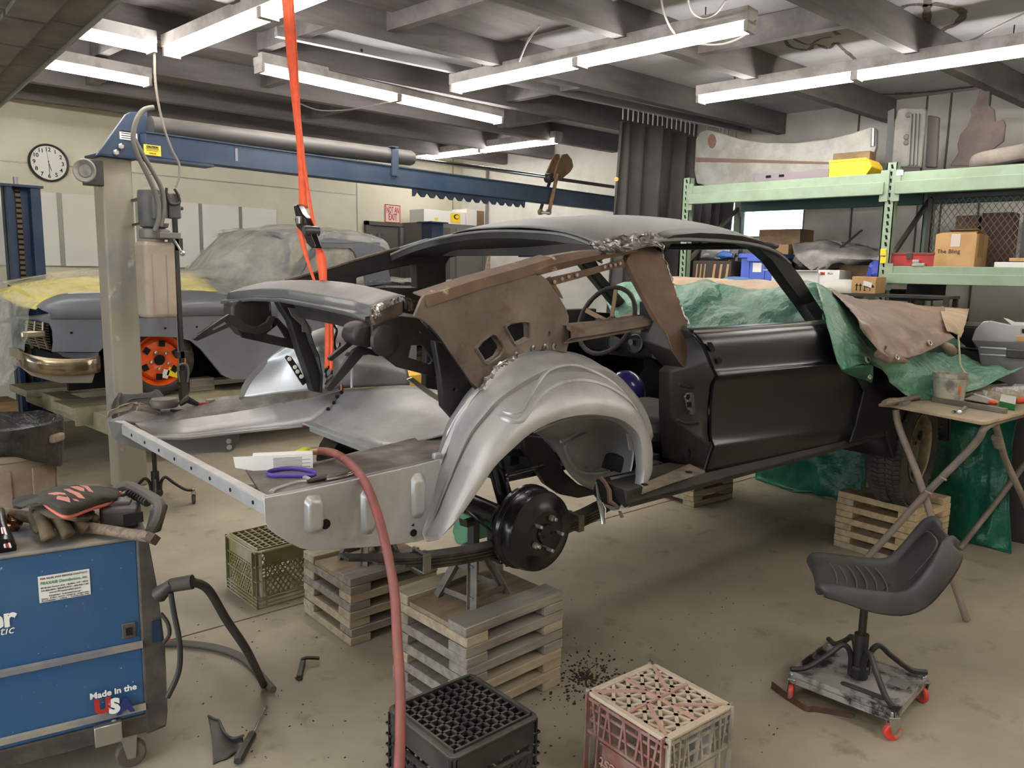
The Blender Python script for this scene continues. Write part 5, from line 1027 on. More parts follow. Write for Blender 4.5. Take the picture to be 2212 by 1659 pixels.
# ------------------------------------------------ things on the welder
TZ = ZT_+.012
def gt(px, py, z=0.): return gz(px, py, TZ+z)
hm = thing('wooden_handle', 'worn grey wooden hammer handle lying across the welder top', 'handle', gt(330, 1160))
obj('shaft', MB().tube([gt(-10, 1104, .035), gt(120, 1128, .03), gt(210, 1142, .025), gt(322, 1160, .018)], [.018, .018, .0165, .0165], 10), M('worn_wood', (132, 114, 98), .75, c2=(104, 90, 78), sc=6, stretch=(3, 12, 12)), hm, world=True, smooth=True)
obj('tape_end', MB().tube([gt(316, 1159, .018), gt(336, 1166, .016)], .0185, 4), M('tape_brown', (84, 66, 56), .6), hm, world=True)
gl = thing('work_glove', 'brown suede work glove, fingers hanging toward the blue panel', 'glove', gt(110, 1140))
suede = M('brown_suede', (98, 84, 62), .9, c2=(78, 68, 52), sc=12, bump=(90, .3, .003))
palm = smooth_grid([[gt(60, 1092, .045), gt(95, 1085, .06), gt(130, 1090, .065), gt(170, 1100, .06), gt(205, 1105, .045)], [gt(66, 1108, .055), gt(98, 1102, .075), gt(132, 1106, .08), gt(168, 1114, .075), gt(200, 1118, .055)], [gt(78, 1128, .045), gt(105, 1120, .062), gt(135, 1122, .065), gt(160, 1126, .06), gt(190, 1128, .045)]], 4, 4)
obj('palm', MB().grid(crumple(palm, .006, 18, 1)), suede, gl, world=True, smooth=True, solid=.012)
for pts, r in (([(88, 1118, .05), (98, 1138, .045), (103, 1158, .03), (106, 1167, .02)], .021), ([(112, 1112, .055), (130, 1128, .05), (143, 1148, .035), (150, 1160, .022)], .021), ([(150, 1112, .05), (165, 1128, .045), (178, 1140, .035), (186, 1146, .026)], .019), ([(185, 1108, .05), (196, 1116, .045), (204, 1122, .04), (210, 1127, .034)], .016), ([(70, 1110, .05), (76, 1128, .04), (84, 1150, .03)], .016)):
    q = cr([gt(a, c, z) for a, c, z in pts], 4); n_ = len(q); obj('finger', MB().tube(q, [r*(.95 if i < n_-2 else (.8 if i == n_-2 else .35)) for i in range(n_)], 10), suede, gl, world=True, smooth=True)
gc = thing('gauntlet_cuff', 'dark green glove cuff with pink flames and red piping on top of the pile', 'glove', gt(150, 1080))
cf_ = smooth_grid([[gt(30, 1090, .085), gt(80, 1066, .10), gt(150, 1050, .10), gt(215, 1052, .09), gt(262, 1060, .075)], [gt(50, 1094, .10), gt(95, 1078, .125), gt(155, 1068, .13), gt(215, 1068, .115), gt(255, 1074, .08)], [gt(88, 1086, .10), gt(115, 1092, .125), gt(150, 1092, .125), gt(200, 1086, .105), gt(240, 1082, .08)], [gt(100, 1094, .09), gt(125, 1106, .10), gt(148, 1112, .095), gt(195, 1098, .085), gt(235, 1086, .07)]], 5, 5)
cfg = crumple(cf_, .005, 12, 6); ck_s = Skin(cfg); obj('cuff', MB().grid(cfg), M('dark_green_suede', (70, 70, 58), .92, c2=(56, 56, 48), sc=14), gc, world=True, smooth=True, solid=.006)
obj('piping', MB().tube(cr([gt(96, 1088, .10), gt(108, 1098, .10), gt(130, 1112, .095), gt(150, 1116, .09), gt(195, 1100, .085), gt(235, 1087, .075), gt(260, 1064, .075)], 5), .0055, 8), M('salmon_trim', (206, 110, 90), .7), gc, world=True, smooth=True)
obj('rolled_finger', MB().tube(cr([gt(34, 1093, .07), gt(48, 1083, .085), gt(70, 1078, .10), gt(90, 1080, .10)], 4), [.012, .018, .019, .019, .018, .017, .016, .015, .014, .013, .012, .012, .01], 8), M('dark_green_suede', (70, 70, 58)), gc, world=True, smooth=True)
for pts in ([(104, 1067), (122, 1064), (140, 1066), (148, 1076), (136, 1074), (124, 1072), (122, 1078), (140, 1082), (152, 1086), (150, 1078)], [(138, 1058), (150, 1057), (160, 1062), (172, 1066), (184, 1078), (170, 1076), (160, 1068)], [(152, 1052), (168, 1051), (182, 1056), (182, 1062), (172, 1060)], [(172, 1049), (190, 1051), (202, 1064), (192, 1062), (184, 1054)], [(156, 1078), (166, 1080), (172, 1084), (162, 1083)]):
    q = ck_s.path([(a, c) for a, c in pts], .003)
    if len(q) > 3: obj('flame_print', MB().plate(q, (0, 0, .002)), M('flame_pink', (206, 134, 124), .8), gc, world=True)
bt = thing('battery_tool', 'grey cordless tool battery with a red stripe and a spec label', 'power tool', gt(265, 1110))
bx = lambda c, d, r, nm, mt: obj(nm, MB().rbox(gt(*c), d, r, RZ(math.radians(-30))), mt, bt, world=True, bevel=.004)
bx((262, 1112, .035), (.105, .085, .058), .012, 'battery', M('battery_grey', (74, 70, 66), .55)); bx((252, 1090, .06), (.085, .05, .03), .008, 'tool_foot', M('tool_grey', (92, 84, 80), .55)); bx((225, 1108, .04), (.014, .07, .05), .004, 'red_band', M('tool_red', (150, 40, 34), .5))
lb = [gd(266, 1112, 2.335), gd(309, 1105, 2.385), gd(310, 1127, 2.385), gd(266, 1136, 2.335)]
lbl = obj('spec_label', MB().plate(lb, (lb[1]-lb[0]).cross(lb[3]-lb[0]).normalized()*.001), ink_b, bt, world=True)
bm_ = thing('black_bottle', 'black can with red and white stripes cut by the left edge on the welder', 'can', gt(0, 1160))
obj('body', MB().tube([gt(0, 1105, .05), gt(1, 1140, .05), gt(6, 1168, .02), gt(8, 1186, .01)], [.014, .018, .028, .032], 14), gloss_black, bm_, world=True, smooth=True)
for dx, mt in ((4, ink_w), (9, ink_r), (13, ink_w)): obj('stripe', MB().tube([gt(2+dx*.5, 1140, .058), gt(4+dx, 1166, .03), gt(6+dx*1.3, 1182, .02)], .003, 6), mt, bm_, world=True)
sk = thing('crumpled_foil', 'brown foil wrapper behind the striped can on the welder', 'wrapper', gt(20, 1132))
obj('foil', MB().grid(crumple(smooth_grid([[gt(6, 1112, .02), gt(22, 1114, .03), gt(40, 1120, .02)], [gt(6, 1130, .02), gt(24, 1132, .03), gt(42, 1134, .01)], [gt(4, 1142, .004), gt(22, 1144, .008), gt(36, 1142, .004)]], 6, 6), .012, 40, 2)), M('brown_foil', (116, 74, 44), .25, .7), sk, world=True, smooth=True, solid=.002)
# ------------------------------------------------ trash can
tc = gd(0, 915, 4.35); tz = tc.z
tn_ = thing('trash_can', 'dusty grey-brown trash can lined with a black bag at the left edge', 'trash can', (tc.x, tc.y, 0))
R1 = .285; obj('can_body', MB().lathe([(.235, .0), (.24, .02), (R1-.025, tz-.18), (R1-.006, tz-.17), (R1-.004, tz-.14), (R1-.012, tz-.13), (R1, tz-.02), (R1+.008, tz-.01), (R1, tz)], (0, 0, 0), Z, 40, False), trashm, tn_, smooth=True)
for a in (math.radians(-47), math.radians(133)): obj('handle', MB().rbox((math.cos(a)*(R1+.02), math.sin(a)*(R1+.02), tz-.075), (.06, .10, .045), .015, RZ(a)), trashm, tn_, bevel=.008)
for k in range(8): a = 2*PI*k/8-.3; obj('moulded_panel', MB().rbox((math.cos(a)*.253, math.sin(a)*.253, .30), (.012, .10, .36), .005, RZ(a)), trashm, tn_, bevel=.004)
g = []
for zz, rr in ((-.30, .20), (-.12, R1-.05), (-.01, R1-.012), (.018, R1+.004), (.010, R1+.02), (-.05, R1+.022), (-.12, R1+.012), (-.2, R1+.006)):
    r = []
    for k in range(60):
        a = 2*PI*k/60; lowend = 1+.35*math.sin(a*2+2.2)*(zz < -.1 and rr > R1); r.append(V(((rr+.008*noise.noise(V((a*3, zz*6, 1))))*math.cos(a), (rr+.008*noise.noise(V((a*3, zz*6, 4))))*math.sin(a), tz+zz*lowend+.012*noise.noise(V((a*2.5, zz*5, 9))))))
    g.append(r+[r[0]])
obj('bag_liner', MB().grid(crumple(g, .006, 16, 5)), garbage, tn_, smooth=True, solid=.002)
obj('crumpled_film', MB().grid(crumple(smooth_grid([[V((x*.19, y*.19, tz-.16+.05*(x*x+y*y))) for x in (-1, -.4, .3, 1)] for y in (-1, -.3, .4, 1)], 5, 5), .04, 9, 3)), M('grey_film', (120, 112, 104), .5), tn_, smooth=True, solid=.002)
# ------------------------------------------------ red air hose over the trunk corner
rh = thing('air_hose', 'red rubber air hose running over the trunk floor and hanging to the bottom edge', 'hose', gz(870, 1659, 0))
hp_ = [KO+Matrix.Rotation(CH, 3, 'Z') @ cz(700, 973, 1.012), KO+Matrix.Rotation(CH, 3, 'Z') @ cz(720, 978, 1.014)]
hz_ = lambda px, py, t: gd(px, py, t)
hps = [gz(693, 974, 1.014), gz(722, 979, 1.03), hz_(752, 998, 2.38), hz_(785, 1036, 2.17), hz_(812, 1100, 2.12), hz_(836, 1190, 2.08), hz_(852, 1280, 2.02), hz_(858, 1380, 1.95), hz_(864, 1480, 1.88), hz_(865, 1580, 1.82), hz_(862, 1668, 1.77), hz_(858, 1800, 1.70), gz(850, 1900, .02)]
obj('hose', MB().tube(cr(hps, 8), .0128, 12), hose_m, rh, world=True, smooth=True)
obj('ferrule', MB().tube([gz(672, 975, 1.01), gz(694, 974, 1.012)], .0125, 10), M('brass_fitting', (150, 128, 96), .4, .7), rh, world=True, smooth=True)
obj('hose_nick', MB().ball(hz_(821, 1118, 2.245), .004), M('pale_nick', (226, 206, 150), .6), rh, world=True)
# ------------------------------------------------ bits on the floor
fb = thing('black_bracket', 'black curved plastic bracket lying on the floor beside the screwdriver', 'bracket', gz(475, 1640))
def fl_(px, py, z=0.): return gz(px, py, z)
gr = smooth_grid([[fl_(450, 1548, .05), fl_(458, 1600, .02), fl_(460, 1652, .002)], [fl_(463, 1554, .05), fl_(470, 1600, .02), fl_(475, 1645, .002)], [fl_(474, 1560, .045), fl_(486, 1592, .018), fl_(490, 1640, .003)], [fl_(480, 1575, .03), fl_(500, 1600, .012), fl_(506, 1628, .004)], [fl_(500, 1594, .035), fl_(515, 1606, .012), fl_(520, 1622, .004)], [fl_(524, 1590, .04), fl_(526, 1603, .02), fl_(524, 1618, .006)]], 4, 3)
obj('shell', MB().grid(gr), plas_black, fb, world=True, smooth=True, solid=.004)
obj('rim', MB().tube(cr([fl_(450, 1546, .055), fl_(464, 1553, .055), fl_(474, 1557, .05), fl_(482, 1578, .035), fl_(502, 1594, .037), fl_(527, 1588, .044)], 5), .004, 6), plas_black, fb, world=True, smooth=True)
sd = thing('screwdriver', 'black-handled screwdriver on the floor at the bottom left', 'screwdriver', fl_(530, 1620))
s0, s1, s2, s3 = fl_(513, 1645, .017), fl_(522, 1625, .017), fl_(547, 1583, .015), fl_(574, 1527, .004)
obj('handle', MB().tube([s0, s0.lerp(s1, .5), s1, s1.lerp(s2, .5), s1.lerp(s2, .9), s2], [.012, .0165, .0165, .014, .015, .009], 8), plas_black, sd, world=True, smooth=True)
obj('blade', MB().tube([s2, s3.lerp(s2, .08), s3], [.0042, .0042, .0055], 8), chrome, sd, world=True, smooth=True)
cl_ = thing('black_clip', 'small black bent clip on the floor between the cable and the hose', 'clip', fl_(655, 1450))
obj('long_arm', MB().bar(fl_(646, 1464, .010), fl_(655, 1425, .014), .02, .02).bar(fl_(642, 1462, .004), fl_(650, 1468, .004), .02, .008), plas_black, cl_, world=True, bevel=.003)
obj('short_arm', MB().tube(cr([fl_(652, 1425, .022), fl_(664, 1421, .028), fl_(690, 1422, .022)], 5), .008, 6), plas_black, cl_, world=True)
sp_ = cr([fl_(1666, 1476, .022), fl_(1700, 1502, .020), fl_(1740, 1528, .016), fl_(1762, 1530, .016), fl_(1800, 1537, .014), fl_(1842, 1546, .012)], 4)
tag(obj('rusty_strip', MB().grid([[V((p.x, p.y, .0)) for p in sp_], [p+V((.004, 0, p.z*.3)) for p in sp_]]), M('rust_strip', (96, 64, 48), .7, c2=(76, 52, 42), sc=10), solid=.003), 'rusty bent steel strip on the floor beneath the stool', 'strip')
# tools on the far trunk floor and the near one
CT = .985
def tz_(px, py, z=0.): return gz(px, py, CT+z) if py > 920 else kw(ck(px, py, .72))+V((0, 0, z))
pk = thing('hammer_dolly', 'round grey weight among the tools on the far trunk floor', 'dolly', tz_(355, 880)); obj('puck', MB().lathe([(.0, 0), (.050, .0), (.054, .006), (.054, .026), (.048, .034), (0, .034)], (0, 0, .002), Z, 24), M('dolly_iron', (92, 84, 76), .6, .3), pk, smooth=True)
obj_ = thing('pliers', 'black-handled pliers with a red tip on the trunk floor', 'pliers', tz_(400, 880)); obj('handle', MB().tube([tz_(388, 880, .012), tz_(405, 872, .02), tz_(428, 878, .01)], [.010, .018, .009], 8), plas_black, obj_, world=True, smooth=True); obj('red_tip', MB().tube([tz_(426, 878, .01), tz_(444, 876, .008)], .007, 8), red_p, obj_, world=True)
for i, (lab, pts, r, mt) in enumerate((('steel punch with a dark grip lying beside the round weight', [(372, 896), (405, 892), (430, 889)], .007, zinc), ('thin steel rod lying behind the pliers', [(430, 885), (462, 882), (470, 880)], .005, zinc), ('small chisel pointing at the trunk rail', [(368, 891), (398, 890)], .005, steel_d))):
    t = thing('hand_tool', lab, 'hand tool', tz_(*pts[0])); obj('shank', MB().tube([tz_(a, c, .008) for a, c in pts], r, 8), mt, t, world=True, smooth=True)
    if i == 0: obj('grip', MB().tube([tz_(372, 897, .008), tz_(395, 894, .008)], .0095, 8), steel_d, t, world=True, smooth=True)
vb = thing('small_clamp', 'small clamp with a dark knob at the end of the tool row', 'clamp', tz_(455, 874)); obj('jaw', MB().box(tz_(454, 873, .012), (.03, .025, .018)), M('tan_jaw', (150, 130, 108), .6), vb, world=True, bevel=.003); obj('knob', MB().ball(tz_(463, 873, .010), .010), plas_black, vb, world=True, smooth=True)
gv = thing('leather_glove', 'pale worn leather glove folded at the trunk rear corner', 'glove', tz_(270, 895))
lg = smooth_grid([[tz_(232, 906, .004), tz_(250, 900, .01), tz_(285, 893, .016)], [tz_(236, 898, .016), tz_(262, 890, .02), tz_(296, 884, .026)], [tz_(252, 890, .012), tz_(285, 882, .022), tz_(312, 880, .016)]], 5, 5)
obj('leather', MB().grid(crumple(lg, .008, 22, 7)), M('pale_leather', (156, 144, 124), .8, c2=(110, 100, 86), sc=14), gv, world=True, smooth=True, solid=.005)
for pts in ([(300, 884), (322, 888), (345, 897)], [(296, 890), (318, 893), (340, 899)]): obj('finger', MB().tube(cr([tz_(a, c, .014) for a, c in pts], 4), .009, 8), M('pale_leather', (156, 144, 124)), gv, world=True, smooth=True)
cx0 = thing('carton', 'open white carton lying on the near trunk floor by the hose end', 'box', tz_(610, 1000))
q0, q1 = tz_(546, 1017), tz_(676, 1011); d_ = (q1-q0).normalized(); up_ = V((0, 0, 1)); n_ = d_.cross(up_); hh = .045
f_ = [q0-n_*.0, q1, q1-n_*.045, q0-n_*.045]
obj('carton_body', MB().plate(f_, (0, 0, hh)), white_b, cx0, world=True)
obj('flap', MB().plate([q0+V((0, 0, .0)), q0-d_*.05+V((0, 0, .012)), q0-d_*.055+V((0, 0, .045)), q0+V((0, 0, hh))], n_*-.002), white_b, cx0, world=True)
pz_ = MB()
for i in range(9): pz_.bar(q0+d_*.06-n_*-.0006+V((0, 0, .006+.0038*i)), q0+d_*(.145 if i % 3 else .17)-n_*-.0006+V((0, 0, .006+.0038*i)), .0006, .0016)
obj('fine_print', pz_, M('print_grey', (140, 138, 132), .7), cx0, world=True, kind='stuff')
bl_ = thing('sanding_belt', 'purple sanding belt loop beside the white carton', 'belt', tz_(630, 1028)); lp_ = []
for k in range(32): a = 2*PI*k/32; lp_.append((630+54*math.cos(a)*(1+.05*math.sin(2*a)), 1027+8*math.sin(a)+2*math.cos(2*a)))
obj('belt', MB().grid([[tz_(a, c, .0) for a, c in lp_+lp_[:1]], [tz_(a, c, .0)+V((0, 0, .014)) for a, c in lp_+lp_[:1]]]), M('purple_belt', (84, 66, 150), .6), bl_, world=True, smooth=True, solid=.0015)
gn = thing('hose_fitting', 'bright yellow-green hose fitting behind the white carton', 'tool', tz_(645, 985)); obj('nozzle', MB().tube([tz_(630, 988, .02), tz_(645, 982, .022), tz_(660, 976, .022), tz_(672, 975, .02)], [.010, .016, .017, .010], 10), M('lime_plastic', (206, 216, 50), .5), gn, world=True, smooth=True)
pn = thing('locking_pliers', 'long steel pliers lying on the near trunk floor behind the hose', 'pliers', tz_(740, 1030)); obj('jaw', MB().tube([tz_(664, 1040, .006), tz_(690, 1033, .01), tz_(708, 1030, .01)], [.006, .010, .008], 8), steel_d, pn, world=True, smooth=True); obj('grip', MB().tube([tz_(705, 1032, .01), tz_(735, 1024, .01), tz_(770, 1018, .008)], .006, 8).tube([tz_(705, 1036, .006), tz_(740, 1030, .006), tz_(765, 1022, .006)], .005, 8), zinc, pn, world=True, smooth=True)
vg = thing('locking_clamp', 'chrome locking clamp gripping the front of the wheelhouse lip', 'clamp', gd(1300, 1100, 2.55)); obj('jaw', MB().tube([gd(1287, 1040, 2.56), gd(1292, 1070, 2.56), gd(1295, 1085, 2.56)], [.003, .006, .008], 8), steel_d, vg, world=True, smooth=True); obj('grip', MB().tube([gd(1293, 1080, 2.56), gd(1300, 1105, 2.55), gd(1303, 1132, 2.54)], [.008, .009, .007], 8).tube([gd(1300, 1086, 2.58), gd(1307, 1100, 2.58), gd(1305, 1120, 2.57)], .004, 6), chrome, vg, world=True, smooth=True)
for nm, px, py, lab in (('copper_peg', 738, 842, 'copper clamp pin standing at the far trunk seam'), ('copper_peg', 662, 922, 'copper clamp pin at the tank opening corner')):
    p = kw(ck(px, py, .41 if px > 700 else .375)); tag(obj(nm, MB().tube([p, p+V((0, 0, .035))] if px > 700 else [p+V((-.02, 0, .004)), p+V((.02, -.01, .008))], .005, 8), M('copper', (176, 110, 70), .35, .8)), lab, 'clamp pin')
# ================================================ TARPS over the front of the car
def sheet(rows, fn, nu, nv, amp, sc, seed): return crumple(smooth_grid([[kw(fn(*p)) for p in r] for r in rows], nu, nv), amp, sc, seed, .5)
gt_ = thing('green_tarp', 'dusty green tarp draped over the near front fender and hood', 'tarp', kw(V((2.7, -.5, 1.35))))
g = sheet(([(1762, 610, -.56), (1840, 650, -.5), (1920, 690, -.42), (2010, 700, -.42), (2085, 708, -.42), (2112, 733, -.35)],
           [(1772, 650, -.74), (1850, 710, -.80), (1930, 750, -.82), (2020, 762, -.82), (2090, 772, -.80), (2128, 786, -.78)],
           [(1790, 720, -.86), (1862, 758, -.90), (1930, 790, -.90), (2020, 806, -.94), (2095, 806, -.98), (2156, 790, -1.0)],
           [(1803, 770, -.885), (1880, 780, -.90), (1922, 814, -.90), (2000, 846, -.95), (2085, 836, -1.0), (2184, 802, -1.08)],
           [(1816, 800, -.90), (1888, 788, -.93), (1930, 832, -.90), (1989, 865, -.96), (2085, 850, -1.03), (2214, 795, -1.12)]), ck, 16, 12, .017, 5, 3)
obj('sheet', MB().grid(g), tarp_g, gt_, world=True, smooth=True, solid=.002, angle=180)
obj('folded_corner', MB().grid(sheet(([(1816, 800, -.90), (1850, 790, -.94), (1886, 787, -.93)], [(1830, 808, -.89), (1860, 810, -.905), (1886, 815, -.91)], [(1845, 814, -.885), (1870, 822, -.89), (1883, 828, -.90)]), ck, 5, 4, .004, 14, 1)), MATS['clean_green_tarp'], gt_, world=True, smooth=True, solid=.002)
brs = M('grommet_steel', (190, 184, 170), .35, .8)
def grommet(px, py, y, par, r=.012): p = kw(ck(px, py, y)); obj('grommet', MB().lathe([(r, -.003), (r, .002), (r*.8, .004), (r*.45, .003), (r*.45, -.003)], p, kw(V((0, -1, .4)))-kw(V((0, 0, 0))), 16), brs, par, world=True, smooth=True); obj('grommet_hole', MB().lathe([(r*.46, 0), (r*.46, .0035)], p, kw(V((0, -1, .4)))-kw(V((0, 0, 0))), 12), hb, par, world=True)
grommet(1874, 777, -.945, gt_, .016); grommet(1878, 814, -.925, gt_, .012)
bt2 = thing('brown_tarp', 'brown tarp with grommets thrown over the green one on the hood', 'tarp', kw(V((2.8, -.5, 1.45))))
g = sheet(([(1790, 624, -.5), (1854, 646, -.42), (1929, 650, -.36), (1990, 660, -.36), (2040, 664, -.38)],
           [(1812, 645, -.68), (1868, 674, -.78), (1935, 688, -.84), (1990, 694, -.86), (2044, 692, -.84)],
           [(1834, 668, -.78), (1884, 714, -.95), (1940, 738, -.96), (1995, 732, -.99), (2050, 718, -.94)],
           [(1846, 678, -.82), (1897, 757, -1.02), (1945, 776, -1.03), (1992, 764, -1.03), (2062, 730, -.97)]), ck, 14, 12, .012, 6, 8)
obj('sheet', MB().grid(g), tarp_b, bt2, world=True, smooth=True, solid=.002, angle=180)
g = sheet(([(2030, 664, -.38), (2060, 665, -.38), (2094, 667, -.4)], [(2036, 690, -.86), (2062, 693, -.84), (2086, 696, -.82)], [(2046, 716, -.97), (2064, 722, -.95), (2074, 730, -.92)]), ck, 6, 6, .008, 12, 5)
obj('turned_back_side', MB().grid(g), tarp_t, bt2, world=True, smooth=True, solid=.002)
obj('rolled_edge', MB().tube([kw(ck(1902, 758, -1.0)), kw(ck(1916, 772, -1.02)), kw(ck(1955, 780, -1.03))], [.034, .026, .012], 12, caps=False), tarp_b, bt2, world=True, smooth=True, solid=.002)
obj('rolled_edge', MB().tube([kw(ck(2030, 738, -.98)), kw(ck(2050, 752, -1.0)), kw(ck(2056, 760, -1.0))], [.012, .026, .028], 12, caps=False), tarp_b, bt2, world=True, smooth=True, solid=.002)
obj('tie_cord', MB().tube(cr([kw(ck(px, py, y)) for px, py, y in ((2070, 726, -.95), (2072, 755, -1.02), (2074, 785, -1.03), (2082, 802, -1.04), (2089, 808, -1.05))], 6), .005, 6), M('cord_tan', (190, 174, 136), .8), bt2, world=True, smooth=True)
grommet(2009, 741, -1.025, bt2, .015); grommet(1938, 772, -1.05, bt2, .014)
ct2 = thing('cowl_tarp', 'green tarp bunched along the cowl, seen through the door window', 'tarp', kw(V((1.95, 0, 1.45))))
g = sheet(([(1300, 632, 2.05), (1345, 611, 2.05), (1400, 612, 2.05), (1455, 618, 2.05), (1520, 609, 2.05), (1560, 616, 2.05), (1620, 626, 2.05), (1690, 618, 2.05), (1735, 606, 2.05), (1768, 612, 2.05)],
           [(1308, 650, 1.96), (1350, 640, 1.96), (1400, 640, 1.95), (1455, 640, 1.97), (1520, 636, 1.93), (1560, 646, 1.96), (1620, 648, 1.95), (1690, 640, 1.94), (1735, 635, 1.96), (1772, 645, 1.96)],
           [(1322, 675, 1.88), (1350, 672, 1.86), (1400, 674, 1.88), (1455, 672, 1.86), (1520, 668, 1.88), (1560, 676, 1.85), (1620, 672, 1.88), (1690, 668, 1.85), (1735, 668, 1.87), (1778, 672, 1.86)],
           [(1340, 700, 1.80), (1360, 704, 1.80), (1400, 708, 1.80), (1455, 712, 1.80), (1520, 712, 1.80), (1560, 710, 1.80), (1620, 708, 1.80), (1690, 706, 1.80), (1735, 704, 1.80), (1786, 702, 1.80)]), cx, 9, 12, .020, 4.5, 12)
obj('sheet', MB().grid(g), tarp_g, ct2, world=True, smooth=True, solid=.002, angle=180)
tt2 = thing('tan_tarp', 'folded tan tarp lying along the hood behind the green one', 'tarp', kw(V((2.4, 0, 1.5))))
g = sheet(([(1440, 600, 2.5), (1480, 598, 2.5), (1540, 602, 2.5), (1600, 606, 2.5), (1660, 608, 2.5), (1720, 618, 2.5)], [(1440, 608, 2.38), (1480, 607, 2.38), (1540, 612, 2.38), (1600, 615, 2.38), (1660, 618, 2.38), (1720, 626, 2.38)], [(1440, 622, 2.3), (1480, 622, 2.3), (1540, 626, 2.3), (1600, 628, 2.3), (1660, 630, 2.3), (1720, 634, 2.3)]), cx, 6, 6, .012, 8, 21)
obj('sheet', MB().grid(g), tarp_t, tt2, world=True, smooth=True, solid=.002, angle=180)
bt3 = thing('hanging_tarp', 'clean green tarp hanging to the floor behind the near front wheel', 'tarp', gz(1900, 1090))
bot = [gz(1632, 1036), gz(1700, 1058), gz(1790, 1078), gz(1900, 1110), gz(2010, 1145), gz(2090, 1170), gz(2185, 1197)]
rows = []
for k, zz in enumerate((.0, .03, .35, .7, 1.02)):
    r = []
    for i, p in enumerate(bot): q = p + V((.10, .06, 0))*(zz*.6); q.z = zz+.006; r.append(q + V((.05*math.sin(i*2.1+k), .05*math.cos(i*1.7+k), 0))*(k > 0))
    rows.append(r)
g = crumple(smooth_grid(rows, 12, 8), .035, 6, 14, .3)
for r in g:
    for p in r: p.z = max(p.z, .004)
obj('sheet', MB().grid(g), tarp_gd, bt3, world=True, smooth=True, solid=.002, angle=180)

# ================================================ FOLDING TABLE and what lies on it
ZT2 = 1.0
tb = thing('folding_table', 'plywood-topped folding table on crossed steel tube legs beside the front fender', 'table', gz(2050, 880, ZT2).xy.to_3d())
tp = [gz(1898, 872, ZT2), gz(1925, 874, ZT2), gz(2118, 911, ZT2), gz(2132, 911, ZT2), gz(2330, 858, ZT2), gz(2180, 828, ZT2), gz(2010, 838, ZT2)]
topm = M('dusty_plywood_top', (172, 150, 120), .8, c2=(142, 124, 102), sc=5, dust=((170, 158, 136), .6))
obj('top', MB().plate([p-V((0, 0, .014)) for p in tp], (0, 0, .014)), topm, tb, world=True, bevel=.002)
tm = M('dusty_tube', (128, 114, 104), .6, .2, c2=(146, 132, 120), sc=6)
tA, tB_ = gz(1935, 885, ZT2-.03), gz(2135, 918, ZT2-.03); fA, fB = gz(2088, 1344), gz(1822, 1262)
mid = gd(1985, 990, 3.6)
obj('leg', MB().tube(cr([tA, tA.lerp(fA, .06)+V((0, 0, -.03)), tA.lerp(fA, .3), tA.lerp(fA, .6), fA+V((0, 0, .01))], 5), .0165, 10), tm, tb, world=True, smooth=True)
obj('leg', MB().tube(cr([gz(2215, 893, ZT2-.03), tB_, tB_.lerp(fB, .08)+V((0, 0, -.02)), tB_.lerp(fB, .4), tB_.lerp(fB, .7), fB+V((0, 0, .01))], 5), .0165, 10), tm, tb, world=True, smooth=True)
t2 = V((.82, .02, 0))
tC, tD = gz(2290, 880, ZT2-.03), gz(2120, 905, ZT2-.04); fC, fD = gz(2072, 1182), gz(2330, 1200)
obj('leg', MB().tube([gd(2150, 915, 3.75), gd(2170, 990, 3.95), gd(2212, 1080, 4.1), gd(2290, 1260, 4.2)], .0165, 10), tm, tb, world=True, smooth=True)
obj('leg', MB().tube([gz(2360, 870, ZT2-.03), gd(2212, 1005, 4.5), gd(2140, 1100, 4.6), gz(2074, 1184, .01)], .0165, 10), tm, tb, world=True, smooth=True)
obj('leg_collar', MB().tube([gd(2153, 945, 3.80), gd(2158, 962, 3.84)], .025, 10), tm, tb, world=True, smooth=True)
for px, py, t_ in ((2036, 1032, 3.52), (2004, 1062, 3.6)): obj('leg_bolt', MB().tube([gd(px-8, py-3, t_), gd(px+8, py+5, t_)], .005, 6), zinc, tb, world=True)
def tz2(px, py, z=0.): return gz(px, py, ZT2+z)
c = tz2(2048, 868); kt = (tz2(2081, 868)-tz2(2016, 868)).length/2*.84
bk = thing('plastic_bucket', 'small grey mortar bucket standing on the table', 'bucket', c)
obj('bucket_body', MB().lathe([(0, .002), (kt*.98, .002), (kt, .01), (kt*1.12, .105), (kt*1.15, .108), (kt*1.14, .122), (kt*1.18, .124), (kt*1.20, .142), (kt*1.17, .144), (kt*1.10, .12), (kt*.97, .012), (0, .008)], (0, 0, 0), Z, 32, False), M('bucket_grey', (168, 164, 148), .6, c2=(110, 106, 96), sc=14, lo=.45, hi=.62), bk, smooth=True)
a_ = math.atan2(-c.y, -c.x)
pl_ = [V((math.cos(a_+q)*kt*1.075, math.sin(a_+q)*kt*1.075, z)) for q, z in ((.62, .045), (.75, .06), (.70, .09), (.62, .098), (.56, .075), (.6, .06))]
obj('flame_mark', MB().plate(pl_, (math.cos(a_+.65)*.004, math.sin(a_+.65)*.004, 0)), M('flame_orange', (206, 96, 40), .7), bk)
def tube_thing(name, lab, cat, pts, r, mat, n=8): t = thing(name, lab, cat, tz2(*pts[0][:2])); obj('body', MB().tube([tz2(p[0], p[1], p[2] if len(p) > 2 else .012) for p in pts], r, n), mat, t, world=True, smooth=True); return t
hmr = tube_thing('hammer', 'old hammer with a rounded wooden handle at the table corner', 'hammer', [(1910, 871, .02), (1922, 868, .02), (1945, 865, .018), (1985, 857, .018)], [.014, .02, .013, .012], M('worn_wood', (132, 114, 98)))
for i, (px, py) in enumerate(((1950, 873), (1958, 871))): tube_thing('socket', ('chrome socket left of its twin beside the hammer', 'chrome socket right of its twin, nearer the bucket')[i], 'socket', [(px-4, py), (px+5, py-2)], .010, chrome, 12)
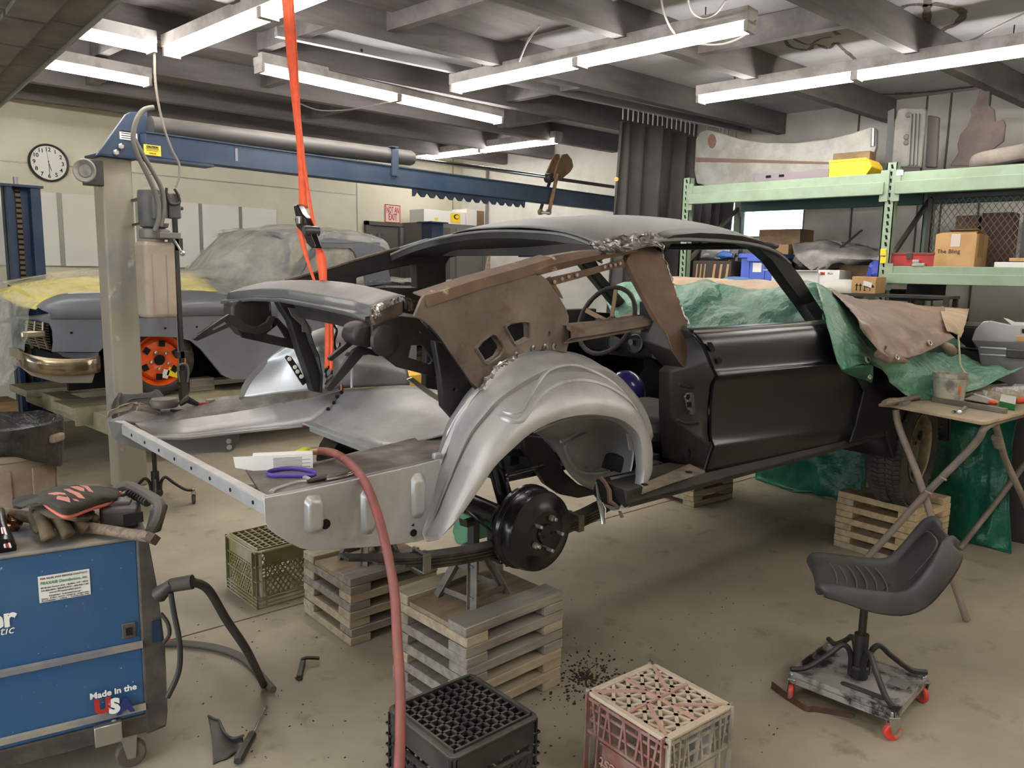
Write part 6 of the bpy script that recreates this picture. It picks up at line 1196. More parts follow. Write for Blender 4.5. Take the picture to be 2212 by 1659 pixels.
tube_thing('socket', 'long chrome socket lying in front of the bucket', 'socket', [(2073, 890, .010), (2084, 882, .010)], [.009, .0125], chrome, 12)
tube_thing('hex_nut', 'small bright nut in front of the bucket, left of the long socket', 'nut', [(2058, 890, .006), (2062, 889, .006)], .007, chrome, 6)
bar = thing('square_bar', 'grey square steel bar lying across the table behind the bucket', 'bar', tz2(2120, 874)); obj('bar', MB().bar(tz2(2016, 862, .012), tz2(2174, 888, .012), .024, .024), M('bar_steel', (128, 120, 108), .55, .3, c2=(108, 100, 90), sc=6), bar, world=True, bevel=.002)
gb = thing('green_carton', 'small white-topped green carton at the right of the table', 'box', tz2(2184, 882))
q = [tz2(2158, 880), tz2(2192, 888), tz2(2194, 872), tz2(2162, 866)]
obj('carton', MB().plate(q, (0, 0, .03)), green_l, gb, world=True); obj('lid', MB().plate([p+V((0, 0, .0305)) for p in q], (0, 0, .004)), white_b, gb, world=True)
obj('label', MB().plate([q[0].lerp(q[1], .55)+V((0, -.0012, .004)), q[0].lerp(q[1], .95)+V((0, -.0012, .004)), q[0].lerp(q[1], .95)+V((0, -.0012, .024)), q[0].lerp(q[1], .55)+V((0, -.0012, .024))], (0, .001, 0)), white_b, gb, world=True)
for i, (lab, pts, r, mt) in enumerate((('orange-handled knife behind the green carton', [(2192, 866, .014), (2240, 862, .014)], .014, orange), ('orange tool tip beside the bucket bar', [(2135, 868, .012), (2152, 870, .012)], .011, orange), ('white plastic spatula pointing over the bar', [(2105, 852, .02), (2155, 868, .018)], .006, white_b), ('dark pen-like tool right of the bucket', [(2076, 857, .012), (2098, 852, .014)], .010, steel_d))):
    tube_thing('hand_tool', lab, 'hand tool', pts, r, mt)
tg = thing('paper_tag', 'white tag standing up among the scrapers', 'tag', tz2(2126, 850)); obj('tag', MB().plate([tz2(2120, 852, .02), tz2(2130, 856, .02), tz2(2134, 846, .045), tz2(2124, 842, .05)], (0, .003, .002)), white_b, tg, world=True, bevel=.002)
for i, z in enumerate((0, .006, .012)): sc = thing('scraper', ('bottom flat scraper of the small pile', 'middle flat scraper of the small pile', 'top flat scraper of the small pile')[i], 'scraper', tz2(2105, 860)); obj('blade', MB().plate([tz2(2082+4*i, 864, z+.002), tz2(2140-3*i, 872, z+.002), tz2(2146-4*i, 862, z+.002), tz2(2098+2*i, 855, z+.002)], (0, 0, .004)), M('scraper_grey', (150, 144, 132), .5, .3), sc, world=True)
pb = thing('plastic_bag', 'clear plastic bag of parts at the right end of the table', 'bag', tz2(2200, 845))
g = crumple(smooth_grid([[tz2(2130, 858, .0), tz2(2170, 862, .0), tz2(2240, 866, .0), tz2(2300, 868, .0)], [tz2(2140, 846, .05), tz2(2180, 846, .07), tz2(2240, 846, .09), tz2(2300, 850, .07)], [tz2(2150, 840, .07), tz2(2190, 836, .11), tz2(2240, 836, .13), tz2(2300, 840, .09)], [tz2(2165, 832, .0), tz2(2200, 830, .0), tz2(2250, 832, .0), tz2(2310, 836, .0)]], 7, 6), .02, 16, 3)
obj('film', MB().grid(g), film_c, pb, world=True, smooth=True)

# ================================================ STORAGE RACK on the right wall
RX, RX2 = 6.3, 7.3
rk = thing('storage_rack', 'pale green pallet rack with slotted uprights along the right wall', 'rack', (RX, 2.9, 0))
yU = [.12, 2.02, 3.76]; HU = 2.45
for y in yU:
    for x in (RX, RX2):
        up = obj('upright', MB().ab((x, y-.038, 0), (x+.012, y+.038, HU)).ab((x, y-.038, 0), (x+.07, y-.030, HU)).ab((x, y+.030, 0), (x+.07, y+.038, HU)), rack_g, rk, world=True)
        if x == RX:
            m_ = MB(); z = 1.0
            while z < HU-.04: m_.plate([(x-.0012, y-.014, z), (x-.0012, y-.005, z+.032), (x-.0012, y+.010, z+.032), (x-.0012, y+.002, z)], (.001, 0, 0)); z += .052
            obj('slot', m_, hb, up, world=True, kind='stuff')
    b = MB(); zz = .2; s = 0
    while zz < 2.2: b.bar((RX+.06, y, zz), (RX2, y, zz+.55), .03, .03); zz += .75
    obj('brace', b, M('brace_grey', (110, 108, 100), .55, .3), rk, world=True)
def beam(y0, y1, z0, z1, x, step=True):
    m_ = MB().ab((x-.03, y0+.04, z0), (x+.02, y1-.04, z0+(z1-z0)*.58)).ab((x-.005, y0+.04, z0), (x+.03, y1-.04, z1))
    obj('beam', m_, rack_g if x < RX+.1 else rack_d, rk, world=True, bevel=.004)
    for y in (y0+.04, y1-.04): obj('beam_bracket', MB().ab((x-.012, y-.03, z0-.05), (x-.004, y+.03, z1+.02)), rack_g, rk, world=True)
for y0, y1 in ((yU[0], yU[1]), (yU[1], yU[2])):
    for x in (RX, RX2): beam(y0, y1, 2.215, 2.375, x)
beam(yU[0], yU[1], 1.555, 1.685, RX); beam(yU[0], yU[1], 1.555, 1.685, RX2); beam(yU[1], yU[2], 1.40, 1.50, RX); beam(yU[1], yU[2], 1.40, 1.50, RX2)
dk = M('shelf_board_dark', (72, 74, 70), .85)
for k in range(5):
    x0 = RX+.03+.195*k
    for ya, yb, z in ((yU[0], yU[2], 2.345), (yU[0]+.05, yU[1]-.05, 1.655), (yU[1]+.05, yU[2]-.05, 1.485)): obj('shelf_board', MB().ab((x0, ya, z), (x0+.19, yb, z+.018)), dk, rk, world=True)
for py in (545, 562): p = gx(1908, py, RX-.004); obj('safety_lock', MB().rbox(p, (.012, .045, .05), .006), yellow, rk, world=True, bevel=.003)
obj('shelf_tag', MB().ab(gx(1937, 368, RX-.012), gx(1951, 378, RX-.008)), white_b, rk, world=True)
def xbox(name, lab, cat, a, b_, x0, dep, mat, group=None, flaps=False, zb=None):
    p, q = gx(*a, x0), gx(*b_, x0); y0, y1 = min(p.y, q.y), max(p.y, q.y); z0, z1 = min(p.z, q.z), max(p.z, q.z); z0 = zb if zb is not None else z0
    t = thing(name, lab, cat, (x0+dep/2, (y0+y1)/2, z0), 0, group); obj('body', MB().ab((x0, y0, z0), (x0+dep, y1, z1)), mat, t, world=True, bevel=.004)
    if flaps: obj('flap', MB().plate([(x0+.01, y0+.01, z1), (x0+.01, y1-.01, z1), (x0+dep*.45, y1-.03, z1+.02), (x0+dep*.45, y0+.03, z1+.02)], (0, 0, .004)), mat, t, world=True); obj('flap', MB().plate([(x0+dep, y0+.01, z1), (x0+dep, y1-.01, z1), (x0+dep*.6, y1-.04, z1+.04), (x0+dep*.6, y0+.04, z1+.04)], (0, 0, .004)), mat, t, world=True)
    return t, (y0, y1, z0, z1)
ZL, ZM, ZH = 1.503, 1.674, 2.375
# lower left bay
for i, (a, b_) in enumerate((((1497, 563), (1526, 604)), ((1528, 563), (1578, 604)))):
    t, (y0, y1, z0, z1) = xbox('dark_carton', ('left dark printed carton with tan stripes under the grey bags', 'right dark printed carton under the grey bags, next to the blue tote')[i], 'box', a, b_, 6.4, .35, M('dark_print_card', (62, 54, 48), .7), 'dark cartons on the rack', zb=ZL)
    for k in range(3): obj('print_stripe', MB().plate([(6.398, y0+(y1-y0)*(.15+.27*k), z0+.03), (6.398, y0+(y1-y0)*(.24+.27*k), z0+.03), (6.398, y0+(y1-y0)*(.17+.27*k), z1-.03), (6.398, y0+(y1-y0)*(.08+.27*k), z1-.03)], (-.001, 0, 0)), ink_t, t, world=True)
def lump(name, lab, cat, c, r, sc, mat, seed, amp=.03, group=None):
    t = thing(name, lab, cat, (c[0], c[1], c[2]-r*sc[2]), 0, group); g = []
    for i in range(13):
        row = []
        for j in range(20):
            d = V((sc[0]*math.sin(PI*i/12)*math.cos(2*PI*j/20), sc[1]*math.sin(PI*i/12)*math.sin(2*PI*j/20), sc[2]*math.cos(PI*i/12))); f = 1+amp/r*(noise.noise(d*4+V((seed, 0, 0)))+.5*noise.noise(d*9+V((0, seed, 0)))); q = V(c)+d*r*f; q.z = max(q.z, c[2]-r*sc[2]+.002); row.append(q)
        g.append(row+[row[0]])
    obj('cloth' if 'canvas' in lab or 'cloth' in lab else 'body', MB().grid(g), mat, t, world=True, smooth=True); return t
p = gx(1545, 552, 6.5); lump('plastic_bags', 'heap of grey plastic bags on top of the dark cartons', 'bags', (6.58, p.y, p.z+.02), .16, (.8, 1.1, .42), M('bag_grey', (150, 148, 146), .4), 2, .06)
p = gx(1562, 553, 6.42); lump('blue_packet', 'blue shiny packet on the grey bags', 'packet', (6.45, p.y, p.z+.01), .07, (.5, 1.1, .5), M('packet_blue', (52, 96, 160), .3), 5, .02)
p = gx(1572, 540, 6.9); br = thing('steel_bracket', 'grey pressed steel arm standing behind the bags on the rack', 'bracket', p)
obj('arm', MB().plate([gx(*q, 6.9) for q in ((1567, 590), (1578, 560), (1572, 535), (1574, 525), (1590, 526), (1588, 545), (1586, 562), (1576, 592))], (.02, 0, 0), [ngon(gx(1584, 548, 6.9), .018, 8, Y, Z)]), M('bracket_mid_grey', (110, 108, 110), .5, .3), br, world=True)
t, (y0, y1, z0, z1) = xbox('storage_tote', 'blue plastic tote with a white label on the rack', 'tote', (1602, 550), (1666, 604), 6.42, .4, blue_tote, zb=ZL)
obj('lid', MB().ab((6.40, y0-.02, z1-.03), (6.84, y1+.02, z1+.01)), blue_tote, t, world=True, bevel=.006); obj('latch', MB().ab((6.395, (y0+y1)/2-.10, z1-.06), (6.41, (y0+y1)/2+.08, z1-.02)), blue_tote, t, world=True, bevel=.004); obj('label', MB().ab((6.416, (y0+y1)/2-.05, z1-.15), (6.419, (y0+y1)/2+.03, z1-.07)), white_b, t, world=True)
for k in (.25, .75): obj('rib', MB().ab((6.41, y0+(y1-y0)*k-.01, z0), (6.425, y0+(y1-y0)*k+.01, z1-.06)), blue_tote, t, world=True)
p = gx(1590, 600, 6.36); lump('blue_cloth', 'folded blue cloth lying before the blue tote', 'cloth', (6.38, p.y, ZL+.04), .13, (.5, 1.15, .32), M('cloth_blue', (92, 124, 168), .85), 9, .03)
t, bb_ = xbox('cardboard_box', 'big brown cardboard box behind the blue tote', 'box', (1640, 496), (1722, 604), 6.95, .3, card_d, zb=ZL); t2_, _ = xbox('cardboard_box', 'tan carton standing half behind the windshield pillar', 'box', (1668, 528), (1700, 585), 6.85, .08, card, zb=ZL)
t, (y0, y1, z0, z1) = xbox('white_carton', 'open white carton with red print behind the windshield pillar', 'box', (1667, 587), (1766, 612), 6.40, .3, white_b, zb=ZL)
obj('flap', MB().plate([(6.40, y0, z1), (6.40, y1, z1), (6.34, y1+.05, z1+.012), (6.34, y0-.01, z1+.012)], (0, 0, .004)), white_b, t, world=True); text('3M PPS', .035, (6.398, y1-.12, z1-.03), (0, -1, 0), Z, ink_r, t, world=True)
t, (y0, y1, z0, z1) = xbox('white_carton', 'second white carton with red and black print beside the open one', 'box', (1768, 583), (1812, 610), 6.42, .28, white_b, zb=ZL); text('3M', .03, (6.418, y1-.035, z1-.03), (0, -1, 0), Z, ink_r, t, world=True, bold=.002); text('PU+', .025, (6.418, y1-.10, z1-.03), (0, -1, 0), Z, ink_b, t, world=True); obj('purple_band', MB().ab((6.417, y0, z0+.0), (6.42, y1, z0+.025)), M('purple_print', (90, 60, 140), .6), t, world=True)
p = gx(1800, 555, 6.8); lump('canvas_bundle', 'bundle of grey canvas heaped on the rack behind the pillar', 'canvas', (6.85, p.y, p.z), .30, (.6, 1.25, .42), clothgrey, 4, .09)
cvs = crumple(smooth_grid([[gx(1712, 528, 6.7), gx(1760, 522, 6.7), (gx(1830, 530, 6.7)), gx(1906, 545, 6.7)], [gx(1716, 548, 6.55), gx(1770, 552, 6.5), gx(1830, 556, 6.5), gx(1905, 560, 6.55)], [gx(1725, 565, 6.5), gx(1770, 590, 6.5), gx(1800, 570, 6.55), gx(1900, 562, 6.6)]], 8, 7), .03, 7, 6)
obj('canvas_flap', MB().grid(cvs), clothgrey, bpy.data.objects['canvas_bundle'], world=True, smooth=True, solid=.003)
xbox('plaster_block', 'pale block supporting the canvas bundle', 'block', (1762, 566), (1836, 606), 6.75, .25, M('plaster', (164, 160, 152), .9), zb=ZL)
for i, (a, b_, lab) in enumerate((((1752, 588), (1862, 497), 'longest dark trim strip leaning up to the right on the rack'), ((1772, 582), (1836, 540), 'shorter dark trim strip lying along the longest one'), ((1728, 575), (1748, 540), 'short dark strip leaning left of the long trims'))):
    t = thing('trim_strip', lab, 'trim strip', gx(*a, 6.45)); obj('strip', MB().bar(gx(*a, 6.45), gx(*b_, 6.75), .03, .012), M('dark_trim', (62, 54, 50), .5), t, world=True, bevel=.003)
xbox('cardboard_box', 'dusty brown box behind the arrow-marked carton', 'box', (1812, 572), (1880, 606), 6.7, .3, card_d, zb=ZL)
p = gx(1892, 575, 6.5); lump('blue_bag', 'crumpled blue bag beside the rack upright', 'bag', (6.55, p.y, ZL+.12), .10, (.6, .8, 1.1), M('bag_blue', (60, 76, 170), .4), 3, .04)
p = gx(1806, 622, 5.95); lump('white_sack', 'pale grey sack behind the brown tarp', 'sack', (6.1, p.y, p.z-.02), .15, (.8, 1.2, .55), M('sack_grey', (186, 184, 174), .7), 8, .02)
t, (y0, y1, z0, z1) = xbox('arrow_carton', 'small carton printed with up arrows, a glass and an umbrella', 'box', (1841, 597), (1890, 635), 6.0, .22, card); 
ym = lambda f: y1+(y0-y1)*f
for f in (.22, .38): obj('arrow_mark', MB().plate([(5.998, ym(f)-.004, z0+.02), (5.998, ym(f)+.004, z0+.02), (5.998, ym(f)+.004, z0+.055), (5.998, ym(f)+.012, z0+.055), (5.998, ym(f), z0+.075), (5.998, ym(f)-.012, z0+.055), (5.998, ym(f)-.004, z0+.055)], (-.001, 0, 0)), ink_b, t, world=True)
obj('glass_mark', MB().plate([(5.998, ym(.56)-.012, z0+.02), (5.998, ym(.56)+.012, z0+.02), (5.998, ym(.56)+.003, z0+.028), (5.998, ym(.56)+.003, z0+.045), (5.998, ym(.56)+.014, z0+.075), (5.998, ym(.56)-.014, z0+.075), (5.998, ym(.56)-.003, z0+.045), (5.998, ym(.56)-.003, z0+.028)], (-.001, 0, 0)), ink_b, t, world=True)
obj('umbrella_mark', MB().plate([(5.998, ym(.78)+.03*math.cos(q*PI/6), z0+.045+.025*math.sin(q*PI/6)) for q in range(7)], (-.001, 0, 0)).ab((5.997, ym(.78)-.002, z0+.02), (5.998, ym(.78)+.002, z0+.05)), ink_b, t, world=True)
obj('shipping_label', MB().plate([gx(1866, 606, 5.997), gx(1884, 611, 5.997), gx(1882, 622, 5.997), gx(1864, 616, 5.997)], (-.001, 0, 0)), white_b, t, world=True)
cbx = bpy.data.objects.get('arrow_carton'); lsh = thing('steel_shelf', 'low dark steel shelf carrying the arrow-marked carton', 'shelf', (6.1, (y0+y1)/2, 0)); obj('board', MB().ab((5.95, y0-.5, z0-.02), (6.25, y1+.5, z0)), steel_d, lsh, world=True); 
for yy in (y0-.48, y1+.48): obj('leg', MB().ab((5.96, yy-.015, 0), (6.0, yy+.015, z0-.02)), steel_d, lsh, world=True); obj('leg', MB().ab((6.2, yy-.015, 0), (6.24, yy+.015, z0-.02)), steel_d, lsh, world=True)
# right bay
t, (y0, y1, z0, z1) = xbox('red_toolbox', 'flat red metal toolbox beside the rack upright', 'toolbox', (1914, 547), (2016, 575), 6.34, .26, red_p, zb=ZM); obj('lid', MB().ab((6.335, y0-.004, z1-.014), (6.605, y1+.004, z1+.004)), M('dusty_red_lid', (130, 56, 50), .6, dust=((140, 100, 90), .6)), t, world=True, bevel=.003); obj('latch', MB().ab((6.33, (y0+y1)/2-.02, z1-.04), (6.34, (y0+y1)/2+.02, z1)), steel_d, t, world=True)
p = gx(1985, 572, 6.32); t = thing('pipe_clamp', 'grey cast clamp in front of the red toolbox', 'clamp', (6.31, p.y, ZM)); obj('body', MB().rbox((6.315, p.y, ZM+.02), (.05, .09, .03), .012).rbox((6.315, p.y+.02, ZM+.045), (.04, .05, .03), .01), M('cast_grey', (160, 156, 150), .5, .4), t, world=True, bevel=.004)
t, (y0, y1, z0, z1) = xbox('cardboard_box', 'square cardboard box with handwriting beside the red toolbox', 'box', (2022, 506), (2104, 577), 6.34, .34, card, zb=ZM, flaps=True)
obj('packing_tape', MB().ab((6.337, (y0+y1)/2-.03, z1-.09), (6.3395, (y0+y1)/2+.03, z1)), M('tape_grey', (196, 188, 176), .4), t, world=True); text('The Bling', .04, (6.337, (y0+y1)/2+.04, z0+.12), (0, -1, 0), Z, ink_b, t, world=True)
obj('side_print', MB().ab((6.40, y0-.002, z0+.08), (6.55, y0-.0005, z0+.25)), M('faint_print', (150, 116, 78), .8), t, world=True)
mp = thing('mesh_guard', 'expanded metal mesh guard panel standing at the back of the right shelf', 'mesh panel', (6.95, 1.4, ZM))
a, b_ = gx(2012, 425, 6.95), gx(2205, 575, 6.95); y0, y1, z0, z1 = b_.y, a.y, ZM, a.z; m_ = MB(); dn = .046
ms_ = M('mesh_steel', (128, 122, 116), .5, .4)
n1 = int((y1-y0)/dn); n2 = int((z1-z0)/(dn*1.5))
for i in range(n1):
    for j in range(n2):
        cy_, cz_ = y0+(i+.5)*dn, z0+(j+.5)*dn*1.5
        for s in (1, -1): m_.bar((6.95, cy_-dn/2, cz_), (6.95, cy_, cz_+s*dn*.75), .004, .006, X); m_.bar((6.95, cy_, cz_+s*dn*.75), (6.95, cy_+dn/2, cz_), .004, .006, X)
obj('mesh', m_, ms_, mp, world=True, kind='stuff'); fr2 = MB()
for aa, bb2 in (((y0, z0), (y1, z0)), ((y0, z1), (y1, z1)), ((y0, z0), (y0, z1)), ((y1, z0), (y1, z1))): fr2.bar((6.95, aa[0], aa[1]), (6.95, bb2[0], bb2[1]), .03, .03, X)
obj('frame', fr2, M('mesh_frame', (92, 90, 84), .5, .3), mp, world=True)
xbox('cardboard_box', 'dim cardboard box behind the mesh guard, left of the two', 'box', (2066, 466), (2104, 570), 7.05, .2, card_d, zb=ZM); xbox('cardboard_box', 'dim cardboard box behind the mesh guard, right of the two', 'box', (2122, 460), (2180, 570), 7.05, .2, M('dim_card', (120, 92, 78), .9), zb=ZM)
t, (y0, y1, z0, z1) = xbox('flat_box', 'flat white box at the right edge of the shelf', 'box', (2148, 566), (2260, 583), 6.36, .3, white_b, zb=ZM); xbox('flat_box', 'flat tan box lying on the flat white box', 'box', (2180, 557), (2260, 565), 6.4, .2, card)
# top shelf
wf = thing('white_fender', 'long white car fender leaning on the wall above the rack', 'fender', (7.1, 3.2, ZH))
ol = [(1503, 300), (1510, 286), (1530, 280), (1560, 288), (1600, 301), (1650, 308), (1720, 309), (1790, 300), (1840, 288), (1875, 275), (1886, 274), (1893, 280), (1892, 318), (1880, 350), (1800, 384), (1700, 392), (1600, 400), (1530, 402), (1505, 396), (1499, 370)]
obj('panel', MB().plate([gx(a, c, 7.0) for a, c in ol], (.06, 0, 0)), M('old_white_paint', (186, 186, 178), .5, c2=(160, 156, 146), sc=4), wf, world=True, bevel=.02, seg=3)
obj('rust_stripe', MB().plate([gx(a, c, 6.999) for a, c in ((1503, 340), (1640, 345), (1790, 350), (1790, 355), (1640, 352), (1503, 350))], (-.002, 0, 0)), M('stripe_brown', (140, 112, 98), .8), wf, world=True)
obj('red_mark', MB().plate([gx(1538+9*math.cos(q), 305+16*math.sin(q), 6.999) for q in [k*PI/6 for k in range(12)]], (-.002, 0, 0)), M('faded_red', (146, 104, 98), .8), wf, world=True)
obj('chrome_end', MB().tube([gx(1886, 278, 6.995), gx(1885, 316, 6.995)], .018, 8), zinc, wf, world=True, smooth=True)
pc = thing('slotted_channel', 'grey slotted steel channel lying on the front edge of the top shelf', 'channel', gx(1710, 385, 6.36)); p, q = gx(1633, 380, 6.36), gx(1792, 372, 6.36); p.z = q.z = ZH+.035
obj('channel', MB().bar(p, q, .05, .065), M('dusty_mauve_steel', (132, 122, 126), .6, .2), pc, world=True, bevel=.004)
for px in (1660, 1688): u_ = gx(px, 379, 6.332); u_.z = ZH+.04; obj('slot', MB().rbox(u_, (.004, .045, .02), .002), hb, pc, world=True)
t, (y0, y1, z0, z1) = xbox('yellow_bin', 'yellow plastic parts bin on the top shelf', 'bin', (1792, 348), (1870, 377), 6.34, .28, yellow, zb=ZH)
obj('lip', MB().plate([(6.34, y0, z0), (6.34, y0-.04, z0+.06), (6.34, y0-.03, z0+.09), (6.34, y0, z1)], (.26, 0, 0)), yellow, t, world=True, bevel=.004); obj('rim', MB().ab((6.335, y0, z1-.012), (6.345, y1, z1+.004)), yellow, t, world=True)
xbox('dusty_carton', 'dusty brown carton tipped behind the yellow bin', 'box', (1800, 332), (1876, 372), 6.7, .15, card_d, zb=ZH)
gp = thing('seat_frame_panel', 'tall grey ribbed steel panel standing on the top shelf by the upright', 'panel', gx(1975, 360, 6.9))
pl_ = [gx(a, c, 6.75) for a, c in ((1925, 362), (1932, 262), (1940, 236), (1950, 232), (1998, 233), (2002, 240), (1990, 362))]
gm_ = M('dusty_grey_panel', (128, 126, 120), .7, c2=(106, 104, 100), sc=5)
for p in pl_: p.z = max(p.z, ZH)
go_ = obj('panel', MB().plate(pl_, (.03, 0, 0)), gm_, gp, world=True, bevel=.012)
for px in (1968, 1976, 1984): obj('rib', MB().bar(gx(px+1, 245, 6.745), gx(px-5, 358, 6.745), .014, .03, X), gm_, go_, world=True, bevel=.004)
for py in (248, 296, 308): obj('dimple', MB().lathe([(.022, 0), (.016, -.006), (0, -.004)], gx(1958 if py > 260 else 1962, py, 6.748), X, 14, False), M('dimple_dark', (96, 94, 90), .8), go_, world=True, smooth=True)
p2_ = [gx(a, c, 6.85) for a, c in ((1912, 362), (1918, 240), (1932, 234), (1930, 362))]; obj('side_flange', MB().plate(p2_, (.05, 0, 0)), M('flange_dark', (84, 84, 84), .6), gp, world=True)
gp2 = thing('small_grey_panel', 'narrow grey panel standing right of the ribbed one', 'panel', gx(2015, 360, 6.95)); p3_ = [gx(a, c, 6.95) for a, c in ((1998, 362), (2004, 248), (2028, 252), (2022, 362))]
for p in p3_: p.z = max(p.z, ZH)
obj('panel', MB().plate(p3_, (.05, 0, 0)), M('panel_mid', (116, 110, 106), .7), gp2, world=True, bevel=.01)
rs = thing('rusty_floor_pan', 'jagged rusty brown sheet metal piece leaning on the wall, top shelf right', 'sheet metal', gx(2100, 350, 7.2))
rp = [gx(a, c, 7.2) for a, c in ((2052, 358), (2070, 330), (2068, 312), (2074, 290), (2090, 272), (2098, 248), (2096, 236), (2108, 222), (2116, 194), (2138, 192), (2136, 228), (2148, 236), (2150, 262), (2168, 258), (2172, 270), (2168, 305), (2150, 318), (2120, 340), (2110, 358))]
for p in rp: p.z = max(p.z, ZH)
obj('sheet', MB().plate(rp, (.03, 0, 0)), M('dusty_brown_sheet', (126, 112, 104), .8, c2=(104, 92, 88), sc=5), rs, world=True, bevel=.006)
p = gx(2160, 335, 6.5); st2 = thing('seat_cushion_pan', 'dusty rounded seat pan at the right end of the top shelf', 'seat', (6.55, p.y, ZH))
obj('pan', MB().rbox((6.6, p.y-.10, ZH+.09), (.4, .62, .12), .18, Matrix.Rotation(-.12, 3, 'X')), M('dusty_pan', (140, 130, 120), .85, c2=(118, 110, 102), sc=6), st2, world=True, bevel=.04, seg=3, smooth=True); obj('base', MB().ab((6.42, p.y-.42, ZH), (6.8, p.y+.16, ZH+.02)), steel_d, st2, world=True)
# dim things below the right bay, between the car and the rack
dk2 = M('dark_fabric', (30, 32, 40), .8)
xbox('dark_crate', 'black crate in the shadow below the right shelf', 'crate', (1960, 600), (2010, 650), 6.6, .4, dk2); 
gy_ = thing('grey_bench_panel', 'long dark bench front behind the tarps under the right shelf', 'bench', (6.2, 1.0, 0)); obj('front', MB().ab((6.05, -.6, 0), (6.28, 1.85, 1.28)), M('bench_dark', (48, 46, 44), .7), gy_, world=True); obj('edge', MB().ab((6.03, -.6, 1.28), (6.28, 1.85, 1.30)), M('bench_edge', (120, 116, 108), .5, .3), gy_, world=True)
fp = thing('grey_body_panel', 'grey primed body panel with a raised corner at the right edge behind the tarp', 'body panel', gx(2170, 740, 5.2))
obj('panel', MB().plate([gx(a, c, 5.3) for a, c in ((2098, 735), (2106, 712), (2124, 694), (2140, 693), (2180, 702), (2260, 704), (2260, 745), (2110, 740))], (.03, 0, 0), [[gx(a, c, 5.3) for a, c in ((2206, 711), (2240, 712), (2240, 722), (2206, 721))]]), M('bare_grey', (166, 166, 166), .45, .3), fp, world=True, bevel=.006)
obj('flange', MB().plate([gx(a, c, 5.2) for a, c in ((2100, 735), (2260, 742), (2260, 765), (2108, 750))], (.05, 0, 0)), M('flange_grey', (96, 94, 92), .5), fp, world=True, bevel=.006)
obj('lower_panel', MB().plate([gx(a, c, 5.15) for a, c in ((2112, 750), (2260, 762), (2260, 860), (2120, 810))], (.04, 0, 0)), M('lower_grey', (112, 110, 108), .5), fp, world=True, bevel=.006); 
for py in (750, 765): obj('bright_edge', MB().bar(gx(2118, py, 5.14), gx(2174, py+3, 5.14), .008, .006, X), zinc, fp, world=True)
obj('black_box', MB().ab(gx(2174, 755, 5.12), gx(2225, 776, 5.14)), plas_black, fp, world=True, bevel=.004)
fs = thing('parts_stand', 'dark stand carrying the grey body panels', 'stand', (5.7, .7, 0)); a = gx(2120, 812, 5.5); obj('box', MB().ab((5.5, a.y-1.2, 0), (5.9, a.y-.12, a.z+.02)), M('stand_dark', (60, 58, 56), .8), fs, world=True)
xbox('cardboard_piece', 'cardboard piece on the grey body panel', 'cardboard', (2195, 725), (2250, 742), 5.25, .04, card)
tl2 = thing('white_strip', 'white and pale blue strip sticking up behind the grey panel', 'strip', gx(2185, 695, 5.5)); obj('strip', MB().plate([gx(a, c, 5.5) for a, c in ((2168, 687), (2176, 689), (2190, 696), (2260, 697), (2260, 704), (2185, 702))], (.02, 0, 0)), white_b, tl2, world=True)
# ================================================ LIFT, MOTOR, CLOCK
lf = thing('car_lift', 'blue four-post car lift with a dusty front post and overhead beam', 'lift', (2.15, 5.72, 0))
PX, PY = 2.14, 5.78
obj('post', MB().ab((PX-.10, PY-.085, 0), (PX+.10, PY+.085, 2.31)), post_m, lf, world=True, bevel=.012)
obj('post_cap', MB().ab((PX-.13, PY-.13, 2.305), (PX+.13, PY+.13, 2.325)), post_blue, lf, world=True, bevel=.003)
BY = 5.60
gs = [gy(a, c, BY+.05) for a, c in ((208, 336), (218, 322), (272, 247), (282, 242), (318, 240), (324, 290), (322, 350), (300, 346), (286, 340))]
obj('gusset', MB().plate(gs, (0, .03, 0)), lift_blue, lf, world=True, bevel=.004)
x1 = 8.04
obj('beam', MB().ab((2.28, BY-.05, 2.318), (x1, BY+.05, 2.48)), lift_blue, lf, world=True, bevel=.008)
obj('beam_top_flange', MB().ab((2.28, BY-.06, 2.478), (x1, BY+.06, 2.488)), lift_blue, lf, world=True)
obj('beam_end_plate', MB().ab((2.26, BY-.07, 2.30), (2.75, BY+.07, 2.318)), lift_blue, lf, world=True)
c0, c1 = gy(325, 272, BY-.0), gy(890, 342, BY-.0)
obj('cylinder', MB().tube([c0, c0.lerp(c1, .99), c1], [.066, .066, .058], 20), M('cylinder_grey', (88, 86, 84), .5, .3, dust=((140, 132, 120), .6)), lf, world=True, smooth=True)
obj('cylinder_rod', MB().tube([c1, gy(1180, 382, BY)], .02, 12), chrome, lf, world=True, smooth=True)
obj('chain', MB().bar(gy(1200, 386, BY), gy(1326, 404, BY), .02, .035), steel_d, lf, world=True)
q_ = gy(852, 365, BY-.055); obj('cylinder_clamp', MB().ab((q_.x-.035, BY-.07, 2.40), (q_.x+.035, BY-.052, c1.z+.04)).ab((q_.x-.035, BY-.07, c1.z+.06), (q_.x+.035, BY+.05, c1.z+.07)), lift_blue, lf, world=True)
a, b_ = gy(893, 414, BY-.02).x, gy(1135, 440, BY-.02).x; pts = [V((a, BY-.02, 2.318))]; n = 13; w_ = (b_-a)/n
tt = [V((a, BY-.02, 2.25))]
for k in range(n): x = a+w_*k; tt += [V((x+w_*.15, BY-.02, 2.25)), V((x+w_*.45, BY-.02, 2.295)), V((x+w_*.75, BY-.02, 2.262)), V((x+w_*.9, BY-.02, 2.25))]
obj('latch_rack', MB().plate([V((a, BY-.02, 2.32))]+tt+[V((b_, BY-.02, 2.32))], (0, .02, 0)), lift_blue, lf, world=True)
obj('mark_strip', MB().ab(gy(508, 320, BY-.054), gy(514, 348, BY-.0515)), M('dust_strip', (130, 132, 130), .8), lf, world=True)
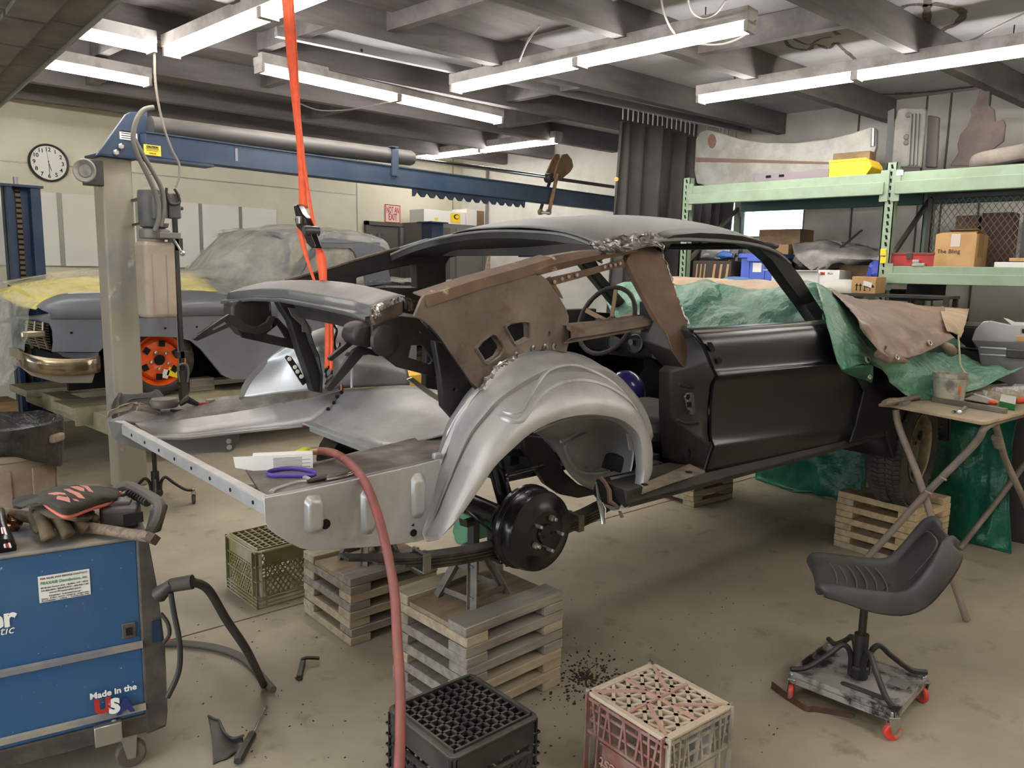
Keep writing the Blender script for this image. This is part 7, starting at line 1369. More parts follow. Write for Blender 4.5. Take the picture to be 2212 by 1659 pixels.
a, b_ = gy(310, 311, BY-.052), gy(348, 338, BY-.052); cs_ = obj('caution_sticker', MB().ab((a.x, BY-.053, b_.z), (b_.x, BY-.0505, a.z)), M('sticker_yellow', (226, 206, 64), .5), lf, world=True)
cxm = (a.x+b_.x)/2; hz2 = a.z-b_.z
text('CAUTION', hz2*.26, (cxm, BY-.0535, b_.z+hz2*.80), X, Z, ink_b, lf, world=True, bold=.001); text('MAXIMUM CAPACITY', hz2*.12, (cxm, BY-.0535, b_.z+hz2*.45), X, Z, ink_b, lf, world=True); text('12000 LBS.', hz2*.17, (cxm, BY-.0535, b_.z+hz2*.18), X, Z, ink_b, lf, world=True)
for k in range(3): obj('small_print', MB().ab((a.x+.012, BY-.0538, b_.z+hz2*(.56+.05*k)), (b_.x-.012, BY-.053, b_.z+hz2*(.575+.05*k))), ink_b, lf, world=True)
a, b_ = gy(258, 284, BY+.048), gy(297, 305, BY+.048); obj('white_sticker', MB().ab((a.x, BY+.046, b_.z), (b_.x, BY+.0495, a.z)), white_b, lf, world=True)
for k in range(4): obj('small_print', MB().ab((a.x+.01, BY+.0450, b_.z+.008+.015*k), (b_.x-.01-.02*(k % 2), BY+.0462, b_.z+.013+.015*k)), ink_b, lf, world=True)
for px, py in ((261, 317), (250, 330)): obj('bolt_head', MB().lathe([(.022, 0), (.022, .012), (.014, .016)], gy(px, py, BY+.05), (0, -1, 0), 6), zinc, lf, world=True)
# lever arms over the beam
lm = thing('latch_lever', 'tan latch lever with two paddles straddling the lift beam', 'lever', gy(1190, 400, BY)); tanm = M('tan_paint', (146, 116, 84), .6, c2=(120, 92, 66), sc=6)
for pts, y in (([(1182, 372), (1196, 340), (1202, 332), (1210, 334), (1208, 360), (1196, 388), (1180, 385)], BY+.06), ([(1196, 384), (1206, 352), (1216, 334), (1226, 332), (1236, 345), (1239, 360), (1232, 372), (1210, 390)], BY-.06)):
    obj('paddle', MB().plate([gy(px, py, y) for px, py in pts], (0, .02, 0)), tanm, lm, world=True, bevel=.004)
obj('arm', MB().bar(gy(1204, 375, BY-.07), gy(1186, 458, BY-.07), .014, .05, Y), tanm, lm, world=True, bevel=.006); obj('arm', MB().bar(gy(1190, 385, BY+.07), gy(1166, 458, BY+.07), .014, .045, Y), steel_d, lm, world=True, bevel=.006)
obj('hub', MB().lathe([(.045, -.02), (.05, -.01), (.05, .06), (.04, .07)], gy(1190, 384, BY-.03), Y, 16), steel_d, lm, world=True, smooth=True); obj('pin', MB().tube([gy(1168, 459, BY-.08), gy(1186, 460, BY-.08)], .014, 10), zinc, lm, world=True)
for px in (1168, 1186): obj('pin_boss', MB().lathe([(.03, -.01), (.03, .02)], gy(px, 458, BY-.08), Y, 12), tanm, lm, world=True)
# alarm horn on the post
hn = thing('horn', 'round grey horn bolted to the left face of the lift post', 'horn', gy(190, 372, 5.72)); hc_ = gy(190, 370, 5.68)
obj('bracket', MB().ab((hc_.x-.02, hc_.y-.02, hc_.z-.09), (PX-.10, hc_.y+.06, hc_.z+.08)), steel_d, hn, world=True, bevel=.006); obj('bell', MB().lathe([(.02, .0), (.045, .02), (.07, .03), (.078, .045), (.07, .05), (.045, .03), (.04, .035), (.0, .035)], hc_, (-.72, -.69, 0), 24, False), M('horn_grey', (150, 144, 136), .6, c2=(120, 114, 106), sc=8), hn, world=True, smooth=True)
# hydraulic power unit
MY = 5.45; mx = gy(331, 450, MY).x; pu = thing('hydraulic_power_unit', 'dusty grey hydraulic pump motor with a tall oil tank on the lift post', 'pump', (mx, MY, gy(336, 686, MY).z))
zt, z1, z2, z3, zb_ = gy(331, 411, MY).z, gy(331, 487, MY).z, gy(331, 515, MY).z, gy(336, 522, MY).z, gy(336, 686, MY).z
obj('motor', MB().lathe([(.06, zt+.008), (.092, zt-.006), (.096, zt-.03), (.096, z1+.02), (.088, z1-.01), (.06, z1-.02)][::-1], (mx, MY, 0), Z, 24), motor_m, pu, world=True, smooth=True)
obj('flange', MB().lathe([(.085, z2-.005), (.098, z2), (.098, z1-.03), (.07, z1-.02)], (mx, MY, 0), Z, 24).ab((mx-.02, MY-.14, z2-.0), (mx+.12, MY-.05, z2+.04)), M('cast_alloy', (120, 116, 108), .55, .4, dust=((140, 134, 122), .6)), pu, world=True, smooth=True, bevel=.004)
obj('capacitor_box', MB().rbox((mx-.01, MY-.105, (zt+z1)/2), (.09, .05, .16), .012), motor_m, pu, world=True, bevel=.006); obj('nameplate', MB().ab((mx-.035, MY-.135, z1+.012), (mx+.05, MY-.131, z1+.045)), M('nameplate', (180, 176, 160), .5), pu, world=True)
tx = gy(337, 600, MY).x; obj('oil_tank', MB().rbox((tx, MY, (z3+zb_)/2), (.21, .19, z3-zb_), .035).lathe([(.075, z3-.01), (.075, z2+.0)], (tx-.01, MY, 0), Z, 20), tank_m, pu, world=True, bevel=.012, seg=3)
for dx in (-.06, .035): obj('tank_rib', MB().ab((tx+dx-.003, MY-.099, zb_+.02), (tx+dx+.003, MY-.094, z3-.09)), M('tank_rib_shade', (150, 136, 120), .6), pu, world=True)
bxx = gy(374, 446, MY-.05).x; obj('switch_box', MB().rbox((bxx, MY-.04, (gy(374, 421, MY).z+gy(374, 471, MY).z)/2), (.085, .08, .17), .012), motor_m, pu, world=True, bevel=.008); obj('switch_knob', MB().lathe([(.012, 0), (.012, .02), (.006, .022)], (bxx+.045, MY-.05, gy(374, 450, MY).z), X, 10), steel_d, pu, world=True)
obj('mount', MB().bar((PX+.1, PY-.05, z1+.01), (mx-.08, MY, z1+.01), .03, .012), steel_d, pu, world=True); obj('mount', MB().bar((PX+.1, PY-.05, zt-.06), (mx-.08, MY, zt-.06), .03, .012), steel_d, pu, world=True)
obj('release_handle', MB().tube([gy(366, 500, MY-.1), gy(372, 510, MY-.1), gy(392, 545, MY-.12)], .008, 8).ball(gy(394, 547, MY-.12), .02), zinc, pu, world=True, smooth=True)
for k, (pts, r) in enumerate((([(332, 232), (310, 238), (294, 262), (288, 300), (300, 340), (322, 385), (340, 430), (343, 470), (334, 500)], .016), ([(290, 300), (306, 330), (330, 370), (350, 410), (354, 450), (347, 490)], .015))):
    t = thing('hydraulic_hose', ('grey hydraulic hose arching from the cylinder to the pump', 'second hydraulic hose running down beside the first')[k], 'hose', gy(*pts[-1], MY-.12)); obj('hose', MB().tube(cr([gy(a, c, MY-.13) for a, c in pts], 6), r, 10), M('hydraulic_hose', (104, 100, 92), .6), t, world=True, smooth=True)
t = thing('motor_cable', 'thin grey cable dropping from the ceiling to the pump switch', 'cable', gy(380, 405, MY-.1)); obj('cable', MB().tube(cr([gy(a, c, MY-.1) for a, c in ((334, 20), (334, 100), (336, 180), (350, 260), (370, 320), (387, 355), (386, 385), (380, 405))], 6), .008, 8), M('thin_cable', (126, 118, 110), .6), t, world=True, smooth=True)
obj('switch_loop', MB().tube(cr([gy(a, c, MY-.1) for a, c in ((377, 408), (384, 420), (388, 436), (380, 441), (366, 438), (360, 420), (360, 406))], 5), .010, 8), plas_black, t, world=True, smooth=True)
# pole jack beside the wheel
pj = thing('pole_jack', 'tall black post jack with a red foot standing by the orange wheel', 'jack', gy(398, 848, 5.95)); pa, pb2 = gy(376, 470, 5.85), gy(393, 800, 5.85)
obj('bar', MB().bar(pa, pb2, .05, .028), plas_black, pj, world=True); obj('bright_edge', MB().bar(pa+V((-.028, -.015, 0)), pb2+V((-.028, -.015, 0)), .004, .006), zinc, pj, world=True)
pb3 = gy(397, 846, 5.85); obj('red_foot', MB().plate([gy(a, c, 5.83) for a, c in ((390, 818), (395, 802), (401, 812), (406, 822), (406, 838), (391, 838))], (0, .04, 0)), red_p, pj, world=True, bevel=.004); obj('base', MB().bar(pb2, V((pb3.x, pb3.y, .53)), .06, .05), steel_d, pj, world=True)
obj('handle_loop', MB().tube(cr([gy(a, c, 5.81) for a, c in ((388, 825), (384, 795), (390, 787), (402, 787), (407, 800), (405, 825))], 5), .008, 8), M('loop_olive', (90, 90, 76), .6), pj, world=True, smooth=True)
for py in (528, 766): obj('collar', MB().box(gy(379 if py < 600 else 393, py, 5.85), (.09, .05, .05 if py > 600 else .09)), plas_black, pj, world=True)
# rest of the lift: far post, cross tube, runway
BPX, BPY = gy(50, 500, 7.95).x, 7.95
obj('post', MB().ab((BPX-.13, BPY-.02, 0), (BPX+.13, BPY+.08, 2.24)).ab((BPX-.13, BPY-.1, 0), (BPX-.09, BPY, 2.24)).ab((BPX+.05, BPY-.1, 0), (BPX+.13, BPY, 2.24)), post_blue, lf, world=True)
obj('post_cap', MB().ab((BPX-.18, BPY-.12, 2.24), (BPX+.15, BPY+.1, 2.26)), post_blue, lf, world=True); obj('latch_ladder', MB().ab((BPX-.05, BPY-.03, .3), (BPX-.01, BPY-.015, 2.22)), M('ladder_brown', (106, 92, 76), .6, .3), lf, world=True)
m_ = MB(); z = 1.2
while z < 2.2: m_.ab((BPX-.05, BPY-.033, z), (BPX-.01, BPY-.03, z+.018)); z += .045
obj('ladder_slot', m_, hb, lf, world=True, kind='stuff'); obj('bolt_head', MB().tube([(BPX-.03, BPY, 2.26), (BPX-.03, BPY, 2.33)], .02, 8), zinc, lf, world=True)
crm = M('lift_cross_dusty', (150, 142, 110), .75, c2=(120, 114, 92), sc=3)
obj('cross_tube', MB().ab((PX-.08, PY+.08, .36), (PX+.08, BPY-.1, .50)), crm, lf, world=True, bevel=.008)
for y in (6.45, 7.6): obj('runway', MB().ab((PX-.2, y-.24, .47), (7.0, y+.24, .53)), crm, lf, world=True, bevel=.004)
obj('runway_edge', MB().ab((PX-.2, 6.19, .40), (7.0, 6.215, .54)), crm, lf, world=True)
obj('post', MB().ab((6.85, BPY-.1, 0), (7.05, BPY+.1, 2.2)), post_blue, lf, world=True); obj('post_cap', MB().ab((6.80, BPY-.15, 2.2), (7.1, BPY+.15, 2.215)), post_blue, lf, world=True)
t = thing('wood_block', 'dusty square timber chock on the lift runway behind the orange wheel', 'block', gz(430, 838, .53)); obj('block', MB().box(gz(432, 845, .53)+V((.02, .05, .055)), (.22, .11, .11)), wood_g, t, world=True, bevel=.004)
# lumber on the floor behind the bin
for i, (x, y, z, lx, lab) in enumerate(((1.45, 7.3, .08, 1.1, 'bottom brown beam of the timber pile at the left edge'), (1.4, 7.25, .25, .8, 'middle beam of the timber pile at the left edge'), (1.55, 7.2, .42, .5, 'short top block of the timber pile at the left edge'))):
    t = thing('timber_beam', lab, 'timber', (x, y, z-.08), 0, 'timbers at the left edge'); obj('beam', MB().box((0, 0, .082), (lx, .3, .16)), M('brown_timber', (150, 118, 82), .8, c2=(122, 96, 68), sc=3, stretch=(1, 6, 6)), t, bevel=.006)
# clock
ck_ = gy(105, 352, YB-.02); cl = thing('wall_clock', 'round black-rimmed wall clock on the cream wall at the left', 'clock', ck_); r_ = .175
obj('rim', MB().lathe([(r_, .0), (r_+.004, .03), (r_-.004, .045), (r_-.014, .04), (r_-.016, .02)], (0, .02, 0), (0, -1, 0), 48, False), plas_black, cl, smooth=True); obj('face', MB().lathe([(0, .02), (r_-.012, .02)], (0, .02, 0), (0, -1, 0), 48, False), M('clock_white', (236, 234, 226), .5), cl)
for h_ in range(1, 13): a = PI/2-h_*PI/6; text(str(h_), .052, (.125*math.cos(a), -.0005, .125*math.sin(a)), X, Z, ink_b, cl, bold=.001)
for name, a, ln, wd2 in (('hour_hand', PI/2-5.5*PI/6, .075, .010), ('minute_hand', PI/2-PI*1.0, .115, .007), ('second_hand', PI/2+.12, .12, .002)):
    d = V((math.cos(a), 0, math.sin(a))); obj(name, MB().bar(-d*.02+V((0, -.006, 0)), d*ln+V((0, -.006, 0)), .002, wd2, Y), ink_b, cl)
# back corner: locker cabinet with boxes on it
kx0, kx1 = gy(917, 485, 8.1).x, 8.04; kz = gy(980, 484, 8.1).z
cbn = thing('steel_cabinet', 'grey steel cabinet in the back corner under the white lamp boxes', 'cabinet', ((kx0+kx1)/2, 8.3, 0)); obj('body', MB().ab((kx0, 8.1, 0), (kx1, 8.58, kz)), dgm, cbn, world=True); obj('door', MB().ab((kx0+.02, 8.08, .1), ((kx0+kx1)/2-.1, 8.1, kz-.06)), dgd, cbn, world=True); obj('door', MB().ab(((kx0+kx1)/2+.02, 8.08, .1), (kx1-.02, 8.1, kz-.06)), dgm, cbn, world=True)
def ybox(name, lab, a, b_, y0, dep, mat, zb): p, q = gy(*a, y0), gy(*b_, y0); t = thing(name, lab, 'box', ((p.x+q.x)/2, y0+dep/2, zb)); obj('body', MB().ab((p.x, y0, zb), (q.x, y0+dep, max(p.z, q.z))), mat, t, world=True, bevel=.003); return t, p, q
t, p, q = ybox('lamp_carton', 'long white carton with a yellow emblem on top of the grey cabinet', (916, 451), (1006, 476), 8.12, .3, white_b, kz)
ex = gy(984, 458, 8.115); obj('emblem', MB().ab((ex.x-.09, 8.115, p.z-.15), (ex.x+.09, 8.119, p.z-.02)), yellow, t, world=True); obj('emblem_black', MB().plate([V((ex.x+.02+.055*math.cos(k*PI/8), 8.113, p.z-.07+.035*math.sin(k*PI/8))) for k in range(16)], (0, -.001, 0)), ink_b, t, world=True); obj('emblem_oval', MB().plate([V((ex.x+.03+.04*math.cos(k*PI/8), 8.1115, p.z-.07+.024*math.sin(k*PI/8))) for k in range(16)], (0, -.001, 0)), yellow, t, world=True)
ex = gy(943, 472, 8.115); obj('emblem_small', MB().plate([V((ex.x+.035*math.cos(k*PI/8), 8.118, kz+.05+.022*math.sin(k*PI/8))) for k in range(16)], (0, -.001, 0)), yellow, t, world=True)
ybox('lamp_carton', 'end of a second white carton beside the yellow emblem', (1008, 451), (1030, 474), 8.12, .3, white_b, kz); ybox('brown_carton', 'brown carton at the right end of the cabinet top', (1031, 455), (1060, 474), 8.14, .3, card_d, kz)
t = thing('leaning_plank', 'tan plank leaning in the back corner right of the cabinet', 'plank', gy(1050, 640, 8.3)); obj('plank', MB().plate([gy(a, c, 8.0) for a, c in ((1056, 553), (1066, 554), (1062, 640), (1040, 640))], (0, .03, 0)), wood, t, world=True)
t = thing('conduit_pipe', 'thin grey pipe running up the back corner past the cartons', 'pipe', (gy(1052, 400, 8.05).x, 8.05, 0)); obj('pipe', MB().tube([(gy(1052, 400, 8.05).x, 8.05, 0), (gy(1052, 400, 8.05).x, 8.05, 3.0)], .02, 8), dgm, t, world=True)
# ================================================ THE GREY CAR under plastic
gc2 = thing('grey_sedan', 'grey primed old car on orange wheels, masked in yellow and clear plastic', 'car', (3.9, 7.1, .53))
NY_ = 6.28
S5 = lambda px, py, y=NY_: gy(px, py, y)
top = [(78, 662, 6.40), (91, 651, 6.38), (121, 638, 6.36), (152, 633, 6.36), (213, 631, 6.36), (295, 629, 6.36), (412, 627, 6.36), (480, 632, 6.36), (600, 640, 6.36)]
cre = [(106, 677, 6.24), (110, 676, 6.24), (130, 676, 6.23), (160, 676, 6.23), (213, 676, 6.23), (295, 673, 6.23), (412, 669, 6.23), (480, 668, 6.23), (600, 672, 6.23)]
md_ = [((a[0]+b[0])/2-4*(i < 3), (a[1]*.6+b[1]*.4), 6.26) for i, (a, b) in enumerate(zip(top, cre))]
und = [(107, 690, 6.28), (112, 690, 6.27), (130, 690, 6.265), (160, 690, 6.265), (213, 690, 6.265), (295, 687, 6.265), (412, 683, 6.265), (480, 682, 6.265), (600, 684, 6.265)]
obj('front_fender', MB().grid(smooth_grid([[gy(*p) for p in r] for r in (top, md_, cre, und)], 3, 4)), car_grey, gc2, world=True, smooth=True, solid=.006)
low = [(107, 688), (108.5, 697), (115, 714), (117, 740), (114, 760), (213, 761), (222, 752), (240, 738), (270, 729), (300, 727), (340, 727), (386, 729), (412, 736), (434, 754), (460, 785), (480, 810), (500, 819), (570, 818), (700, 812), (900, 806), (900, 700), (600, 682), (480, 680), (412, 681), (295, 685), (213, 688)]
obj('body_side', MB().plate([S5(a, c, 6.27) for a, c in low], (0, .03, 0)), car_grey, gc2, world=True, bevel=.008)
obj('front_valance', MB().plate([S5(a, c, 6.32) for a, c in ((125, 762), (213, 762), (213, 776), (200, 778), (140, 772))], (0, .02, 0)), car_grey, gc2, world=True)
for px, py in ((154, 719), (357, 709), (425, 706)): obj('trim_hole', MB().lathe([(.009, 0), (.009, .002)], S5(px, py, 6.268), (0, -1, 0), 8), hb, gc2, world=True)
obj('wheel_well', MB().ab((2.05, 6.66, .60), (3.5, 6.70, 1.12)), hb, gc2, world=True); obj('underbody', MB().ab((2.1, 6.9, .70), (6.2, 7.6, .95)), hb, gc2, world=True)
# nose: grille in its opening, bumper
nx0 = S5(60, 710, 6.45).x
obj('nose_panel', MB().grid(smooth_grid([[gy(*p) for p in r] for r in ([(106, 677, 6.25), (80, 680, 6.5), (40, 684, 6.9), (-10, 690, 7.4)], [(112, 700, 6.28), (70, 692, 6.5), (40, 694, 6.9), (-10, 700, 7.4)])], 4, 3)), car_grey, gc2, world=True, smooth=True, solid=.006)
obj('grille_surround', MB().plate([gy(a, c, 6.42) for a, c in ((52, 690), (108, 700), (116, 720), (114, 764), (50, 745))], (0, .25, 0)), hb, gc2, world=True)
gm2 = M('grille_bright', (190, 182, 156), .3, .8)
gr_ = obj('grille', MB().bar(gy(56, 693, 6.40), gy(106, 702, 6.40), .006, .012), gm2, gc2, world=True)
for k in range(10): t_ = k/9; obj('grille_bar', MB().bar(gy(54-1*t_, 696+44*t_, 6.40), gy(104+6*t_, 704+52*t_, 6.40), .006, .010), gm2, gr_, world=True)
for px in (60, 76, 93): obj('grille_upright', MB().bar(gy(px, 694, 6.39), gy(px-4+(px-60)*.1, 722, 6.37), .01, .014).bar(gy(px-4+(px-60)*.1, 722, 6.37), gy(px+10, 752, 6.39), .01, .014), gm2, gr_, world=True)
obj('grille_bullet', MB().rbox(gy(72, 722, 6.36), (.16, .03, .05), .014), gm2, gr_, world=True, bevel=.008)
bp_ = [gy(*p) for p in ((20, 765, 6.55), (38, 768, 6.36), (52, 776, 6.26), (80, 784, 6.20), (120, 789, 6.18), (170, 789, 6.18), (200, 786, 6.19), (216, 782, 6.24))]
g = []
for p in cr(bp_, 5):
    r = []
    for k in range(12): a = 2*PI*k/12; n2 = V((-.25, -.97, 0)); r.append(p + n2*(.035*math.cos(a)) + V((0, 0, (.075 if math.sin(a) < 0 else .05)*math.sin(a))))
    g.append(r+[r[0]])
obj('bumper', MB().grid(g), M('old_chrome_bumper', (196, 174, 130), .2, .9, c2=(150, 140, 124), sc=4, dust=((168, 160, 140), .5)), gc2, world=True, smooth=True)
obj('bumper_apron', MB().plate([gy(a, c, 6.24) for a, c in ((50, 796), (120, 800), (210, 793), (200, 828), (130, 828), (70, 812))], (0, .05, 0)), M('apron_grey', (150, 140, 122), .5, .2), gc2, world=True, bevel=.01)
obj('bumper_bracket', MB().bar(gy(36, 782, 6.3), gy(72, 806, 6.3), .02, .03), MATS['apron_grey'], gc2, world=True)
# orange wheel
wc_ = gy(343, 777, 6.38); w_ = obj('wheel', MB().lathe([(.045, -.01), (.05, -.012), (.11, -.03), (.15, -.02), (.17, .02), (.19, -.01), (.205, -.03), (.212, -.03), (.212, .1)], wc_, (0, 1, 0), 40, False).lathe([(.045, -.01), (.0, -.01)], wc_, (0, 1, 0), 40, False), orange_w, gc2, world=True, smooth=True)
obj('tyre', MB().lathe([(.21, -.03), (.225, -.045), (.265, -.04), (.285, -.02), (.285, .16)], wc_, Y, 40, False), rubber, w_, world=True, smooth=True); obj('hub', MB().lathe([(.042, 0), (.042, -.02), (0, -.022)], wc_, Y, 20), hb, w_, world=True)
for k in range(6): a = k*PI/3+.4; p = wc_+V((.135*math.cos(a), -.036, .135*math.sin(a))); obj('wheel_window', MB().box(p, (.05, .006, .05), Matrix.Rotation(-a, 3, 'Y')), hb, w_, world=True, bevel=.002)
for k in range(5): a = k*2*PI/5+.8; p = wc_+V((.072*math.cos(a), -.026, .072*math.sin(a))); obj('lug_nut', MB().lathe([(.014, 0), (.014, -.016), (.008, -.02)], p, Y, 6), zinc, w_, world=True)
p = wc_+V((.10, -.036, -.11)); obj('wheel_sticker', MB().box(p, (.10, .004, .07), Matrix.Rotation(.35, 3, 'Y')), yellow, w_, world=True); obj('wheel_sticker', MB().box(p+V((-.065, 0, -.005)), (.05, .004, .07), Matrix.Rotation(.35, 3, 'Y')), white_b, w_, world=True)
# hood under yellow masking
hg_ = smooth_grid([[gy(*p) for p in r] for r in (
    [(76, 668, 6.38), (92, 655, 6.37), (122, 641, 6.36), (213, 633, 6.36), (300, 631, 6.36), (470, 629, 6.36)],
    [(40, 660, 6.6), (60, 640, 6.65), (110, 620, 6.7), (213, 612, 6.7), (300, 610, 6.7), (440, 606, 6.7)],
    [(0, 640, 7.0), (20, 622, 7.1), (90, 604, 7.2), (200, 598, 7.2), (300, 596, 7.2), (400, 594, 7.2)],
    [(-30, 640, 7.7), (0, 625, 7.75), (90, 612, 7.8), (200, 606, 7.8), (300, 604, 7.8), (380, 602, 7.8)])], 4, 4)
obj('hood', MB().grid(hg_), yellow_p, gc2, world=True, smooth=True, solid=.006); obj('hood_seam', MB().tube([gy(147, 634, 6.345), gy(213, 632, 6.345), gy(300, 630, 6.345)], .006, 6), white_b, gc2, world=True)
# cabin
ws_ = [gy(a, c, y) for a, c, y in ((475, 508, 7.70), (530, 502, 7.2), (596, 506, 6.62), (616, 526, 6.48), (624, 575, 6.40), (600, 606, 6.42), (480, 604, 7.0), (392, 594, 7.72))]
glm = M('dull_glass', (156, 158, 150), .25)
wsg = smooth_grid([[gy(475, 508, 7.70), gy(532, 503, 7.2), gy(600, 510, 6.56)], [gy(432, 550, 7.74), gy(510, 552, 7.15), gy(618, 556, 6.46)], [gy(392, 596, 7.75), gy(490, 606, 7.1), gy(622, 606, 6.40)]], 5, 5)
obj('windshield', MB().grid(wsg), glm, gc2, world=True, smooth=True, solid=.006)
obj('windshield_frame', MB().tube(cr([gy(475, 508, 7.70), gy(532, 502, 7.2), gy(596, 507, 6.58), gy(612, 520, 6.50), gy(622, 545, 6.45), (gy(616, 585, 6.41))], 6), .022, 8), car_grey, gc2, world=True, smooth=True)
rg2 = smooth_grid([[gy(612, 521, 6.48), gy(688, 524, 6.47), gy(760, 524, 6.47), gy(816, 523, 6.48)], [gy(604, 508, 6.62), gy(690, 505, 6.6), (gy(760, 512, 6.6)), gy(822, 522, 6.6)], [gy(540, 499, 7.1), gy(640, 494, 7.1), gy(740, 503, 7.1), gy(822, 520, 7.1)], [gy(476, 509, 7.7), gy(600, 503, 7.7), gy(720, 508, 7.7), gy(800, 520, 7.7)]], 4, 4)
obj('roof', MB().grid(rg2), car_grey, gc2, world=True, smooth=True, solid=.01)
wf2 = [(690, 526), (764, 526), (820, 523), (834, 560), (846, 612), (640, 640), (628, 606), (640, 575), (660, 550)]; wh = [(694, 536), (756, 536), (766, 545), (790, 600), (792, 622), (652, 632), (648, 600), (664, 570)]
obj('window_frame', MB().plate([gy(a, c, 6.45) for a, c in wf2], (0, .04, 0), [[gy(a, c, 6.45) for a, c in wh]]), car_grey, gc2, world=True, bevel=.004); obj('window_mask', MB().plate([gy(a, c, 6.48) for a, c in wh], (0, .01, 0)), M('masking_film', (196, 192, 178), .4, c2=(160, 158, 148), sc=6), gc2, world=True)
obj('rear_pillar', MB().plate([gy(a, c, 6.46) for a, c in ((764, 526), (790, 526), (832, 612), (836, 625), (812, 625))], (0, .05, 0)), car_grey, gc2, world=True, bevel=.006)
xr0 = gy(790, 625, 6.3).x; zb2 = gy(800, 622, 6.3).z
obj('rear_body', MB().plate([(xr0-1.2, 6.28, .8), (xr0-1.2, 6.28, zb2), (6.6, 6.28, zb2-.02), (6.75, 6.28, zb2-.1), (6.75, 6.28, .8)], (0, 1.55, 0)), car_grey, gc2, world=True, bevel=.03)
obj('masked_stripe', MB().ab((xr0, 6.27, zb2-.22), (6.4, 6.279, zb2-.08)), yellow_p, gc2, world=True)
obj('trunk_film', MB().grid(crumple(smooth_grid([[V((x, y, zb2+dz)) for y in (6.3, 6.8, 7.3, 7.8)] for x, dz in ((xr0-.2, .02), (xr0+.5, .06), (xr0+1.1, .04), (6.7, .03))], 6, 6), .05, 4, 5)), film, gc2, world=True, smooth=True)
# clear plastic over hood, windshield and roof
fl_s = thing('plastic_sheet', 'clear plastic sheeting draped over the grey car from nose to roof', 'plastic sheet', (3.6, 7.1, 1.4))
g = smooth_grid([[gy(*p) for p in r] for r in (
    [(100, 652, 6.42), (60, 636, 6.62), (20, 618, 7.0), (0, 610, 7.6)],
    [(160, 636, 6.4), (130, 612, 6.66), (100, 598, 7.1), (90, 596, 7.7)],
    [(240, 634, 6.4), (230, 602, 6.7), (210, 588, 7.1), (210, 590, 7.7)],
    [(380, 630, 6.38), (350, 600, 6.7), (330, 588, 7.1), (320, 590, 7.7)],
    [(500, 640, 6.33), (450, 610, 6.6), (410, 592, 7.0), (385, 590, 7.7)],
    [(596, 620, 6.34), (520, 606, 6.55), (450, 582, 7.0), (405, 574, 7.7)],
    [(650, 590, 6.38), (590, 560, 6.45), (500, 530, 7.0), (450, 530, 7.68)],
    [(670, 540, 6.42), (620, 516, 6.46), (545, 494, 7.05), (478, 502, 7.66)],
    [(700, 518, 6.46), (690, 500, 6.6), (640, 488, 7.05), (560, 496, 7.66)],
    [(770, 522, 6.46), (770, 508, 6.6), (740, 496, 7.05), (680, 500, 7.66)],
    [(828, 540, 6.46), (830, 522, 6.6), (815, 514, 7.05), (780, 514, 7.66)],
    [(836, 566, 6.5), (842, 556, 6.6), (836, 545, 7.05), (800, 540, 7.66)])], 7, 4)
obj('film', MB().grid(crumple(g, .026, 3.2, 17)), film, fl_s, world=True, smooth=True)
g = smooth_grid([[gy(*p) for p in r] for r in (
    [(100, 645, 6.42), (50, 632, 6.6), (10, 625, 6.9), (-30, 640, 7.2)],
    [(66, 660, 6.36), (40, 655, 6.5), (10, 655, 6.8), (-30, 660, 7.1)],
    [(60, 690, 6.34), (38, 700, 6.45), (8, 705, 6.7), (-30, 700, 7.0)],
    [(52, 740, 6.32), (34, 745, 6.4), (6, 750, 6.6), (-30, 750, 6.9)],
    [(36, 782, 6.3), (26, 790, 6.36), (4, 790, 6.6), (-30, 790, 6.9)],
    [(14, 815, 6.3), (8, 825, 6.36), (-6, 832, 6.6), (-30, 835, 6.9)])], 7, 6)
obj('film_drape', MB().grid(crumple(g, .035, 4, 4)), film, fl_s, world=True, smooth=True)

# ================================================ ratchet strap holding the tail
rs_ = thing('ratchet_strap', 'orange ratchet strap from the ceiling down to the rear deck panel', 'strap', KM @ V((-.3, .3, 1.2)))
def sx(px, py, x=-.30): return KM @ cx(px, py, x)
def web(pts, wd, x=-.30, tw=0.):
    c = cr([sx(a, b_, x) for a, b_ in pts], 6); vdir = (KM.to_3x3() @ V((0, 1, 0))); n_ = len(c); rows = [[], []]
    ws2 = wd if isinstance(wd, list) else [wd]*n_
    for i, p in enumerate(c):
        f = i/(n_-1)*(len(ws2)-1) if len(ws2) > 1 else 0; k = min(int(f), len(ws2)-2) if len(ws2) > 1 else 0; w_ = ws2[k]+(ws2[k+1]-ws2[k])*(f-k); d = (vdir*.80 - KM.to_3x3() @ V((.60, 0, 0)))*w_*.68
        rows[0].append(p-d); rows[1].append(p+d)
    return MB().grid(rows)
obj('webbing', web([(610, -165), (617, -60), (622, 0), (629, 90), (638, 200), (646, 300), (652, 380), (656, 450)], [.034, .038, .038, .036, .028, .018, .02, .03]), orange, rs_, world=True, smooth=True, solid=.003)
obj('webbing', web([(622, -165), (628, -60), (634, 100), (646, 240), (660, 370), (675, 470), (688, 540)], [.012, .012, .008, .008, .010, .018], -.31), orange, rs_, world=True, smooth=True, solid=.003)
obj('webbing', web([(688, 535), (694, 560), (698, 612)], [.018, .03, .022], -.305), orange, rs_, world=True, smooth=True, solid=.004)
obj('webbing_tail', web([(648, 490), (655, 530), (668, 575), (680, 610)], [.022, .016, .009, .010], -.32), orange, rs_, world=True, smooth=True, solid=.003)
obj('webbing', web([(708, 690), (708, 740), (707, 795)], .018, -.315), orange, rs_, world=True, smooth=True, solid=.003); obj('webbing', web([(716, 690), (717, 740), (715, 800)], .010, -.32), orange, rs_, world=True, smooth=True, solid=.003)
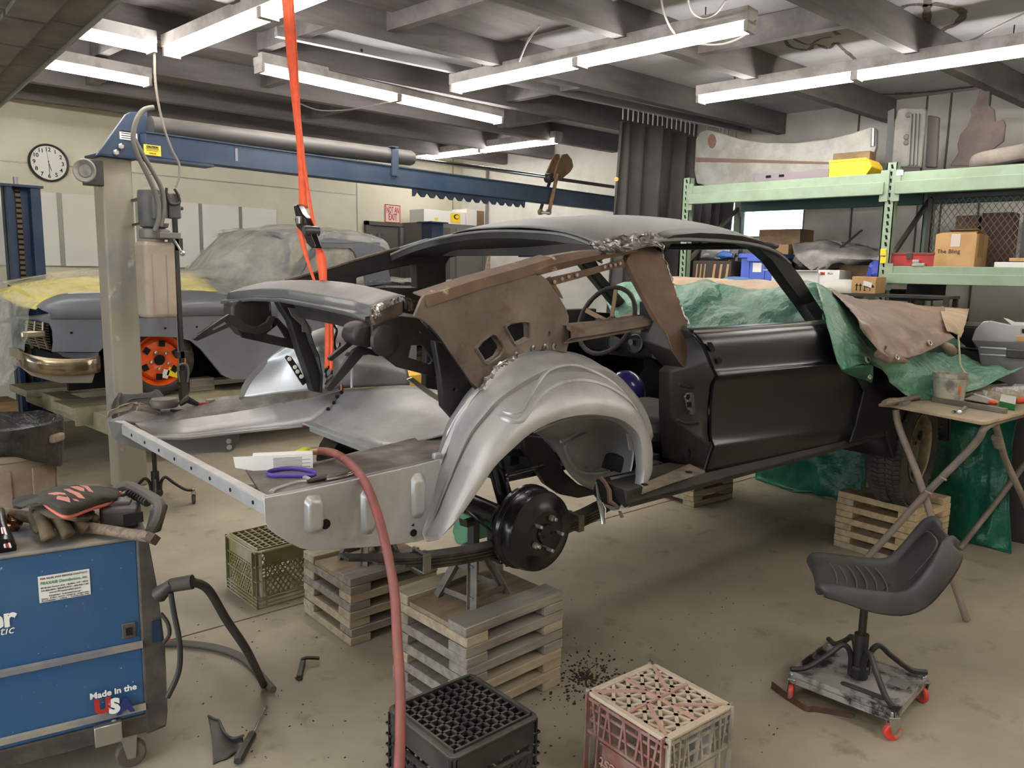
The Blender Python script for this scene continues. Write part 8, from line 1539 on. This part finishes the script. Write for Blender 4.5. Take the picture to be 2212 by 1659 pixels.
rb_ = obj('ratchet', MB().plate([sx(a, b_, -.335) for a, b_ in ((633, 444), (642, 441), (652, 462), (662, 472), (668, 492), (672, 510), (680, 530), (681, 536), (672, 536), (662, 525), (654, 505), (640, 490), (636, 475), (638, 468))], KM.to_3x3() @ V((.03, 0, 0)), [[sx(a, b_, -.335) for a, b_ in ((642, 470), (650, 472), (653, 484), (646, 484))]]), gloss_black, rs_, world=True, bevel=.004)
obj('ratchet_hub', MB().lathe([(.017, -.012), (.02, 0), (.02, .05)], sx(662, 498, -.345), KM.to_3x3() @ V((1, 0, 0)), 16), M('ratchet_steel', (96, 96, 94), .35, .7), rb_, world=True, smooth=True)
obj('ratchet_pawl', MB().rbox(sx(647, 476, -.34), (.02, .03, .03), .006), zinc, rb_, world=True)
obj('hook', MB().tube(cr([sx(a, b_, -.31) for a, b_ in ((721, 700), (727, 715), (722, 735), (723, 748), (728, 756), (733, 750), (733, 740))], 5), .0055, 8), gloss_black, rs_, world=True, smooth=True)
obj('hook', MB().tube(cr([sx(a, b_, -.31) for a, b_ in ((708, 795), (703, 803), (706, 815), (715, 810), (716, 798), (710, 792))], 5), .0055, 8).tube(cr([sx(a, b_, -.31) for a, b_ in ((712, 812), (708, 822), (704, 830))], 4), .0055, 8), gloss_black, rs_, world=True, smooth=True)
# cables about the ceiling lights
for lab, pts, z in (('grey wire sagging below the top centre strip light', [(1425, -30), (1435, 30), (1460, 75), (1500, 93), (1560, 95), (1610, 75), (1632, 45)], 3.02), ('grey wire looping above the top centre strip light', [(1482, -30), (1492, 20), (1515, 38), (1545, 30), (1568, 0)], 3.05), ('white wire running from a joist to the top centre light', [(1165, 55), (1140, 90), (1122, 132)], 3.02), ('thin wire drooping by the far left strip light', [(640, 220), (690, 238), (760, 236), (840, 220)], 2.98), ('wire strung along the ceiling at the far right', [(2030, 100), (2090, 90), (2150, 60), (2230, 20)], 3.1)):
    t = thing('ceiling_wire', lab, 'wire', gz(*pts[1], z)); obj('wire', MB().tube(cr([gz(a, c, z) for a, c in pts], 6), .006, 6), M('wire_grey', (150, 146, 142), .6), t, world=True, smooth=True)
# helmet, drill, strap inside the cabin
hl = thing('welding_helmet', 'purple-blue welding helmet lying on the car floor', 'helmet', KM @ V((.95, -.1, .95))); p = kw(ck(1352, 842, .05))
obj('shell', MB().ball(p, .10, 18, 12, (.85, 1, 1)), M('helmet_blue', (46, 44, 100), .25, coat=.4), hl, world=True, smooth=True); obj('headband', MB().tube(cr([p+V((.06, -.02, -.04)), p+V((.10, -.03, .0)), p+V((.13, -.02, -.06)), p+V((.09, -.02, -.10))], 5), .012, 8), M('band_grey', (120, 122, 122), .6), hl, world=True, smooth=True)
dr_ = thing('yellow_drill', 'yellow and black cordless tool lying on the car floor by the sill', 'power tool', KM @ V((.6, -.4, .87)))
for a, b_, r in (((1392, 925, -.45), (1392, 965, -.45), .018), ((1392, 930, -.45), (1420, 945, -.42), .012), ((1425, 940, -.42), (1440, 915, -.42), .018)): obj('yellow_case', MB().tube([kw(ck(*a)), kw(ck(*b_))], r, 8), M('tool_yellow', (222, 176, 40), .5), dr_, world=True, smooth=True)
obj('battery', MB().rbox(kw(ck(1412, 950, -.42)), (.12, .07, .05), .01), plas_black, dr_, world=True, bevel=.004)
yt = thing('yellow_cabinet', 'yellow tool case standing behind the car body, seen past the far quarter', 'case', gy(905, 830, 5.2)); a, b_ = gy(882, 812, 4.6), gy(950, 850, 4.6); obj('case', MB().ab((a.x, 4.6, 0), (b_.x, 4.9, a.z)), M('case_yellow', (214, 168, 60), .5), yt, world=True)
t = thing('coiled_cord', 'teal coil on top of the yellow case', 'cord', gy(925, 815, 4.7)); obj('coil', MB().tube(ngon(gy(930, 818, 4.6)+V((0, 0, .05)), .08, 20, X, V((0, .5, .87))), .02, 8, True), M('teal_coil', (110, 176, 160), .6), t, world=True, smooth=True)
